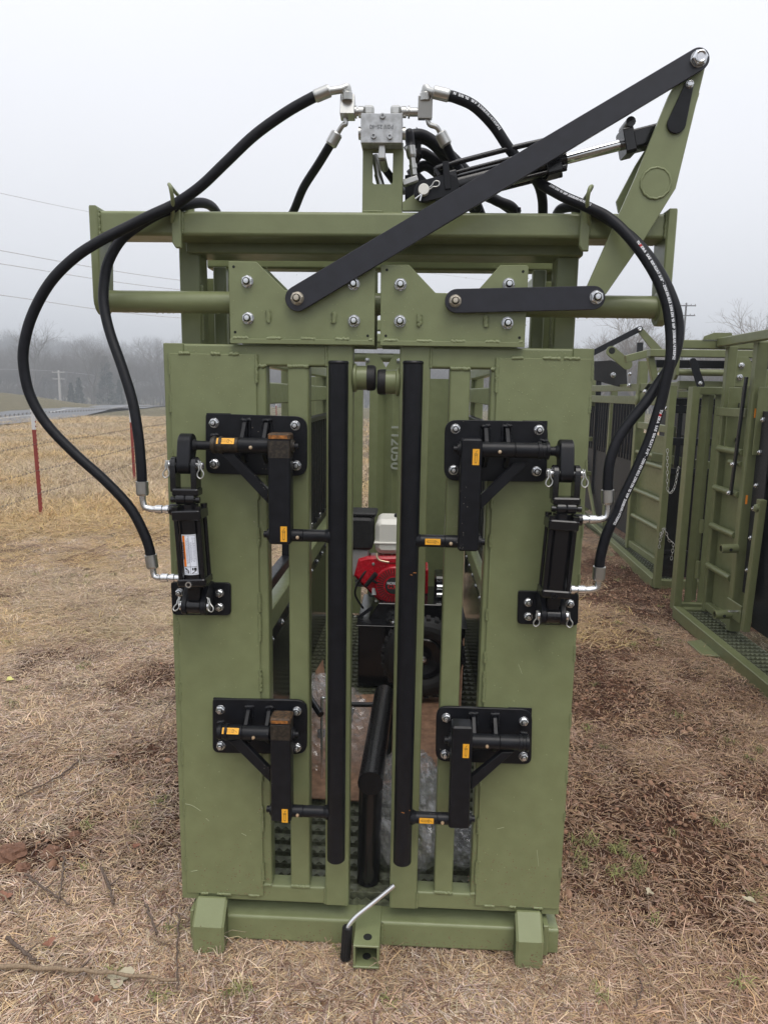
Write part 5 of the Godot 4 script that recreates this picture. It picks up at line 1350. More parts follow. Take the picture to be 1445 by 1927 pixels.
	put("flap", Geo.new().prism(PackedVector2Array([Vector2(-0.30, 0), Vector2(-0.22, 0.0), Vector2(-0.26, 0.24), Vector2(-0.29, 0.19)]), 0.0, 0.004, 0.0004, Transform3D(Basis(Vector3(1, 0, 0), Vector3(0, 0.92, -0.38), Vector3(0, 0.38, 0.92)), Vector3(-0.02, 0.158, -1.12))), M.card, cb)
	put("flap", Geo.new().prism(PackedVector2Array([Vector2(0, 0), Vector2(0.5, 0.0), Vector2(0.5, 0.10), Vector2(0.05, 0.26)]), 0.0, 0.004, 0.0004, Transform3D(Basis(Vector3(0, 0, 1), Vector3(0.25, 0.97, 0), Vector3(-0.97, 0.25, 0)), Vector3(0.285, 0.158, -1.5))), M.card, cb)
	# two bundles in clear plastic
	bundle(Vector3(-0.1714, 0.0807, -0.9) + Vector3(-0.02, 0.03, 0), Vector3(0.15, 0.24, 0.20), Vector3(-18, 12, 14), 5, "clear plastic bag of parts slumped against the left chute wall", Vector3(-0.1712, 0.0462, -0.9).x)
	bundle(Vector3(0.0986, 0.25, -0.32), Vector3(0.095, 0.135, 0.27), Vector3(-24, 6, -8), 9, "clear plastic bundle of chrome fittings right of the black pipe elbow", 0.0)
	bundle(Vector3(0.2425, 0.185, -0.30), Vector3(0.075, 0.05, 0.11), Vector3(0, 20, 0), 15, "small crumpled plastic wrap on the tread floor behind the right door", 0.0)
	# loose crank lying in the mouth
	var cr := node("loose_crank", self)
	tag(cr, "thin silver bent rod standing beside the plastic bag", "rod")
	put("rod", Geo.new().tube(spline([Vector3(-0.2078, 0.1337, -0.62), Vector3(-0.2082, 0.4351, -0.62), Vector3(-0.1988, 0.4674, -0.62), Vector3(-0.1443, 0.4752, -0.62)], 5), 0.005, 10), M.zinc, cr)
	var br := node("black_rod", self)
	tag(br, "black steel rod leaning on the left wall near the plastic bag", "rod")
	put("rod", Geo.new().tube([Vector3(-0.2809, 0.4573, -0.7), Vector3(-0.2093, 0.4146, -0.6)], 0.012, 12), M.black_gloss, br)

func power_unit(at: Vector3) -> Node3D:
	var u := node("power_unit", self)
	u.position = at
	var P := func(x: float, y: float, z: float) -> Vector3: return Vector3(x, y, z)
	# oil tank box: front face at local z = 0, centred on x = 0
	put("oil_tank", Geo.new().box(Vector3(-0.24, 0.0, -0.5), Vector3(0.26, 0.30, 0.0), 0.006), M.black_gloss, u)
	put("tank_lid", Geo.new().box(Vector3(-0.25, 0.30, -0.51), Vector3(0.27, 0.306, 0.012), 0.002), M.black_gloss, u)
	put("engine_mount", Geo.new().prism(PackedVector2Array([Vector2(-0.2, 0.3), Vector2(0.2, 0.3), Vector2(0.15, 0.385), Vector2(-0.15, 0.385)]), -0.42, -0.09, 0.003), M.black_gloss, u)
	put("filler_cap", Geo.new().lathe([Vector2(0.045, 0), Vector2(0.045, 0.012), Vector2(0.03, 0.014), Vector2(0.03, 0.022), Vector2(0, 0.022)], Vector3(-0.07, 0.306, -0.05), Vector3.UP, 18), M.chrome, u)
	# engine: red blower housing with fan grille
	var fz := -0.14
	var fx := 0.0133 - 0.0937; var fy := 0.6184 - 0.153
	var hp := PackedVector2Array([Vector2(-0.1805, 0.6556), Vector2(-0.1606, 0.7379), Vector2(-0.1197, 0.7521), Vector2(0.0287, 0.7585), Vector2(0.1412, 0.7484), Vector2(0.1625, 0.7122), Vector2(0.1603, 0.596), Vector2(0.1105, 0.5253), Vector2(0.0281, 0.5122), Vector2(-0.034, 0.5131), Vector2(-0.0811, 0.5519), Vector2(-0.1543, 0.6244)])
	var loc := PackedVector2Array()
	for q in hp:
		loc.append(q - Vector2(at.x, at.y))
	put("blower_housing", Geo.new().prism(loc, fz - 0.10, fz, 0.012), M.engine_red, u)
	var ring := put("fan_grille", Geo.new().lathe([Vector2(0.094, 0), Vector2(0.092, 0.012), Vector2(0.086, 0.016), Vector2(0.05, 0.02), Vector2(0.0, 0.02)], Vector3(fx, fy, fz), Vector3.BACK, 40), M.engine_red, u)
	for k in 36:
		var a := TAU * k / 36.0
		var o := Vector3(cos(a), sin(a), 0)
		var zz := Vector3(fx, fy, fz + 0.0185)
		put("slot", Geo.new().bar(zz + o * 0.049 + Vector3(0, 0, 0.0018), zz + o * 0.082 + Vector3(0, 0, -0.0012), 0.005, 0.002, Vector3.BACK, 0.0005, 0.0), M.hole, ring)
	var hub := put("hub_badge", Geo.new().lathe([Vector2(0.041, 0), Vector2(0.041, 0.003), Vector2(0.039, 0.004), Vector2(0, 0.004)], Vector3(fx, fy, fz + 0.02), Vector3.BACK, 32), M.ink, u)
	var g := Geo.new()
	text_geo(g, "HONDA", 0.013, Transform3D(Basis.IDENTITY, Vector3(fx, fy + 0.012, fz + 0.0243)))
	put("badge_lettering", g, M.white_print, hub)
	g = Geo.new()
	text_geo(g, "GX", 0.021, Transform3D(Basis.IDENTITY, Vector3(fx - 0.008, fy - 0.006, fz + 0.0243)), 0.0008, "Droid Serif")
	put("badge_lettering", g, M.red_print, hub)
	put("louvre", Geo.new().box(Vector3(fx - 0.04, fy + 0.105, fz - 0.002), Vector3(fx + 0.05, fy + 0.108, fz + 0.003)), M.hole, u)
	for q in [[-0.10, 0.10], [0.09, 0.105], [0.105, -0.07], [-0.085, -0.085], [0.0, -0.112]]:
		put("housing_bolt", Geo.new().lathe([Vector2(0, 0), Vector2(0.008, 0), Vector2(0.008, 0.005), Vector2(0.005, 0.006), Vector2(0, 0.006)], Vector3(fx + q[0], fy + q[1], fz), Vector3.BACK, 6), M.zinc, u)
	put("spec_label", Geo.new().box(Vector3(fx - 0.105, fy - 0.055, fz + 0.0003), Vector3(fx - 0.085, fy - 0.02, fz + 0.0010), 0.0003), M.white_print, u)
	put("ignition_cable", Geo.new().tube(spline([Vector3(fx - 0.12, fy + 0.08, fz - 0.02), Vector3(fx - 0.16, fy + 0.03, fz + 0.01), Vector3(fx - 0.19, fy - 0.06, fz - 0.03), Vector3(fx - 0.15, fy - 0.14, fz - 0.05)], 6), 0.005, 8), M.rubber, u)
	put("frame_leg", Geo.new().bar(Vector3(fx - 0.10, fy - 0.11, fz + 0.02), Vector3(fx - 0.17, 0.31, fz + 0.06), 0.016, 0.006, Vector3.BACK, 0.001), M.black, u)
	# starter grip and cord
	var s := node("recoil_starter", u)
	put("grip", Geo.new().tube([Vector3(fx - 0.135, fy - 0.005, fz + 0.02), Vector3(fx - 0.085, fy + 0.06, fz + 0.03)], [0.010, 0.012], 12), M.rubber, s)
	put("cord_guide", Geo.new().tube([Vector3(fx - 0.11, fy + 0.027, fz + 0.025), Vector3(fx - 0.065, fy + 0.0, fz + 0.004)], 0.007, 10), M.rubber, s)
	# crankcase behind
	put("crankcase", Geo.new().box(Vector3(fx - 0.13, fy - 0.10, fz - 0.34), Vector3(fx + 0.15, fy + 0.08, fz - 0.101), 0.015), M.alu, u)
	put("side_cover", Geo.new().box(Vector3(fx + 0.151, fy - 0.08, fz - 0.28), Vector3(fx + 0.168, fy + 0.05, fz - 0.12), 0.008), M.engine_red, u)
	for k in 5:
		put("cylinder_fin", Geo.new().box(Vector3(fx - 0.20, fy - 0.05 + k * 0.024, fz - 0.30), Vector3(fx - 0.131, fy - 0.045 + k * 0.024, fz - 0.12)), M.alu, u)
	# white fuel tank
	var ty := 0.7547 - at.y; var t1 := 0.9348 - at.y
	var x0 := -0.0815 - at.x
	var m := put("fuel_tank", Geo.new().prism(rrect(x0, ty + 0.012, x0 + 0.24, t1, 0.035, 8), fz - 0.21, fz + 0.0, 0.022), M.tank_white, u)
	put("tank_seam", Geo.new().prism(rrect(x0 - 0.004, (ty + t1) / 2 - 0.028, x0 + 0.244, (ty + t1) / 2 - 0.018, 0.004, 3), fz - 0.215, fz + 0.006, 0.003), M.tank_white, m)
	put("tank_cap", Geo.new().lathe([Vector2(0.032, 0), Vector2(0.032, 0.014), Vector2(0.026, 0.018), Vector2(0, 0.018)], Vector3(x0 + 0.12, t1 - 0.002, fz - 0.1), Vector3.UP, 20), M.rubber, u)
	# black air cleaner
	var a0 := -0.2509 - at.x; var a1 := -0.0917 - at.x
	put("air_cleaner", Geo.new().prism(rrect(a0, ty + 0.03, a1, t1 + 0.006, 0.02, 6), fz - 0.16, fz + 0.0, 0.012), M.rubber, u)
	var lid := put("cleaner_lid", Geo.new().prism(rrect(a0 + 0.01, t1 + 0.0065, a1 + 0.015, t1 + 0.028, 0.01, 4), fz - 0.19, fz - 0.02, 0.006), M.rubber, u)
	for k in 8:
		put("vent_rib", Geo.new().box(Vector3(a0 + 0.08 + k * 0.011, t1 + 0.010, fz - 0.0195), Vector3(a0 + 0.085 + k * 0.011, t1 + 0.022, fz - 0.012)), M.black_gloss, lid)
	put("carburettor", Geo.new().box(Vector3(a0 + 0.02, fy + 0.03, fz - 0.12), Vector3(a1 - 0.02, ty + 0.03, fz - 0.02), 0.006), M.alu, u)
	put("fuel_line", Geo.new().tube(spline([Vector3(x0 + 0.01, ty + 0.02, fz + 0.01), Vector3(x0 + 0.02, ty - 0.01, fz + 0.02), Vector3(x0 + 0.07, ty - 0.022, fz + 0.02)], 5), 0.005, 8), M.brass, u)
	put("pump_fitting", Geo.new().lathe([Vector2(0, 0), Vector2(0.014, 0), Vector2(0.014, 0.03), Vector2(0.01, 0.035), Vector2(0.01, 0.07), Vector2(0, 0.07)], Vector3(fx + 0.21, fy - 0.02, fz - 0.05), Vector3.RIGHT, 6), M.zinc, u)
	put("pump_fitting", Geo.new().lathe([Vector2(0, 0), Vector2(0.014, 0), Vector2(0.014, 0.03), Vector2(0.01, 0.035), Vector2(0.01, 0.07), Vector2(0, 0.07)], Vector3(fx + 0.21, fy - 0.06, fz - 0.05), Vector3.RIGHT, 6), M.zinc, u)
	put("pump", Geo.new().box(Vector3(fx + 0.2, fy - 0.16, fz - 0.25), Vector3(fx + 0.3, fy + 0.02, fz - 0.09), 0.01), M.black_gloss, u)
	return u

# something wrapped in clear film: a dark core and crumpled sheets round it
func bundle(at: Vector3, size: Vector3, turn: Vector3, sd: int, label_text: String, _x: float) -> void:
	var b := node("plastic_bundle", self)
	b.position = at
	b.rotation_degrees = turn
	tag(b, label_text, "plastic bag")
	var nz := noise(sd, 1.0, 4)
	for layer in 2:
		var g := Geo.new()
		var U := 64; var V := 40
		var P := []
		for j in V + 1:
			var row := []
			for i in U:
				var a := TAU * i / U; var e := PI * (float(j) / V - 0.5)
				var d := Vector3(cos(e) * cos(a), sin(e), cos(e) * sin(a))
				var f := 1.0 + layer * 0.10
				var q := Vector3(d.x * 3.4, d.y * 1.1 + d.x * 0.8, d.z * 3.4) + Vector3(layer * 9.0, 0, 0)
				# sharp folds: ridged noise
				f += 0.20 * (1.0 - 2.0 * absf(nz.get_noise_3dv(q * 0.7))) * 0.9 + 0.10 * (1.0 - 2.0 * absf(nz.get_noise_3dv(q * 2.3)))
				row.append(Vector3(d.x * size.x, d.y * size.y, d.z * size.z) * f)
			P.append(row)
		for j in V:
			for i in U:
				var k := (i + 1) % U
				var a: Vector3 = P[j][i]; var c: Vector3 = P[j][k]; var d: Vector3 = P[j + 1][k]; var e: Vector3 = P[j + 1][i]
				for tr in [[a, c, d], [a, d, e]]:
					var nn: Vector3 = (tr[1] - tr[0]).cross(tr[2] - tr[0])
					if nn.length() < 1e-10:
						continue
					nn = nn.normalized()
					if nn.dot(tr[0] + tr[1] + tr[2]) < 0:
						nn = -nn
					g.tri(tr[0], tr[1], tr[2], nn, nn, nn)
		put("film", g, M.plastic, b)
	for k in 4:
		var o := Vector3(rng.randf_range(-0.4, 0.4) * size.x, rng.randf_range(-0.5, 0.4) * size.y, rng.randf_range(-0.5, 0.5) * size.z)
		put("wrapped_part", Geo.new().lathe([Vector2(0, 0), Vector2(0.016, 0), Vector2(0.016, 0.05), Vector2(0.01, 0.055), Vector2(0.01, 0.10), Vector2(0, 0.10)], o, Vector3(rng.randf_range(-1, 1), rng.randf_range(-1, 1), rng.randf_range(-1, 1)), 12), [M.zinc, M.black_gloss, M.alu, M.rubber][k], b)

# ---------- the chutes standing to the right ----------

func other_chutes() -> void:
	near_chute()
	far_chute()

# a rod seen as steel tube of the far chutes
func gbar(p: Node3D, called: String, a: Vector3, b: Vector3, w: float, h: float, m: Material = null, up := Vector3.UP, r := 0.006) -> MeshInstance3D:
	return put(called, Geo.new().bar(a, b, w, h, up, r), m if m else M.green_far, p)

# tread walkway between two long tubes, planks across
func walkway(p: Node3D, x0: float, x1: float, z0: float, z1: float, y: float) -> void:
	var w := node("walkway", p)
	var mesh := tread_row(x1 - x0)
	var z := z0 - 0.01
	while z > z1 + 0.05:
		var o := put("tread_plank", mesh, M.tread_far, w)
		o.position = Vector3((x0 + x1) / 2, y, z)
		z -= 0.06

func near_chute() -> void:
	var t := node("squeeze_chute", self)
	tag(t, "green cattle chute nearest on the right, cut off by the frame edge, side panels closed", "squeeze chute", "")
	var X := 1.935; var Xi := 2.13; var zr := -3.16; var zf := -0.75; var y0 := -0.01
	var base := node("base_frame", t)
	gbar(base, "side_tube", Vector3(X + 0.03, y0 + 0.055, zf), Vector3(X + 0.03, y0 + 0.055, zr), 0.06, 0.085)
	gbar(base, "end_tube", Vector3(X + 0.061, y0 + 0.055, zr + 0.03), Vector3(X + 1.26, y0 + 0.055, zr + 0.03), 0.06, 0.085)
	gbar(base, "end_tube", Vector3(X + 0.061, y0 + 0.055, zf - 0.03), Vector3(X + 1.26, y0 + 0.055, zf - 0.03), 0.06, 0.085)
	gbar(base, "side_tube", Vector3(X + 1.29, y0 + 0.055, zf), Vector3(X + 1.29, y0 + 0.055, zr), 0.06, 0.085)
	# flat foot with a pin hole lying on the grass
	put("ground_foot", Geo.new().prism(PackedVector2Array([Vector2(0, 0), Vector2(0.10, 0.02), Vector2(0.10, 0.25), Vector2(0.0, 0.29)]), 0.0, 0.012, 0.002, Transform3D(Basis(Vector3(-1, 0, 0), Vector3(0, 0, -1), Vector3(0, -1, 0)), Vector3(X - 0.001, y0 + 0.035, -2.36))), M.green_far, base)
	walkway(t, X + 0.062, Xi + 0.05, zf - 0.06, zr + 0.06, y0 + 0.06)
	# rear: open tail gate leaf with a mitred frame, standing out past the side
	var g := node("tail_gate_leaf", t)
	gbar(g, "stile", Vector3(1.975, 0.05, zr - 0.06), Vector3(1.975, 1.605, zr - 0.06), 0.09, 0.05, null, Vector3.RIGHT)
	gbar(g, "top_tube", Vector3(2.001, 1.58, zr - 0.06), Vector3(2.55, 1.58, zr - 0.06), 0.05, 0.05)
	gbar(g, "bottom_tube", Vector3(2.001, 0.075, zr - 0.06), Vector3(2.55, 0.075, zr - 0.06), 0.05, 0.05)
	for k in 3:
		gbar(g, "fold", Vector3(2.06 + k * 0.045, 0.102, zr - 0.075 - (k % 2) * 0.03), Vector3(2.06 + k * 0.045, 1.553, zr - 0.075 - (k % 2) * 0.03), 0.046, 0.01, null, Vector3.BACK, 0.002)
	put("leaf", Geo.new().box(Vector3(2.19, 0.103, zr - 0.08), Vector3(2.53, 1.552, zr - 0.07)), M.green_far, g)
	for q in [[0.30, 0.12], [0.62, 0.09]]:
		put("hinge", Geo.new().tube([Vector3(2.075, q[0], zr + 0.02), Vector3(2.075, q[0] + q[1], zr + 0.02)], 0.016, 12), M.green_far, g)
	# side wall: posts, panel, round rails, ventilated top
	var w := node("side_wall", t)
	gbar(w, "rear_post", Vector3(Xi, 0.09, -3.06), Vector3(Xi, 1.86, -3.06), 0.05, 0.06, null, Vector3.RIGHT)
	gbar(w, "middle_post", Vector3(Xi, 0.09, -2.66), Vector3(Xi, 1.86, -2.66), 0.06, 0.07, null, Vector3.RIGHT)
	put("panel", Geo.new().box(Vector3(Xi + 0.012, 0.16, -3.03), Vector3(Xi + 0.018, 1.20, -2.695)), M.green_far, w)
	gbar(w, "upper_post", Vector3(Xi + 0.012, 1.20, -2.78), Vector3(Xi + 0.012, 1.60, -2.78), 0.012, 0.10, null, Vector3.RIGHT, 0.002)
	gbar(w, "upper_post", Vector3(Xi + 0.012, 1.20, -2.95), Vector3(Xi + 0.012, 1.60, -2.95), 0.012, 0.10, null, Vector3.RIGHT, 0.002)
	gbar(w, "upper_post", Vector3(Xi + 0.012, 1.20, -2.60), Vector3(Xi + 0.012, 1.60, -2.60), 0.012, 0.06, null, Vector3.RIGHT, 0.002)
	gbar(w, "black_bar", Vector3(Xi + 0.03, 1.27, -3.03), Vector3(Xi + 0.03, 1.27, -2.695), 0.012, 0.03, M.black)
	gbar(w, "black_bar", Vector3(Xi + 0.03, 1.49, -3.03), Vector3(Xi + 0.03, 1.49, -2.695), 0.012, 0.03, M.black)
	gbar(w, "flat_rail", Vector3(Xi - 0.03, 1.445, -3.12), Vector3(Xi - 0.03, 1.445, -2.695), 0.02, 0.055)
	for y in [1.205, 0.945, 0.69, 0.415]:
		put("round_rail", Geo.new().tube([Vector3(Xi - 0.028, y, -3.05), Vector3(Xi - 0.028, y, -2.695)], 0.021, 14), M.green_far, w)
	put("latch_rail", Geo.new().tube([Vector3(Xi - 0.03, 1.135, -2.86), Vector3(Xi - 0.03, 1.135, -2.695)], 0.017, 12), M.green_far, w)
	gbar(w, "bottom_rail", Vector3(Xi - 0.01, 0.135, -3.03), Vector3(Xi - 0.01, 0.135, -2.695), 0.04, 0.05)
	gbar(w, "latch_bar", Vector3(Xi - 0.06, 1.66, -2.68), Vector3(Xi - 0.06, 0.94, -2.74), 0.028, 0.014, M.black, Vector3.RIGHT, 0.003)
	for q in [[1.13, -2.725], [0.95, -2.74]]:
		bolt(w, Vector3(Xi - 0.068, q[0], q[1]), 0.013, Vector3(-1, 0, 0.3), M.zinc, 0.5)
	for q in [0.62, 0.20]:
		var s := put("pin_socket", Geo.new().lathe([Vector2(0.02, 0), Vector2(0.028, 0), Vector2(0.028, 0.10), Vector2(0.02, 0.10)], Vector3(Xi - 0.14, q, -2.62), Vector3(1, 0.05, 0), 16), M.green_far, w)
		put("socket_hole", Geo.new().lathe([Vector2(0.01, 0), Vector2(0, 0.001)], Vector3(Xi - 0.09, q, -2.591), Vector3.BACK, 10), M.hole, s)
	# black rubber flap with its bolts, then the leaning prop and the next post
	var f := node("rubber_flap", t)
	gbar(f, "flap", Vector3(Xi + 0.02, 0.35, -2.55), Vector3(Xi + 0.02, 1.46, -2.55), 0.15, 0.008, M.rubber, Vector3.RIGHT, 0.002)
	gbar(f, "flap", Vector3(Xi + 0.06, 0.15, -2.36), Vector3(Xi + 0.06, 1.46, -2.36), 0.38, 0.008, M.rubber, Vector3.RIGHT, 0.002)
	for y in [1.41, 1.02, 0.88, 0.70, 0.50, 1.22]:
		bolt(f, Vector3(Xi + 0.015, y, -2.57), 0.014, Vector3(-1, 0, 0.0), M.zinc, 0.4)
	var o := Vector3(Xi - 0.005, 0, -2.40)
	gbar(t, "prop_bar", Vector3(Xi - 0.03, 0.96, -2.40), Vector3(Xi - 0.03, 0.16, -2.44), 0.05, 0.04, null, Vector3.RIGHT)
	put("prop_pin", Geo.new().lathe([Vector2(0, 0), Vector2(0.022, 0), Vector2(0.022, 0.012), Vector2(0.012, 0.016), Vector2(0, 0.016)], Vector3(Xi - 0.05, 0.91, -2.405), Vector3(-1, 0, 0), 16), M.green_far, t)
	gbar(t, "post_bracket", Vector3(Xi - 0.035, 0.24, -2.69), Vector3(Xi - 0.035, 0.24, -2.49), 0.012, 0.11)
	put("bracket_pin", Geo.new().tube([Vector3(Xi - 0.10, 0.25, -2.53), Vector3(Xi - 0.03, 0.25, -2.53)], 0.007, 8), M.zinc, t)
	var s2 := node("side_wall", t)
	for z in [-1.98, -1.40, -0.80]:
		gbar(s2, "post", Vector3(Xi, 0.09, z), Vector3(Xi, 1.86, z), 0.06, 0.07, null, Vector3.RIGHT)
	for k in 2:
		put("panel", Geo.new().box(Vector3(Xi + 0.012, 0.16, -1.93 + k * 0.59), Vector3(Xi + 0.018, 1.20, -1.45 + k * 0.59)), M.green_far, s2)
		for y in [1.205, 0.945, 0.69, 0.415]:
			put("round_rail", Geo.new().tube([Vector3(Xi - 0.028, y, -1.95 + k * 0.58), Vector3(Xi - 0.028, y, -1.43 + k * 0.58)], 0.021, 14), M.green_far, s2)
	# far side, roof tubes and rear beam
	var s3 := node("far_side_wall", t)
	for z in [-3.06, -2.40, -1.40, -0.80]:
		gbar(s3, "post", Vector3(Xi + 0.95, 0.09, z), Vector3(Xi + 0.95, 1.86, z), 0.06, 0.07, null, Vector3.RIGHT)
	put("panel", Geo.new().box(Vector3(Xi + 0.94, 0.16, -3.03), Vector3(Xi + 0.946, 1.55, -0.83)), M.black, s3)  # made black and tall to stand for the shade inside the chute
	for k in 22:
		gbar(s3, "drop_bar", Vector3(Xi + 0.93, 0.95, -3.0 + k * 0.1), Vector3(Xi + 0.93, 1.5, -3.0 + k * 0.1), 0.025, 0.025, M.black, Vector3.RIGHT, 0.003)
	var r := node("roof_frame", t)
	gbar(r, "roof_rail", Vector3(Xi - 0.05, 1.89, -3.11), Vector3(Xi - 0.05, 1.89, -0.75), 0.06, 0.055)
	gbar(r, "roof_rail", Vector3(Xi + 0.95, 1.89, -3.11), Vector3(Xi + 0.95, 1.89, -0.75), 0.06, 0.055)
	gbar(r, "rear_beam", Vector3(1.84, 1.878, zr + 0.01), Vector3(3.3, 1.878, zr + 0.01), 0.07, 0.055)
	put("roof_plate", Geo.new().prism(PackedVector2Array([Vector2(1.86, 1.906), Vector2(2.06, 1.906), Vector2(2.04, 1.952), Vector2(1.93, 1.952), Vector2(1.87, 1.93)]), 0.0, 0.012, 0.001, Transform3D(Basis.IDENTITY, Vector3(0.10, 0.0, -3.12))), M.green_far, r)
	for k in 3:
		gbar(r, "tie", Vector3(Xi - 0.02, 1.885, -2.5 + k * 0.8), Vector3(Xi + 0.92, 1.885, -2.5 + k * 0.8), 0.05, 0.05)
	# orange reflectors
	for q in [[1.42, -2.622], [0.90, -2.622], [0.20, -1.945]]:
		put("reflector", Geo.new().box(Vector3(Xi - 0.02, q[0], q[1]), Vector3(Xi - 0.008, q[0] + 0.055, q[1] + 0.002), 0.0005), M.orange, t)

func far_chute() -> void:
	var t := node("squeeze_chute", self)
	tag(t, "green cattle chute behind the nearest right one, with hanging chain and black barred panels", "squeeze chute", "")
	var X := 2.04; var Xi := 2.24; var zf := -3.93; var y0 := -0.015
	var base := node("base_frame", t)
	gbar(base, "side_tube", Vector3(X + 0.03, y0 + 0.055, zf), Vector3(X + 0.19, y0 + 0.055, -7.6), 0.06, 0.09)
	gbar(base, "front_tube", Vector3(X + 0.061, y0 + 0.05, zf - 0.03), Vector3(X + 1.3, y0 + 0.05, zf - 0.03), 0.06, 0.075)
	walkway(t, X + 0.08, Xi + 0.06, zf - 0.07, -7.4, y0 + 0.055)
	put("ground_foot", Geo.new().prism(PackedVector2Array([Vector2(0, 0), Vector2(0.10, 0.02), Vector2(0.10, 0.22), Vector2(0.0, 0.25)]), 0.0, 0.012, 0.002, Transform3D(Basis(Vector3(-1, 0, 0), Vector3(0, 0, -1), Vector3(0, -1, 0)), Vector3(X + 0.02, y0 + 0.04, -5.0))), M.green_far, base)
	# front corner post with chains, posts along the side
	var w := node("side_wall", t)
	gbar(w, "corner_post", Vector3(2.070, 0.02, zf + 0.03), Vector3(2.070, 1.62, zf + 0.03), 0.06, 0.052, null, Vector3.RIGHT)
	gbar(w, "post", Vector3(Xi - 0.02, 0.08, -5.15), Vector3(Xi - 0.02, 1.86, -5.15), 0.07, 0.08, null, Vector3.RIGHT)
	gbar(w, "post", Vector3(Xi + 0.04, 0.08, -6.3), Vector3(Xi + 0.04, 1.86, -6.3), 0.06, 0.07, null, Vector3.RIGHT)
	gbar(w, "post", Vector3(Xi + 0.08, 0.08, -7.4), Vector3(Xi + 0.08, 1.86, -7.4), 0.06, 0.07, null, Vector3.RIGHT)
	put("panel", Geo.new().box(Vector3(Xi, 0.15, -5.09), Vector3(Xi + 0.008, 1.2, -4.30)), M.green_far, w)
	gbar(w, "panel_stile", Vector3(Xi - 0.02, 0.1, -4.25), Vector3(Xi - 0.02, 1.25, -4.25), 0.05, 0.07, null, Vector3.RIGHT)
	gbar(w, "bottom_rail", Vector3(Xi - 0.03, 0.13, -5.1), Vector3(Xi - 0.03, 0.13, -4.29), 0.04, 0.06)
	gbar(w, "top_rail", Vector3(Xi - 0.03, 1.27, -5.1), Vector3(Xi - 0.03, 1.27, -4.2), 0.04, 0.06)
	for y in [1.02, 0.94, 0.66, 0.41]:
		put("round_rail", Geo.new().tube([Vector3(Xi - 0.03, y, -5.1), Vector3(Xi - 0.03, y, -4.28)], 0.022, 14), M.green_far, w)
	gbar(w, "latch_bar", Vector3(Xi - 0.06, 1.5, -4.18), Vector3(Xi - 0.06, 0.1, -4.14), 0.03, 0.02, M.black, Vector3.RIGHT)
	gbar(w, "rail", Vector3(Xi - 0.02, 1.62, -7.4), Vector3(Xi - 0.02, 1.62, -3.95), 0.05, 0.07)
	gbar(w, "rail", Vector3(Xi - 0.01, 1.50, -7.4), Vector3(Xi - 0.01, 1.50, -4.4), 0.05, 0.08)
	put("rubber_or_shade_sheet", Geo.new().box(Vector3(Xi + 0.03, 0.15, -7.3), Vector3(Xi + 0.04, 0.95, -5.2)), M.rubber, w)
	put("rubber_or_shade_sheet", Geo.new().box(Vector3(Xi + 0.90, 0.15, -7.3), Vector3(Xi + 0.91, 1.55, -4.1)), M.rubber, w)  # dark sheet added in place of the shade in the open interior
	put("rubber_or_shade_sheet", Geo.new().box(Vector3(Xi + 0.02, 0.30, -4.20), Vector3(Xi + 0.03, 1.24, -4.02)), M.rubber, w)
	for k in 20:
		gbar(w, "drop_bar", Vector3(Xi + 0.03, 0.9, -5.3 - k * 0.1), Vector3(Xi + 0.03, 1.46, -5.3 - k * 0.1), 0.02, 0.03, M.black, Vector3.RIGHT, 0.003)
	gbar(w, "brace", Vector3(Xi, 0.75, -7.3), Vector3(Xi - 0.02, 0.1, -6.5), 0.03, 0.05)
	gbar(w, "brace", Vector3(Xi - 0.03, 1.48, -5.20), Vector3(Xi - 0.03, 1.78, -4.55), 0.03, 0.06)
	put("pivot_disc", Geo.new().lathe([Vector2(0, 0), Vector2(0.05, 0), Vector2(0.05, 0.012), Vector2(0.03, 0.02), Vector2(0, 0.02)], Vector3(Xi - 0.055, 1.505, -5.15), Vector3(-1, 0, 0), 20), M.green_far, w)
	for q in [[1.72, -4.55], [1.44, -4.3], [1.75, -5.4], [1.64, -5.4], [1.58, -4.9]]:
		bolt(w, Vector3(Xi - 0.06, q[0], q[1]), 0.018, Vector3(-1, 0, 0.4), M.zinc, 0.4)
	# two chains hung on the corner post
	chain(t, [Vector3(2.05, 1.14, zf + 0.08), Vector3(2.06, 1.0, zf + 0.08), Vector3(2.075, 0.83, zf + 0.085), Vector3(2.10, 0.80, zf + 0.09), Vector3(2.13, 0.86, zf + 0.085), Vector3(2.145, 1.02, zf + 0.08)])
	chain(t, [Vector3(2.06, 0.44, zf + 0.08), Vector3(2.075, 0.51, zf + 0.08), Vector3(2.12, 0.42, zf + 0.08), Vector3(2.155, 0.39, zf + 0.08), Vector3(2.15, 0.26, zf + 0.08)])
	chain(t, [Vector3(2.055, 0.48, zf + 0.075), Vector3(2.05, 0.36, zf + 0.075)])
	# head gate front: barred window above, black panel below
	var h := node("head_gate", t)
	put("black_panel", Geo.new().box(Vector3(2.13, 0.09, zf - 0.06), Vector3(2.55, 0.93, zf - 0.05)), M.black_gloss, h)
	gbar(h, "panel_rail", Vector3(2.13, 0.30, zf - 0.045), Vector3(2.5, 0.30, zf - 0.045), 0.008, 0.03, M.black)
	gbar(h, "panel_rail", Vector3(2.13, 0.955, zf - 0.045), Vector3(2.5, 0.955, zf - 0.045), 0.02, 0.05, M.black)
	gbar(h, "black_rail", Vector3(2.10, 1.19, zf - 0.06), Vector3(2.5, 1.19, zf - 0.06), 0.03, 0.06, M.black)
	gbar(h, "black_rail", Vector3(2.10, 1.44, zf - 0.06), Vector3(2.5, 1.44, zf - 0.06), 0.03, 0.06, M.black)
	gbar(h, "black_rail", Vector3(2.10, 1.50, zf - 0.06), Vector3(2.5, 1.50, zf - 0.06), 0.03, 0.05, M.black)
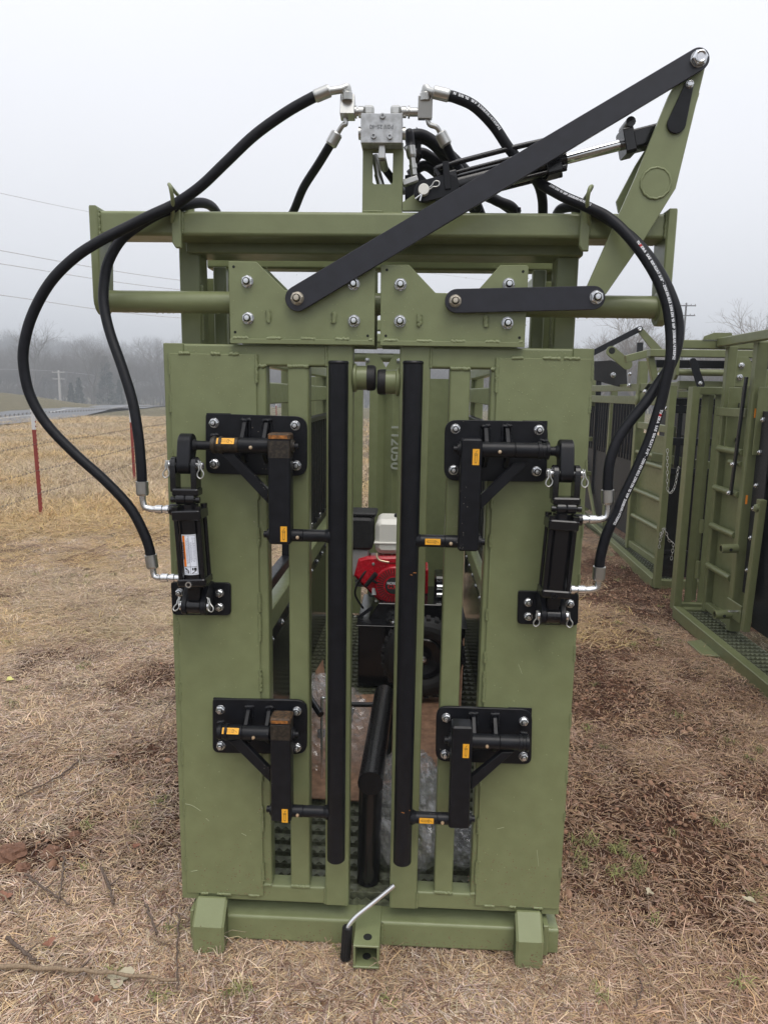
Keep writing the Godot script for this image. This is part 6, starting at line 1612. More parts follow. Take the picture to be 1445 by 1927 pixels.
	for k in 5:
		gbar(h, "window_bar", Vector3(2.115 + k * 0.062, 0.98, zf - 0.06), Vector3(2.115 + k * 0.062, 1.475, zf - 0.06), 0.036, 0.014, M.black, Vector3.BACK, 0.002)
	gbar(h, "sill_tube", Vector3(2.06, 1.045, zf - 0.3), Vector3(2.5, 0.99, zf - 0.1), 0.05, 0.07)
	gbar(h, "top_tube", Vector3(2.12, 1.63, zf + 0.0), Vector3(2.75, 1.63, zf + 0.0), 0.05, 0.06)
	gbar(h, "top_tube", Vector3(2.12, 1.555, zf + 0.0), Vector3(2.75, 1.555, zf + 0.0), 0.05, 0.05)
	put("door_rail", Geo.new().tube([Vector3(2.07, 1.722, zf + 0.06), Vector3(3.4, 1.722, zf + 0.06)], 0.026, 18), M.green_far, h)
	put("end_plate", Geo.new().prism(PackedVector2Array([Vector2(-0.10, 1.93), Vector2(0.02, 1.93), Vector2(0.02, 1.70), Vector2(-0.02, 1.665), Vector2(-0.06, 1.665), Vector2(-0.10, 1.70)]), 0.0, 0.022, 0.002, Transform3D(Basis(Vector3(0, 0, 1), Vector3(0, 1, 0), Vector3(-1, 0, 0)), Vector3(2.075, 0, zf + 0.10))), M.green_far, h)
	gbar(h, "top_beam", Vector3(1.86, 1.862, zf + 0.05), Vector3(3.4, 1.862, zf + 0.05), 0.09, 0.055)
	gbar(h, "under_beam", Vector3(1.96, 1.79, zf - 0.10), Vector3(3.3, 1.79, zf - 0.10), 0.08, 0.06, M.black)
	gbar(h, "corner_bracket", Vector3(1.88, 1.835, zf + 0.03), Vector3(1.93, 1.66, zf + 0.03), 0.05, 0.05, null, Vector3.RIGHT)
	put("hanger_plate", Geo.new().prism(PackedVector2Array([Vector2(2.46, 1.62), Vector2(2.87, 1.62), Vector2(2.87, 1.82), Vector2(2.80, 1.82), Vector2(2.74, 1.74), Vector2(2.65, 1.74), Vector2(2.58, 1.84), Vector2(2.46, 1.84)]), zf + 0.10, zf + 0.11, 0.001), M.green_far, h)
	for q in [[2.535, 1.775], [2.53, 1.69]]:
		bolt(h, Vector3(q[0], q[1], zf + 0.11), 0.02, Vector3.BACK, M.zinc, 0.3)
	put("short_bar", Geo.new().prism(slot_poly(Vector2(2.17, 1.80), Vector2(2.24, 1.63), 0.026, 0.03), zf + 0.12, zf + 0.13, 0.001), M.black, h)
	bolt(h, Vector3(2.235, 1.64, zf + 0.13), 0.014, Vector3.BACK, M.zinc, 0.3)
	# tail end: rubber skirts, lever linkage like the near chute's
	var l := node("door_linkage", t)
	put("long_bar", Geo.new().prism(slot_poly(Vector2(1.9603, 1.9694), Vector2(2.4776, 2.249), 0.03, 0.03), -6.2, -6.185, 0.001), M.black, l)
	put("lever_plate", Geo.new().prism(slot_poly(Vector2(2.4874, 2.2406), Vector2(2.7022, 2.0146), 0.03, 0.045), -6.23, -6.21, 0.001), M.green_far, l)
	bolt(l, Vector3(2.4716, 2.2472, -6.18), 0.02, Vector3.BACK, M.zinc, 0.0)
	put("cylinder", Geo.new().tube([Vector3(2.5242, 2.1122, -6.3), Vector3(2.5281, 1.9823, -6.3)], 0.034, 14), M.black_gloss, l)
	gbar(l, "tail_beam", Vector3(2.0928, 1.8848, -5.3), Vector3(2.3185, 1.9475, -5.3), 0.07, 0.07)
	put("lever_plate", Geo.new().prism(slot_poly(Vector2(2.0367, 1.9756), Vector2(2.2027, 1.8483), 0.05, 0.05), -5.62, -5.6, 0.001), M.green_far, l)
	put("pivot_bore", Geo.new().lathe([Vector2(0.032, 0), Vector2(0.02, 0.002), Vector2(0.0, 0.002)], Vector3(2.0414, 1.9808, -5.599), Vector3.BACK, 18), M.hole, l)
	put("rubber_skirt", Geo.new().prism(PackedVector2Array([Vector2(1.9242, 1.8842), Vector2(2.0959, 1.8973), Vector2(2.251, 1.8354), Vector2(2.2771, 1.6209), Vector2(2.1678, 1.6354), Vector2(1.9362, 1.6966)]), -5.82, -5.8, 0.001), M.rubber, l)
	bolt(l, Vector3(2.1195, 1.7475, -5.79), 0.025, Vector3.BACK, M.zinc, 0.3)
	var u := node("tail_gate", t)
	for q in [[1108, 1130], [1118, 940]]:
		pass
	gbar(u, "post", Vector3(2.3487, 1.5365, -7), Vector3(2.3672, -0.018, -7), 0.10, 0.05, null, Vector3.BACK)
	gbar(u, "black_post", Vector3(2.255, 1.8136, -6.9), Vector3(2.2797, 0.3588, -6.9), 0.06, 0.03, M.black, Vector3.BACK)
	for k in 3:
		gbar(u, "rail", Vector3(2.114, 1.4374, -7.05) + Vector3(0, -k * 0.42, 0), Vector3(2.5272, 1.4315, -7.05) + Vector3(0, -k * 0.42, 0), 0.05, 0.05)

# oval links, each turned a quarter from the last
func chain(t: Node3D, pts: Array) -> void:
	var c := node("chain", t)
	var path := spline(pts, 12)
	var acc := 0.0
	var n := 0
	var link := Geo.new()
	var loop := []
	for i in 17:
		var g := TAU * i / 16.0
		loop.append(Vector3(cos(g) * 0.0085, sin(g) * 0.015, 0))
	link.tube(loop, 0.0025, 7, false)
	var mesh := link.mesh()
	for i in path.size() - 1:
		acc += path[i].distance_to(path[i + 1])
		if acc > 0.0225:
			acc = 0.0
			var d: Vector3 = (path[i + 1] - path[i]).normalized()
			var o := put("link", mesh, M.steel, c)
			var x := d.cross(Vector3.BACK).normalized()
			var b := Basis(x, d, x.cross(d))
			o.transform = Transform3D(b.rotated(d, PI / 2 * n + 0.4), path[i])
			n += 1

# ---------- land, wood edge, fence, poles ----------

func background() -> void:
	road()
	woods()
	fence()
	power()

func road() -> void:
	M.asphalt = mat(Color(0.13, 0.135, 0.145), 0.7)
	M.paint = mat(Color(0.6, 0.6, 0.58), 0.7)
	var line := [Vector3(-3, 0, 46), Vector3(-10, 0, 14), Vector3(-15.5, 0, -10), Vector3(-21.3, 0, -34), Vector3(-25.3, 0, -52), Vector3(-29.0, 0, -76), Vector3(-33, 0, -110), Vector3(-40, 0, -170)]
	var path := spline(line, 10)
	for layer in [[2.9, 0.10, "road", "grey asphalt road passing behind the wire fence"], [0.06, 0.106, "road_line", "pale line along the middle of the road"]]:
		var g := Geo.new()
		for i in path.size() - 1:
			var q := []
			for k in [i, i + 1]:
				var d: Vector3 = (path[mini(k + 1, path.size() - 1)] - path[maxi(k - 1, 0)]).normalized()
				var o: Vector3 = d.cross(Vector3.UP) * layer[0]
				var c: Vector3 = path[k] + Vector3(0, lie(path[k].x, path[k].z) + layer[1], 0)
				q.append(c - o); q.append(c + o)
			g.flat(q[0], q[2], q[3], q[1], Vector3.UP)
		setting(put(layer[2], g, M.asphalt if layer[2] == "road" else M.paint, self), layer[3])

# a bare broadleaf tree: limbs fork down to twigs
func bare_tree(sd: int, height: float, levels := 6) -> ArrayMesh:
	var r := RandomNumberGenerator.new()
	r.seed = sd
	var g := Geo.new()
	var todo := [[Vector3.ZERO, Vector3(r.randf_range(-0.08, 0.08), 1, r.randf_range(-0.08, 0.08)).normalized(), height * 0.30, height * 0.020, 0]]
	while todo.size():
		var b = todo.pop_back()
		var at: Vector3 = b[0]; var d: Vector3 = b[1]; var len: float = b[2]; var rad: float = b[3]; var lv: int = b[4]
		var n := 3 if lv < 3 else 2
		var pts := [at]
		var dd := d
		for k in n:
			dd = (dd + Vector3(r.randfn(0, 0.16), r.randfn(0.05, 0.12), r.randfn(0, 0.16))).normalized()
			pts.append(pts[-1] + dd * len / n)
		var rr := []
		for k in n + 1:
			rr.append(lerpf(rad, rad * 0.66, float(k) / n))
		g.tube(pts, rr, 6 if lv < 2 else (4 if lv < 4 else 3), false)
		if lv >= levels:
			continue
		var kids := 3 if lv < 2 or r.randf() < 0.6 else 2
		if lv >= 1 and lv <= 4:
			kids += 1
		for k in kids:
			var a := TAU * (k + r.randf() * 0.7) / kids
			var side := dd.cross(Vector3(0.3, 1, 0.2) if absf(dd.y) < 0.9 else Vector3.RIGHT).normalized()
			var o := side.rotated(dd, a)
			var spread := r.randf_range(0.35, 0.95)
			var at_k: Vector3 = pts[n] if k < 2 else pts[1 + r.randi() % n].lerp(pts[n], r.randf() * 0.5)
			todo.append([at_k, (dd + o * spread + Vector3(0, 0.12, 0)).normalized(), len * r.randf_range(0.60, 0.86), rad * 0.6 * r.randf_range(0.8, 1.05), lv + 1])
	return g.mesh()

func cedar(sd: int, height: float) -> ArrayMesh:
	var r := RandomNumberGenerator.new()
	r.seed = sd
	var g := Geo.new()
	for i in 5200:
		var h := pow(r.randf(), 0.8)
		var w := (1.0 - h) * 0.24 + 0.035
		w *= 0.72 + 0.4 * sin(h * 31.0 + r.randf() * 1.2) * r.randf()
		var a := r.randf() * TAU
		var p := Vector3(cos(a) * w, h, sin(a) * w) * height * Vector3(r.randf_range(0.35, 1.05), 1.0, r.randf_range(0.35, 1.05))
		var s := height * 0.022 * r.randf_range(0.5, 1.4)
		var d := Vector3(cos(a), r.randf_range(-0.2, 1.0), sin(a)).normalized()
		var o := Vector3(r.randfn(), r.randfn(), r.randfn()).normalized()
		var n := (o.cross(d) + Vector3(0, 0.6, 0)).normalized()
		g.tri(p, p + d * s * 1.8 + o * s * 0.3, p + o * s, n, n, n)
	return g.mesh()

func woods() -> void:
	M.bark = mat(Color(0.20, 0.165, 0.14), 0.9)
	M.bark_far = mat(Color(0.135, 0.115, 0.10), 0.9)
	M.needles = mat(Color(0.035, 0.05, 0.025), 0.9)
	var kinds := []
	for i in 5:
		kinds.append(bare_tree(200 + i * 7, 10.0))
	# single trees that stand out; place by bearing (px), distance, height
	var dirs := [[Vector3(-71.3702, 0.8842, -130.1516), 1, 10.6, "tall hazy bare tree at the left end of the far wood edge"], [Vector3(-59.4658, 1.067, -129.3751), 2, 8.2, "hazy bare tree just left of the dark cedar beyond the road"], [Vector3(-76.5237, 0.3035, -209.8229), 3, 9.5, "pale hazy bare tree nearest the chute's left edge"], [Vector3(-69.19, 0.946, -138.0399), 4, 7.6, "hazy bare tree behind the pale wooden power pole"],
		[Vector3(20.9657, 1.8525, -82.7298), 0, 9.3, "bare grey tree left of the black lever arm of the far chute"], [Vector3(23.4755, 1.8927, -76.8663), 1, 9.6, "bare tree with dense twigs behind the outer hose loop"], [Vector3(31.7023, 2.0205, -92.0891), 2, 8.8, "bare tree just left of the leaning power pole"], [Vector3(32.9311, 2.0409, -82.0663), 3, 9.6, "bare spreading tree right of the leaning power pole"], [Vector3(37.3088, 2.1097, -83.5001), 4, 8.6, "bare low tree above the roof plate of the right chute"], [Vector3(34.7983, 2.0715, -71.4596), 1, 9.4, "bare tree at the right edge of the picture"], [Vector3(29.1607, 1.9789, -106.433), 3, 9.0, "bare tree seen under the chute's pipe end"], [Vector3(36.4485, 2.0947, -96.7762), 0, 9.0, "bare tree directly behind the leaning power pole"]]
	for i in dirs.size():
		var q = dirs[i]
		var left: bool = i < 4
		var t := node("bare_tree", self)
		t.position = Vector3(q[0].x, lie(q[0].x, q[0].z) - 0.1, q[0].z)
		t.rotation.y = i * 1.7
		t.scale = Vector3.ONE * (q[2] + 0.6 if left else q[2]) / 10.0 * (1.32 if left else 1.18)
		put("branches", kinds[q[1]], M.bark_far if left else M.bark, t)
		tag(t, q[3], "tree", "bare trees beyond the field")
	var cm := [cedar(5, 6.0), cedar(8, 5.0)]
	var cs := [[Vector3(-58.5833, 0.5945, -133.051), 0, 0.95, "dark narrow cedar beyond the road, tallest evergreen"], [Vector3(-59.0779, 0.1248, -122.94), 1, 0.62, "low round dark cedar right of the pale power pole"], [Vector3(-54.1211, -0.1067, -128.4301), 1, 0.6, "low dark cedar right of the tallest evergreen"], [Vector3(-58.952, -0.3127, -119.6722), 1, 0.5, "smallest dark evergreen bush by the pale power pole"]]
	for q in cs:
		var t := node("cedar_tree", self)
		t.position = Vector3(q[0].x, lie(q[0].x, q[0].z) - 0.2, q[0].z)
		t.scale = Vector3.ONE * q[2] * 1.65
		put("foliage", cm[q[1]], M.needles, t)
		tag(t, q[3], "tree", "evergreens at the wood edge")
	# the wood behind them, which reads as one mass
	var r := RandomNumberGenerator.new()
	r.seed = 77
	for part in 5:
		var list := []
		for i in 64:
			var a := r.randf_range(-0.80, 0.12)
			var d := r.randf_range(156, 225)
			list.append([a, d, r.randf_range(0.85, 1.35)])
		for i in 90:
			list.append([r.randf_range(-0.85, 0.15), r.randf_range(144, 195), r.randf_range(0.24, 0.54)])
		for i in 60:
			list.append([r.randf_range(-0.9, 0.55), r.randf_range(245, 375), r.randf_range(1.2, 1.8)])
		for i in 16:
			list.append([r.randf_range(0.10, 0.62), r.randf_range(108, 158), r.randf_range(0.85, 1.15)])
		for i in 40:
			list.append([r.randf_range(0.10, 0.62), r.randf_range(82, 128), r.randf_range(0.3, 0.6)])
		var mm := MultiMesh.new()
		mm.transform_format = MultiMesh.TRANSFORM_3D
		mm.mesh = kinds[part]
		mm.instance_count = list.size()
		for i in list.size():
			var q = list[i]
			var p := Vector3(0.1 + sin(q[0]) * q[1], 0, 1.7 - cos(q[0]) * q[1])
			p.y = lie(p.x, p.z) - 0.2
			mm.set_instance_transform(i, Transform3D(Basis(Vector3.UP, r.randf() * TAU).scaled(Vector3(q[2] * r.randf_range(0.9, 1.3), q[2], q[2] * r.randf_range(0.9, 1.3))), p))
		var o := MultiMeshInstance3D.new()
		o.multimesh = mm
		o.material_override = M.bark_far
		o.name = numbered("distant_wood")
		setting(o, "foggy leafless wood along the far field edge", "stuff")
		add_child(o)

func fence() -> void:
	M.post_red = mat(Color(0.22, 0.03, 0.022), 0.7)
	M.post_white = mat(Color(0.55, 0.56, 0.58), 0.7)
	M.wire = mat(Color(0.16, 0.15, 0.14), 0.6, 0.5)
	var feet := []
	for k in range(-2, 9):
		feet.append(Vector3(-4.30 - 0.29 * k, 0, -6.39 - 3.58 * k))
	var names := {2: "red steel fence post with white tip, nearest at the left", 3: "red steel fence post half hidden behind the inner left hose", 4: "third red fence post, behind the chute's left door", 5: "fourth red fence post along the wire fence"}
	for k in feet.size():
		var f: Vector3 = feet[k]
		f.y = lie(f.x, f.z)
		feet[k] = f
		if k < 2:
			continue
		var t := node("fence_post", self)
		t.position = f
		t.rotation.z = 0.018
		var H := 1.28 if k == 2 else 1.2
		tag(t, names.get(k, "distant red steel fence post, %s along the wire from the left edge" % ["fifth", "sixth", "seventh", "eighth", "ninth"][clampi(k - 6, 0, 4)]), "fence post", "posts of the barbed wire fence")
		for q in [[0.0, H * 0.80, M.post_red], [H * 0.80 + 0.001, H, M.post_white]]:
			put("flange", Geo.new().box(Vector3(-0.022, q[0], -0.004), Vector3(0.022, q[1], 0.004), 0.001), q[2], t)
			put("stem", Geo.new().box(Vector3(-0.004, q[0], -0.038), Vector3(0.004, q[1], -0.0045), 0.001), q[2], t)
		for i in 20:
			put("stud", Geo.new().box(Vector3(0.0205, 0.1 + i * 0.053, -0.006), Vector3(0.028, 0.118 + i * 0.053, 0.0055), 0.001), M.post_red, t)
	var heights := [1.22, 0.86, 0.55, 0.28]
	var called := ["top strand of rusty barbed wire on the fence posts", "second strand of barbed wire from the top", "third strand of barbed wire from the top", "lowest strand of barbed wire near the grass"]
	for w in 4:
		var g := Geo.new()
		var path := []
		for k in feet.size() - 1:
			for i in 12:
				var u := i / 12.0
				path.append(feet[k].lerp(feet[k + 1], u) + Vector3(0.006, heights[w] - 0.06 * u * (1 - u), 0.005))
		g.tube(path, 0.0017, 5, false)
		for i in path.size() - 1:
			for b in 3:
				var p: Vector3 = path[i].lerp(path[i + 1], b / 3.0)
				for s in [Vector3(0.5, 0.8, 0.2), Vector3(-0.6, 0.6, -0.3)]:
					g.tube([p - s * 0.014, p + s * 0.02], 0.0022, 4, false)
		tag(put("barbed_wire", g, M.wire, self), called[w], "barbed wire")

func power() -> void:
	M.pole = mat(Color(0.42, 0.40, 0.38), 0.9)
	M.pole_dark = mat(Color(0.10, 0.09, 0.085), 0.9)
	M.cable = mat(Color(0.55, 0.55, 0.57), 0.6)  # pale grey: the fading of the wires by fog is put into the colour
	var list := [[Vector3(-62.7587, 4.5074, -123.3678), "pale wooden power pole with a crossarm beyond the road", 0.26, M.pole], [Vector3(-69.0947, 3.9474, -175.2244), "thin distant pole in the fog near the inner hose", 0.14, M.pole], [Vector3(32.584, 12.8098, -88.6055), "wooden power pole with two crossarms above the right chutes", 0.15, M.pole_dark]]
	for q in list:
		var t := node("power_pole", self)
		var top: Vector3 = q[0]
		var y0 := lie(top.x, top.z) - 0.2
		t.position = Vector3(top.x, y0, top.z)
		var H := top.y - y0
		put("shaft", Geo.new().tube([Vector3.ZERO, Vector3(0, H * 0.5, 0), Vector3(0, H, 0)], [q[2], q[2] * 0.85, q[2] * 0.68], 10), q[3], t)
		for k in [0.35, 1.5]:
			if k > 1.0 and q[1].begins_with("thin"):
				continue
			put("crossarm", Geo.new().bar(Vector3(-1.1, H - k, 0.16), Vector3(1.1, H - k, 0.16), 0.1, 0.12), q[3], t)
			for x in [-1.0, 0.5, 1.0]:
				put("insulator", Geo.new().lathe([Vector2(0.05, 0), Vector2(0.03, 0.06), Vector2(0.05, 0.12), Vector2(0, 0.16)], Vector3(x, H - k + 0.06, 0.16), Vector3.UP, 8), q[3], t)
		tag(t, q[1], "power pole")
	var lines := [[[Vector3(-16.1145, 6.1286, -18.5988), Vector3(-14.8665, 6.3441, -24.2731), Vector3(-11.0886, 6.5944, -32.489), Vector3(-2.727, 7.2863, -44.1836), Vector3(32.6027, 12.5607, -88.5988)], "upper of three overhead wires left of the chute"],
		[[Vector3(-16.1493, 5.6259, -18.571), Vector3(-14.8924, 5.8857, -24.2582), Vector3(-11.1014, 6.1612, -32.4848), Vector3(-2.722, 6.9008, -44.1839), Vector3(32.2192, 12.4483, -88.7359)], "middle of three overhead wires left of the chute"],
		[[Vector3(-16.2163, 4.6554, -18.5171), Vector3(-14.9539, 4.7948, -24.2226), Vector3(-11.1391, 4.875, -32.4724), Vector3(-2.7062, 5.6726, -44.1848), Vector3(32.7055, 11.1873, -88.5617)], "lowest of three overhead wires left of the chute"],
		[[Vector3(-15.9982, 7.8024, -18.6909), Vector3(-14.7559, 8.299, -24.3364), Vector3(-13.8487, 8.8599, -29.2794), Vector3(-11.3298, 9.1038, -33.4621), Vector3(-2.8767, 9.6295, -46.1781), Vector3(32.933, 12.6122, -88.4792)], "faint single overhead wire highest in the sky"]]
	for i in 4:
		tag(put("power_line", Geo.new().tube(spline(lines[i][0], 14), 0.009 if i == 3 else 0.014, 6, false), M.cable, self), lines[i][1], "overhead wire")
	tag(put("power_line", Geo.new().tube(spline([Vector3(-73.0088, 4.4087, -116.4938), Vector3(-62.6779, 4.3191, -123.1845), Vector3(-69.1043, 3.687, -175.2206), Vector3(-62.2202, 2.5703, -230.0391)], 8), 0.02, 5, false), M.cable, self), "thin wire slung between the two foggy poles", "overhead wire")

# ---------- straw, sticks, leaves ----------

func blade(g: Geo, p: Vector3, az: float, len: float, lift: float, droop: float, w: float) -> void:
	var d := Vector3(cos(az), 0, sin(az))
	var s := Vector3(-sin(az), 0, cos(az)) * w
	var a := p
	var th := lift
	var segs := 3
	for k in segs:
		var b := a + (d * cos(th) + Vector3.UP * sin(th)) * len / segs
		var w0 := 1.0 - 0.25 * k; var w1 := 1.0 - 0.25 * (k + 1)
		var n := (Vector3.UP * cos(th) - d * sin(th) + Vector3.UP * 0.5).normalized()
		g.flat(a - s * w0, b - s * w1, b + s * w1, a + s * w0, n)
		a = b
		th -= droop

func clump(sd: int, count: int, reach: float, len: Vector2, lift: Vector2, w: float, comb := -1.0) -> ArrayMesh:
	var r := RandomNumberGenerator.new()
	r.seed = sd
	var g := Geo.new()
	g.tinted = true
	for i in count:
		var l := r.randf_range(0.45, 1.15)
		g.tint = Color(l, l * r.randf_range(0.88, 1.02), l * r.randf_range(0.72, 1.02))
		var a := r.randf() * TAU if comb < 0.0 else comb + r.randfn(0.0, 0.5)
		var up := r.randf_range(lift.x, lift.y)
		blade(g, Vector3(r.randfn(0, reach * 0.5), r.randf_range(0.001, 0.012), r.randfn(0, reach * 0.5)), a, r.randf_range(len.x, len.y), up, up * r.randf_range(0.4, 1.1), w * r.randf_range(0.7, 1.3))
	return g.mesh()

func scatter(called: String, label_text: String, mesh: Mesh, spots: Array, m: Material) -> void:
	var mm := MultiMesh.new()
	mm.transform_format = MultiMesh.TRANSFORM_3D
	mm.use_colors = true
	mm.mesh = mesh
	mm.instance_count = spots.size()
	for i in spots.size():
		mm.set_instance_transform(i, spots[i][0])
		mm.set_instance_color(i, spots[i][1])
	var o := MultiMeshInstance3D.new()
	o.multimesh = mm
	o.material_override = m
	o.name = numbered(called)
	setting(o, label_text, "stuff")
	add_child(o)

func under_chute(x: float, z: float) -> bool:
	return (absf(x) < 0.40 and z < -0.10 and z > -2.6) or (x > 2.0 and x < 3.2 and z < -0.8 and z > -3.1) or (x > 2.15 and z < -4.0 and z > -7.5 and x < 3.3)

func litter() -> void:
	M.blade = StandardMaterial3D.new()
	M.blade.vertex_color_use_as_albedo = true
	M.blade.roughness = 0.7
	M.blade.metallic_specular = 0.3
	var tones := [Color(0.92, 0.75, 0.58), Color(0.66, 0.49, 0.37), Color(0.72, 0.61, 0.51), Color(0.29, 0.18, 0.13), Color(0.80, 0.59, 0.41), Color(0.44, 0.34, 0.27)]
	var r := RandomNumberGenerator.new()
	r.seed = 12
	var flat := []
	for k in 4:
		flat.append(clump(30 + k, 44, 0.12, Vector2(0.015, 0.075), Vector2(0.0, 0.34), 0.0014, [-1.0, 0.4, -1.0, 2.4][k]))
	var chips := clump(50, 30, 0.13, Vector2(0.012, 0.05), Vector2(0.0, 0.5), 0.0015)
	var tuft := clump(61, 22, 0.06, Vector2(0.04, 0.12), Vector2(0.4, 1.3), 0.0013)
	var tuft_far := clump(62, 46, 0.32, Vector2(0.14, 0.36), Vector2(0.1, 1.1), 0.0030)
	var sprout := clump(71, 16, 0.03, Vector2(0.03, 0.07), Vector2(0.6, 1.4), 0.0016)
	var s := [[], [], [], []]
	var green_spot := Vector3(0.7623, 0.022, -0.4333)
	var c := []
	var tu := []
	var tf := []
	var gr := []
	for i in 36000:
		var z := 1.0 - pow(r.randf(), 1.55) * 8.0
		var half := 0.95 + (1.0 - z) * 0.62
		var x := 0.1 + r.randf_range(-half, half)
		if under_chute(x, z):
			continue
		var m := mud(x, z)
		var y := lie(x, z)
		var col: Color = tones[r.randi() % tones.size()] * r.randf_range(0.75, 1.12)
		if x > 0.5:
			col = col.lerp(Color(0.50, 0.315, 0.20), 0.4)
		col = col.lerp(Color(0.32, 0.19, 0.125), m * 0.45)
		var b := Basis(Vector3.UP, r.randf() * TAU).scaled(Vector3.ONE * r.randf_range(0.7, 1.15))
		if r.randf() > m * 1.15:
			s[r.randi() % 4].append([Transform3D(b, Vector3(x, y - 0.002, z)), col])
		elif r.randf() < 0.22:
			c.append([Transform3D(b, Vector3(x, y - 0.001, z)), col])
		if r.randf() < 0.012 and m < 0.4:
			tu.append([Transform3D(b, Vector3(x, y, z)), col * 1.1])
		if r.randf() < 0.004 or (r.randf() < 0.03 and n_b.get_noise_2d(x * 0.6 + 50.0, z * 0.6) > 0.34) or (Vector2(x - green_spot.x, z - green_spot.z).length() < 0.13 + 0.08 * n_b.get_noise_2d(x * 4.0, z * 4.0) and r.randf() < 0.22):
			gr.append([Transform3D(b, Vector3(x, y, z)), Color(0.27, 0.29, 0.12) * r.randf_range(0.7, 1.3)])
	# tall dead grass against the base of the near chute and along the left of it
	for i in 170:
		var x := r.randf_range(-0.6, 0.62)
		var z := r.randf_range(0.02, 0.13)
		tu.append([Transform3D(Basis(Vector3.UP, r.randf() * TAU).scaled(Vector3(0.7, 0.42, 0.7)), Vector3(x, lie(x, z), z)), tones[r.randi() % 5] * r.randf_range(0.8, 1.1)])
	for i in 15000:
		var d := 4.5 + pow(r.randf(), 1.5) * 42.0
		var a := r.randf_range(-0.72, 0.55)
		if a > -0.12 and r.randf() < 0.6:
			a = r.randf_range(-0.72, -0.12)
		var x := 0.1 + sin(a) * d
		var z := 1.7 - cos(a) * d
		if under_chute(x, z) or (x > 1.5 and z > -8.0):
			continue
		var gold := smoothstep(-0.1, 0.35, n_a.get_noise_2d(x * 0.5 + 90.0, z * 0.9))
		var col := Color(0.74, 0.57, 0.38).lerp(Color(0.86, 0.60, 0.28), gold).lerp(Color(0.62, 0.52, 0.39), r.randf() * 0.6) * r.randf_range(0.8, 1.1)
		tf.append([Transform3D(Basis(Vector3.UP, r.randf() * TAU).scaled(Vector3(1.0, r.randf_range(0.35, 0.9) * (0.55 if d < 9.0 else 1.0), 1.0) * (0.6 if d < 8.0 else 1.0 + d * 0.012)), Vector3(x, lie(x, z) - 0.01, z)), col])
	for k in 4:
		scatter("dead_grass", "flattened dead straw covering the ground", flat[k], s[k], M.blade)
	scatter("straw_chips", "short chips of straw trodden into the mud", chips, c, M.blade)
	scatter("grass_tufts", "upright tufts of dry grass", tuft, tu, M.blade)
	scatter("field_grass", "dry golden grass of the field", tuft_far, tf, M.blade)
	scatter("green_sprouts", "fresh green grass sprouts", sprout, gr, M.blade)
	# crumbs of earth where the soil lies bare
	var lump := SphereMesh.new()
	lump.radius = 0.011; lump.height = 0.016; lump.radial_segments = 7; lump.rings = 4
	var lm := []
	for i in 9000:
		var z := 0.9 - pow(r.randf(), 1.4) * 5.0
		var x := 0.1 + r.randf_range(-2.0, 2.2)
		var m := mud(x, z)
		if under_chute(x, z) or r.randf() > m * m:
			continue
		var k := r.randf_range(0.25, 1.0) * (1.7 if r.randf() < 0.06 else 1.0)
		lm.append([Transform3D(Basis(Vector3(r.randf(), r.randf(), r.randf()).normalized(), r.randf() * TAU).scaled(Vector3(k, k * 0.75, k * 1.2)), Vector3(x, lie(x, z) + 0.001, z)), Color(0.24, 0.125, 0.078).lerp(Color(0.34, 0.21, 0.14), r.randf()) * r.randf_range(0.7, 1.2)])
	scatter("soil_crumbs", "loose crumbs of reddish soil", lump, lm, M.blade)
	sticks()

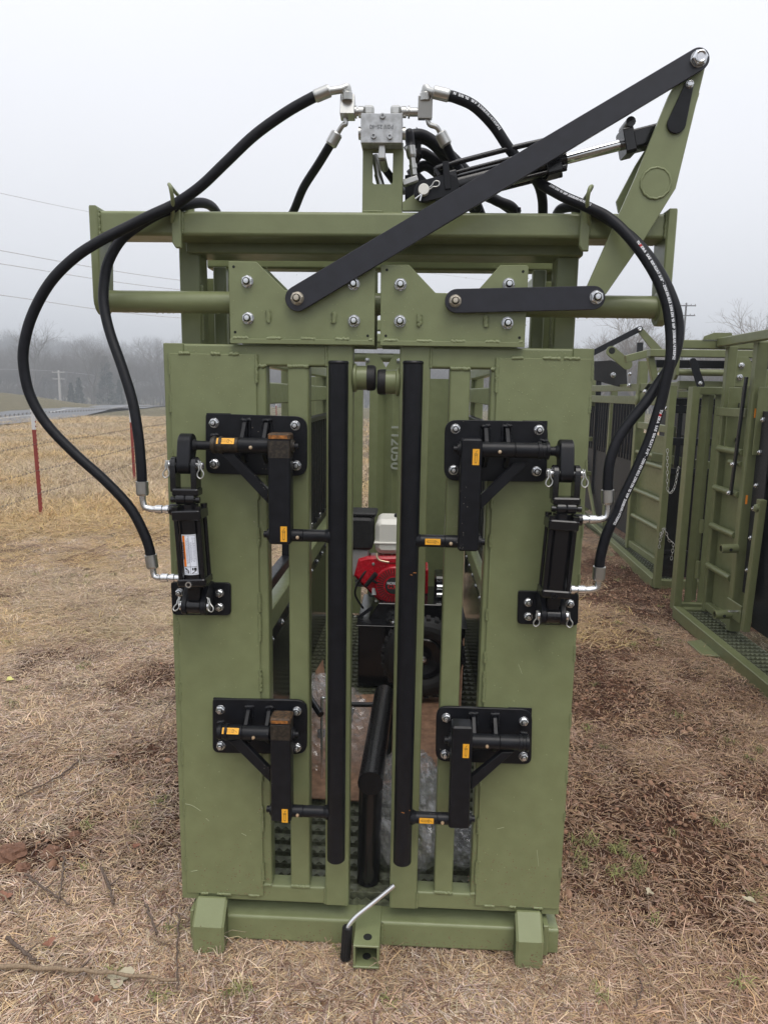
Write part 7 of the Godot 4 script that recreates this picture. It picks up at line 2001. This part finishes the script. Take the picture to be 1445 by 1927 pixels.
func sticks() -> void:
	M.twig = coat(mat(Color(0.21, 0.15, 0.115), 0.9), 20.0, 0.5, 141)
	M.twig_pale = coat(mat(Color(0.40, 0.29, 0.19), 0.9), 20.0, 0.4, 151)
	M.leaf_pale = mat(Color(0.43, 0.38, 0.27), 0.8)
	M.leaf_yellow = mat(Color(0.62, 0.60, 0.22), 0.8)
	M.leaf_brown = mat(Color(0.27, 0.13, 0.085), 0.85)
	M.clod = coat(mat(Color(0.26, 0.13, 0.08), 0.95), 10.0, 0.35, 161)
	var list := [
		[[Vector3(-1.0285, 0.055, 0.1566), Vector3(-0.818, 0.055, 0.1559), Vector3(-0.6602, 0.06, 0.1655), Vector3(-0.4784, 0.055, 0.1742)], 0.0085, 1, "long brown fallen stick lying across the bottom left corner"],
		[[Vector3(-0.6498, 0.06, -0.0803), Vector3(-0.5943, 0.055, -0.0004), Vector3(-0.5816, 0.05, 0.0185)], 0.005, 0, "short dark stick left of the left skid, pointing downwards"],
		[[Vector3(-0.5455, 0.05, -0.0608), Vector3(-0.5044, 0.055, 0.0801), Vector3(-0.4646, 0.05, 0.1958)], 0.004, 0, "thin dark twig standing beside the left skid's outer face"],
		[[Vector3(-0.9845, 0.05, 0.0531), Vector3(-0.8943, 0.06, 0.1187), Vector3(-0.8546, 0.05, 0.1352)], 0.007, 0, "grey broken stick above the long stick's left part"],
		[[Vector3(-1.0953, 0.06, -0.1009), Vector3(-0.9738, 0.055, -0.0112), Vector3(-0.8723, 0.05, 0.0747)], 0.0035, 1, "slender tan twig slanting down near the left edge"],
		[[Vector3(-0.8563, 0.05, -0.2445), Vector3(-0.7901, 0.055, -0.1544), Vector3(-0.7503, 0.05, -0.0909)], 0.006, 0, "knobbly grey stick pointing at the pale leaf from above"],
		[[Vector3(-0.9859, 0.06, -0.2738), Vector3(-0.9405, 0.06, -0.1689), Vector3(-0.9086, 0.055, -0.079)], 0.0045, 0, "upright grey twig left of the knobbly grey stick"],
		[[Vector3(-1.0695, 0.05, -0.1983), Vector3(-0.9765, 0.055, -0.1332), Vector3(-0.8741, 0.05, -0.0788)], 0.005, 0, "reddish brown twig lying between the mud clods"],
		[[Vector3(-0.7209, 0.05, -0.1194), Vector3(-0.6852, 0.055, -0.1518), Vector3(-0.6551, 0.05, -0.1933)], 0.003, 1, "pale straw coloured stem left of the left door foot"],
		[[Vector3(-0.5948, 0.05, 0.0271), Vector3(-0.5582, 0.055, 0.0461), Vector3(-0.5261, 0.05, 0.0421)], 0.0045, 1, "short pale broken twig at the left skid's foot"],
		[[Vector3(-1.2256, 0.05, -0.8801), Vector3(-1.2428, 0.055, -0.7411), Vector3(-1.3331, 0.05, -0.6045)], 0.005, 0, "dark stem lying flat in the grass left of the chute"],
		[[Vector3(-1.4069, 0.05, -1.3597), Vector3(-1.3295, 0.055, -1.09), Vector3(-1.3695, 0.05, -0.9125)], 0.003, 1, "thin bleached stem in the grass left of the chute"],
		[[Vector3(-1.0452, 0.05, -1.5074), Vector3(-1.0323, 0.055, -1.3211), Vector3(-0.9876, 0.05, -1.1009)], 0.003, 0, "thin dark twig close to the chute's left side"],
		[[Vector3(0.724, 0.05, -0.0195), Vector3(0.7307, 0.055, 0.0587), Vector3(0.7329, 0.05, 0.1371)], 0.004, 1, "tan stem in the grass right of the right skid"],
		[[Vector3(0.5459, 0.05, 0.1073), Vector3(0.514, 0.055, 0.1028), Vector3(0.4907, 0.05, 0.1123)], 0.0045, 1, "short curved twig below the right skid"],
		[[Vector3(0.7052, 0.05, 0.0892), Vector3(0.7026, 0.055, 0.1312), Vector3(0.6697, 0.05, 0.1802)], 0.003, 0, "thin grey twig crossing the tan stem at bottom right"],
	]
	for q in list:
		var t := node("fallen_stick", self)
		var path := spline(q[0], 8)
		var rad := []
		for i in path.size():
			rad.append(q[1] * 0.78 * (1.0 - 0.45 * i / path.size()) * r_at(i))
			path[i] += Vector3(sin(i * 2.1 + q[1] * 900.0) * 0.003, 0, cos(i * 1.7) * 0.003)
			path[i] += Vector3(0, maxf(0.0, lie(path[i].x, path[i].z) + 0.012 - path[i].y), 0)
		put("stem", Geo.new().tube(path, rad, 8), M.twig if q[2] == 0 else M.twig_pale, t)
		if q[1] > 0.0045:
			var p: Vector3 = path[path.size() / 2]
			put("spur", Geo.new().tube([p, p + Vector3(0.02, 0.008, -0.03)], [q[1] * 0.5, q[1] * 0.2], 6), M.twig, t)
		tag(t, q[3], "stick")
	leaf(Vector3(-0.6309, 0.065, 0.1624), 0.045, 0.5, M.leaf_pale, "large pale dried leaf pinned under the long stick")
	leaf(Vector3(-1.954, 0.07, -1.6445), 0.030, 2.0, M.leaf_yellow, "small yellow green leaf near the left edge")
	leaf(Vector3(-0.8593, 0.06, 0.0704), 0.022, 1.1, M.leaf_brown, "reddish brown leaf above the long stick")
	leaf(Vector3(-0.7913, 0.06, -0.36), 0.018, 0.2, M.leaf_brown, "small brown leaf beside the chute's left edge")
	leaf(Vector3(-1.0798, 0.06, -0.1018), 0.03, 2.6, M.leaf_brown, "brown curled leaf at the left picture edge")
	leaf(Vector3(0.8438, 0.06, -0.2522), 0.020, 1.5, M.leaf_pale, "small pale leaf on the mud just right of the green patch")
	leaf(Vector3(0.9205, 0.06, -0.4478), 0.016, 0.8, M.leaf_brown, "tiny brown leaf on the mud above the small pale leaf")
	leaf(Vector3(1.1333, 0.06, -0.2241), 0.026, 2.9, M.leaf_pale, "pale curled leaf near the right picture edge")
	leaf(Vector3(-0.6585, 0.06, 0.2306), 0.014, 1.9, M.leaf_brown, "small brown leaf below the long stick")
	clod(Vector3(-1.1824, 0.05, -0.3072), 0.055, "large flat reddish clod of clay at the left edge")
	clod(Vector3(-1.064, 0.05, -0.337), 0.036, "reddish clay lump right of the large flat clod")
	clod(Vector3(-1.0313, 0.05, -0.4314), 0.02, "small round clay lump above the reddish lump")
	clod(Vector3(-1.1062, 0.05, -0.2461), 0.025, "dark clay lump below the large flat clod")
	clod(Vector3(0.756, 0.05, 0.0997), 0.014, "small earth lump at the tip of the tan stem")

func r_at(i: int) -> float:
	return 1.0 + 0.18 * sin(i * 2.3) * sin(i * 0.7)

func leaf(at: Vector3, size: float, turn: float, m: Material, label_text: String) -> void:
	var poly := PackedVector2Array()
	for i in 26:
		var g := TAU * i / 26.0
		var rr := size * (0.66 + 0.14 * cos(g) + 0.16 * cos(3.0 * g + 0.6) + 0.07 * sin(5.0 * g) + 0.05 * sin(11.0 * g))
		poly.append(Vector2(cos(g), sin(g) * 0.8) * rr)
	var g := Geo.new()
	var c := Vector3.ZERO
	for i in 26:
		var a := poly[i]; var b := poly[(i + 1) % 26]
		var A := Vector3(a.x, 0.008 + 2.5 * a.x * a.x - 2.0 * a.y * a.x, a.y); var B := Vector3(b.x, 0.008 + 2.5 * b.x * b.x - 2.0 * b.y * b.x, b.y)
		var n := ((A - c).cross(B - c)).normalized()
		if n.y < 0:
			n = -n
		g.tri(c, A, B, n, n, n)
		g.tri(c - Vector3(0, 0.0008, 0), A - Vector3(0, 0.0008, 0), B - Vector3(0, 0.0008, 0), -n, -n, -n)
	var o := put("fallen_leaf", g, m, self)
	o.position = Vector3(at.x, lie(at.x, at.z) + 0.016, at.z)
	o.rotation = Vector3(0.12, turn, 0.1)
	tag(o, label_text, "leaf")

func clod(at: Vector3, size: float, label_text: String) -> void:
	var nz := noise(int(size * 9000.0), 1.0, 3)
	var g := Geo.new()
	var U := 18; var V := 10
	var P := []
	for j in V + 1:
		var row := []
		for i in U:
			var a := TAU * i / U; var e := PI * (float(j) / V - 0.5)
			var d := Vector3(cos(e) * cos(a), sin(e), cos(e) * sin(a))
			var f := 1.0 + 0.55 * nz.get_noise_3dv(d * 1.6)
			row.append(Vector3(d.x, d.y * 0.5, d.z * 0.8) * size * f)
		P.append(row)
	for j in V:
		for i in U:
			var k := (i + 1) % U
			for tr in [[P[j][i], P[j][k], P[j + 1][k]], [P[j][i], P[j + 1][k], P[j + 1][i]]]:
				var n: Vector3 = (tr[1] - tr[0]).cross(tr[2] - tr[0])
				if n.length() < 1e-12:
					continue
				n = n.normalized()
				if n.dot(tr[0] + tr[1] + tr[2]) < 0:
					n = -n
				g.tri(tr[0], tr[1], tr[2], n, n, n)
	var o := put("clay_clod", g, M.clod, self)
	o.position = Vector3(at.x, lie(at.x, at.z) + size * 0.12, at.z)
	tag(o, label_text, "clod")
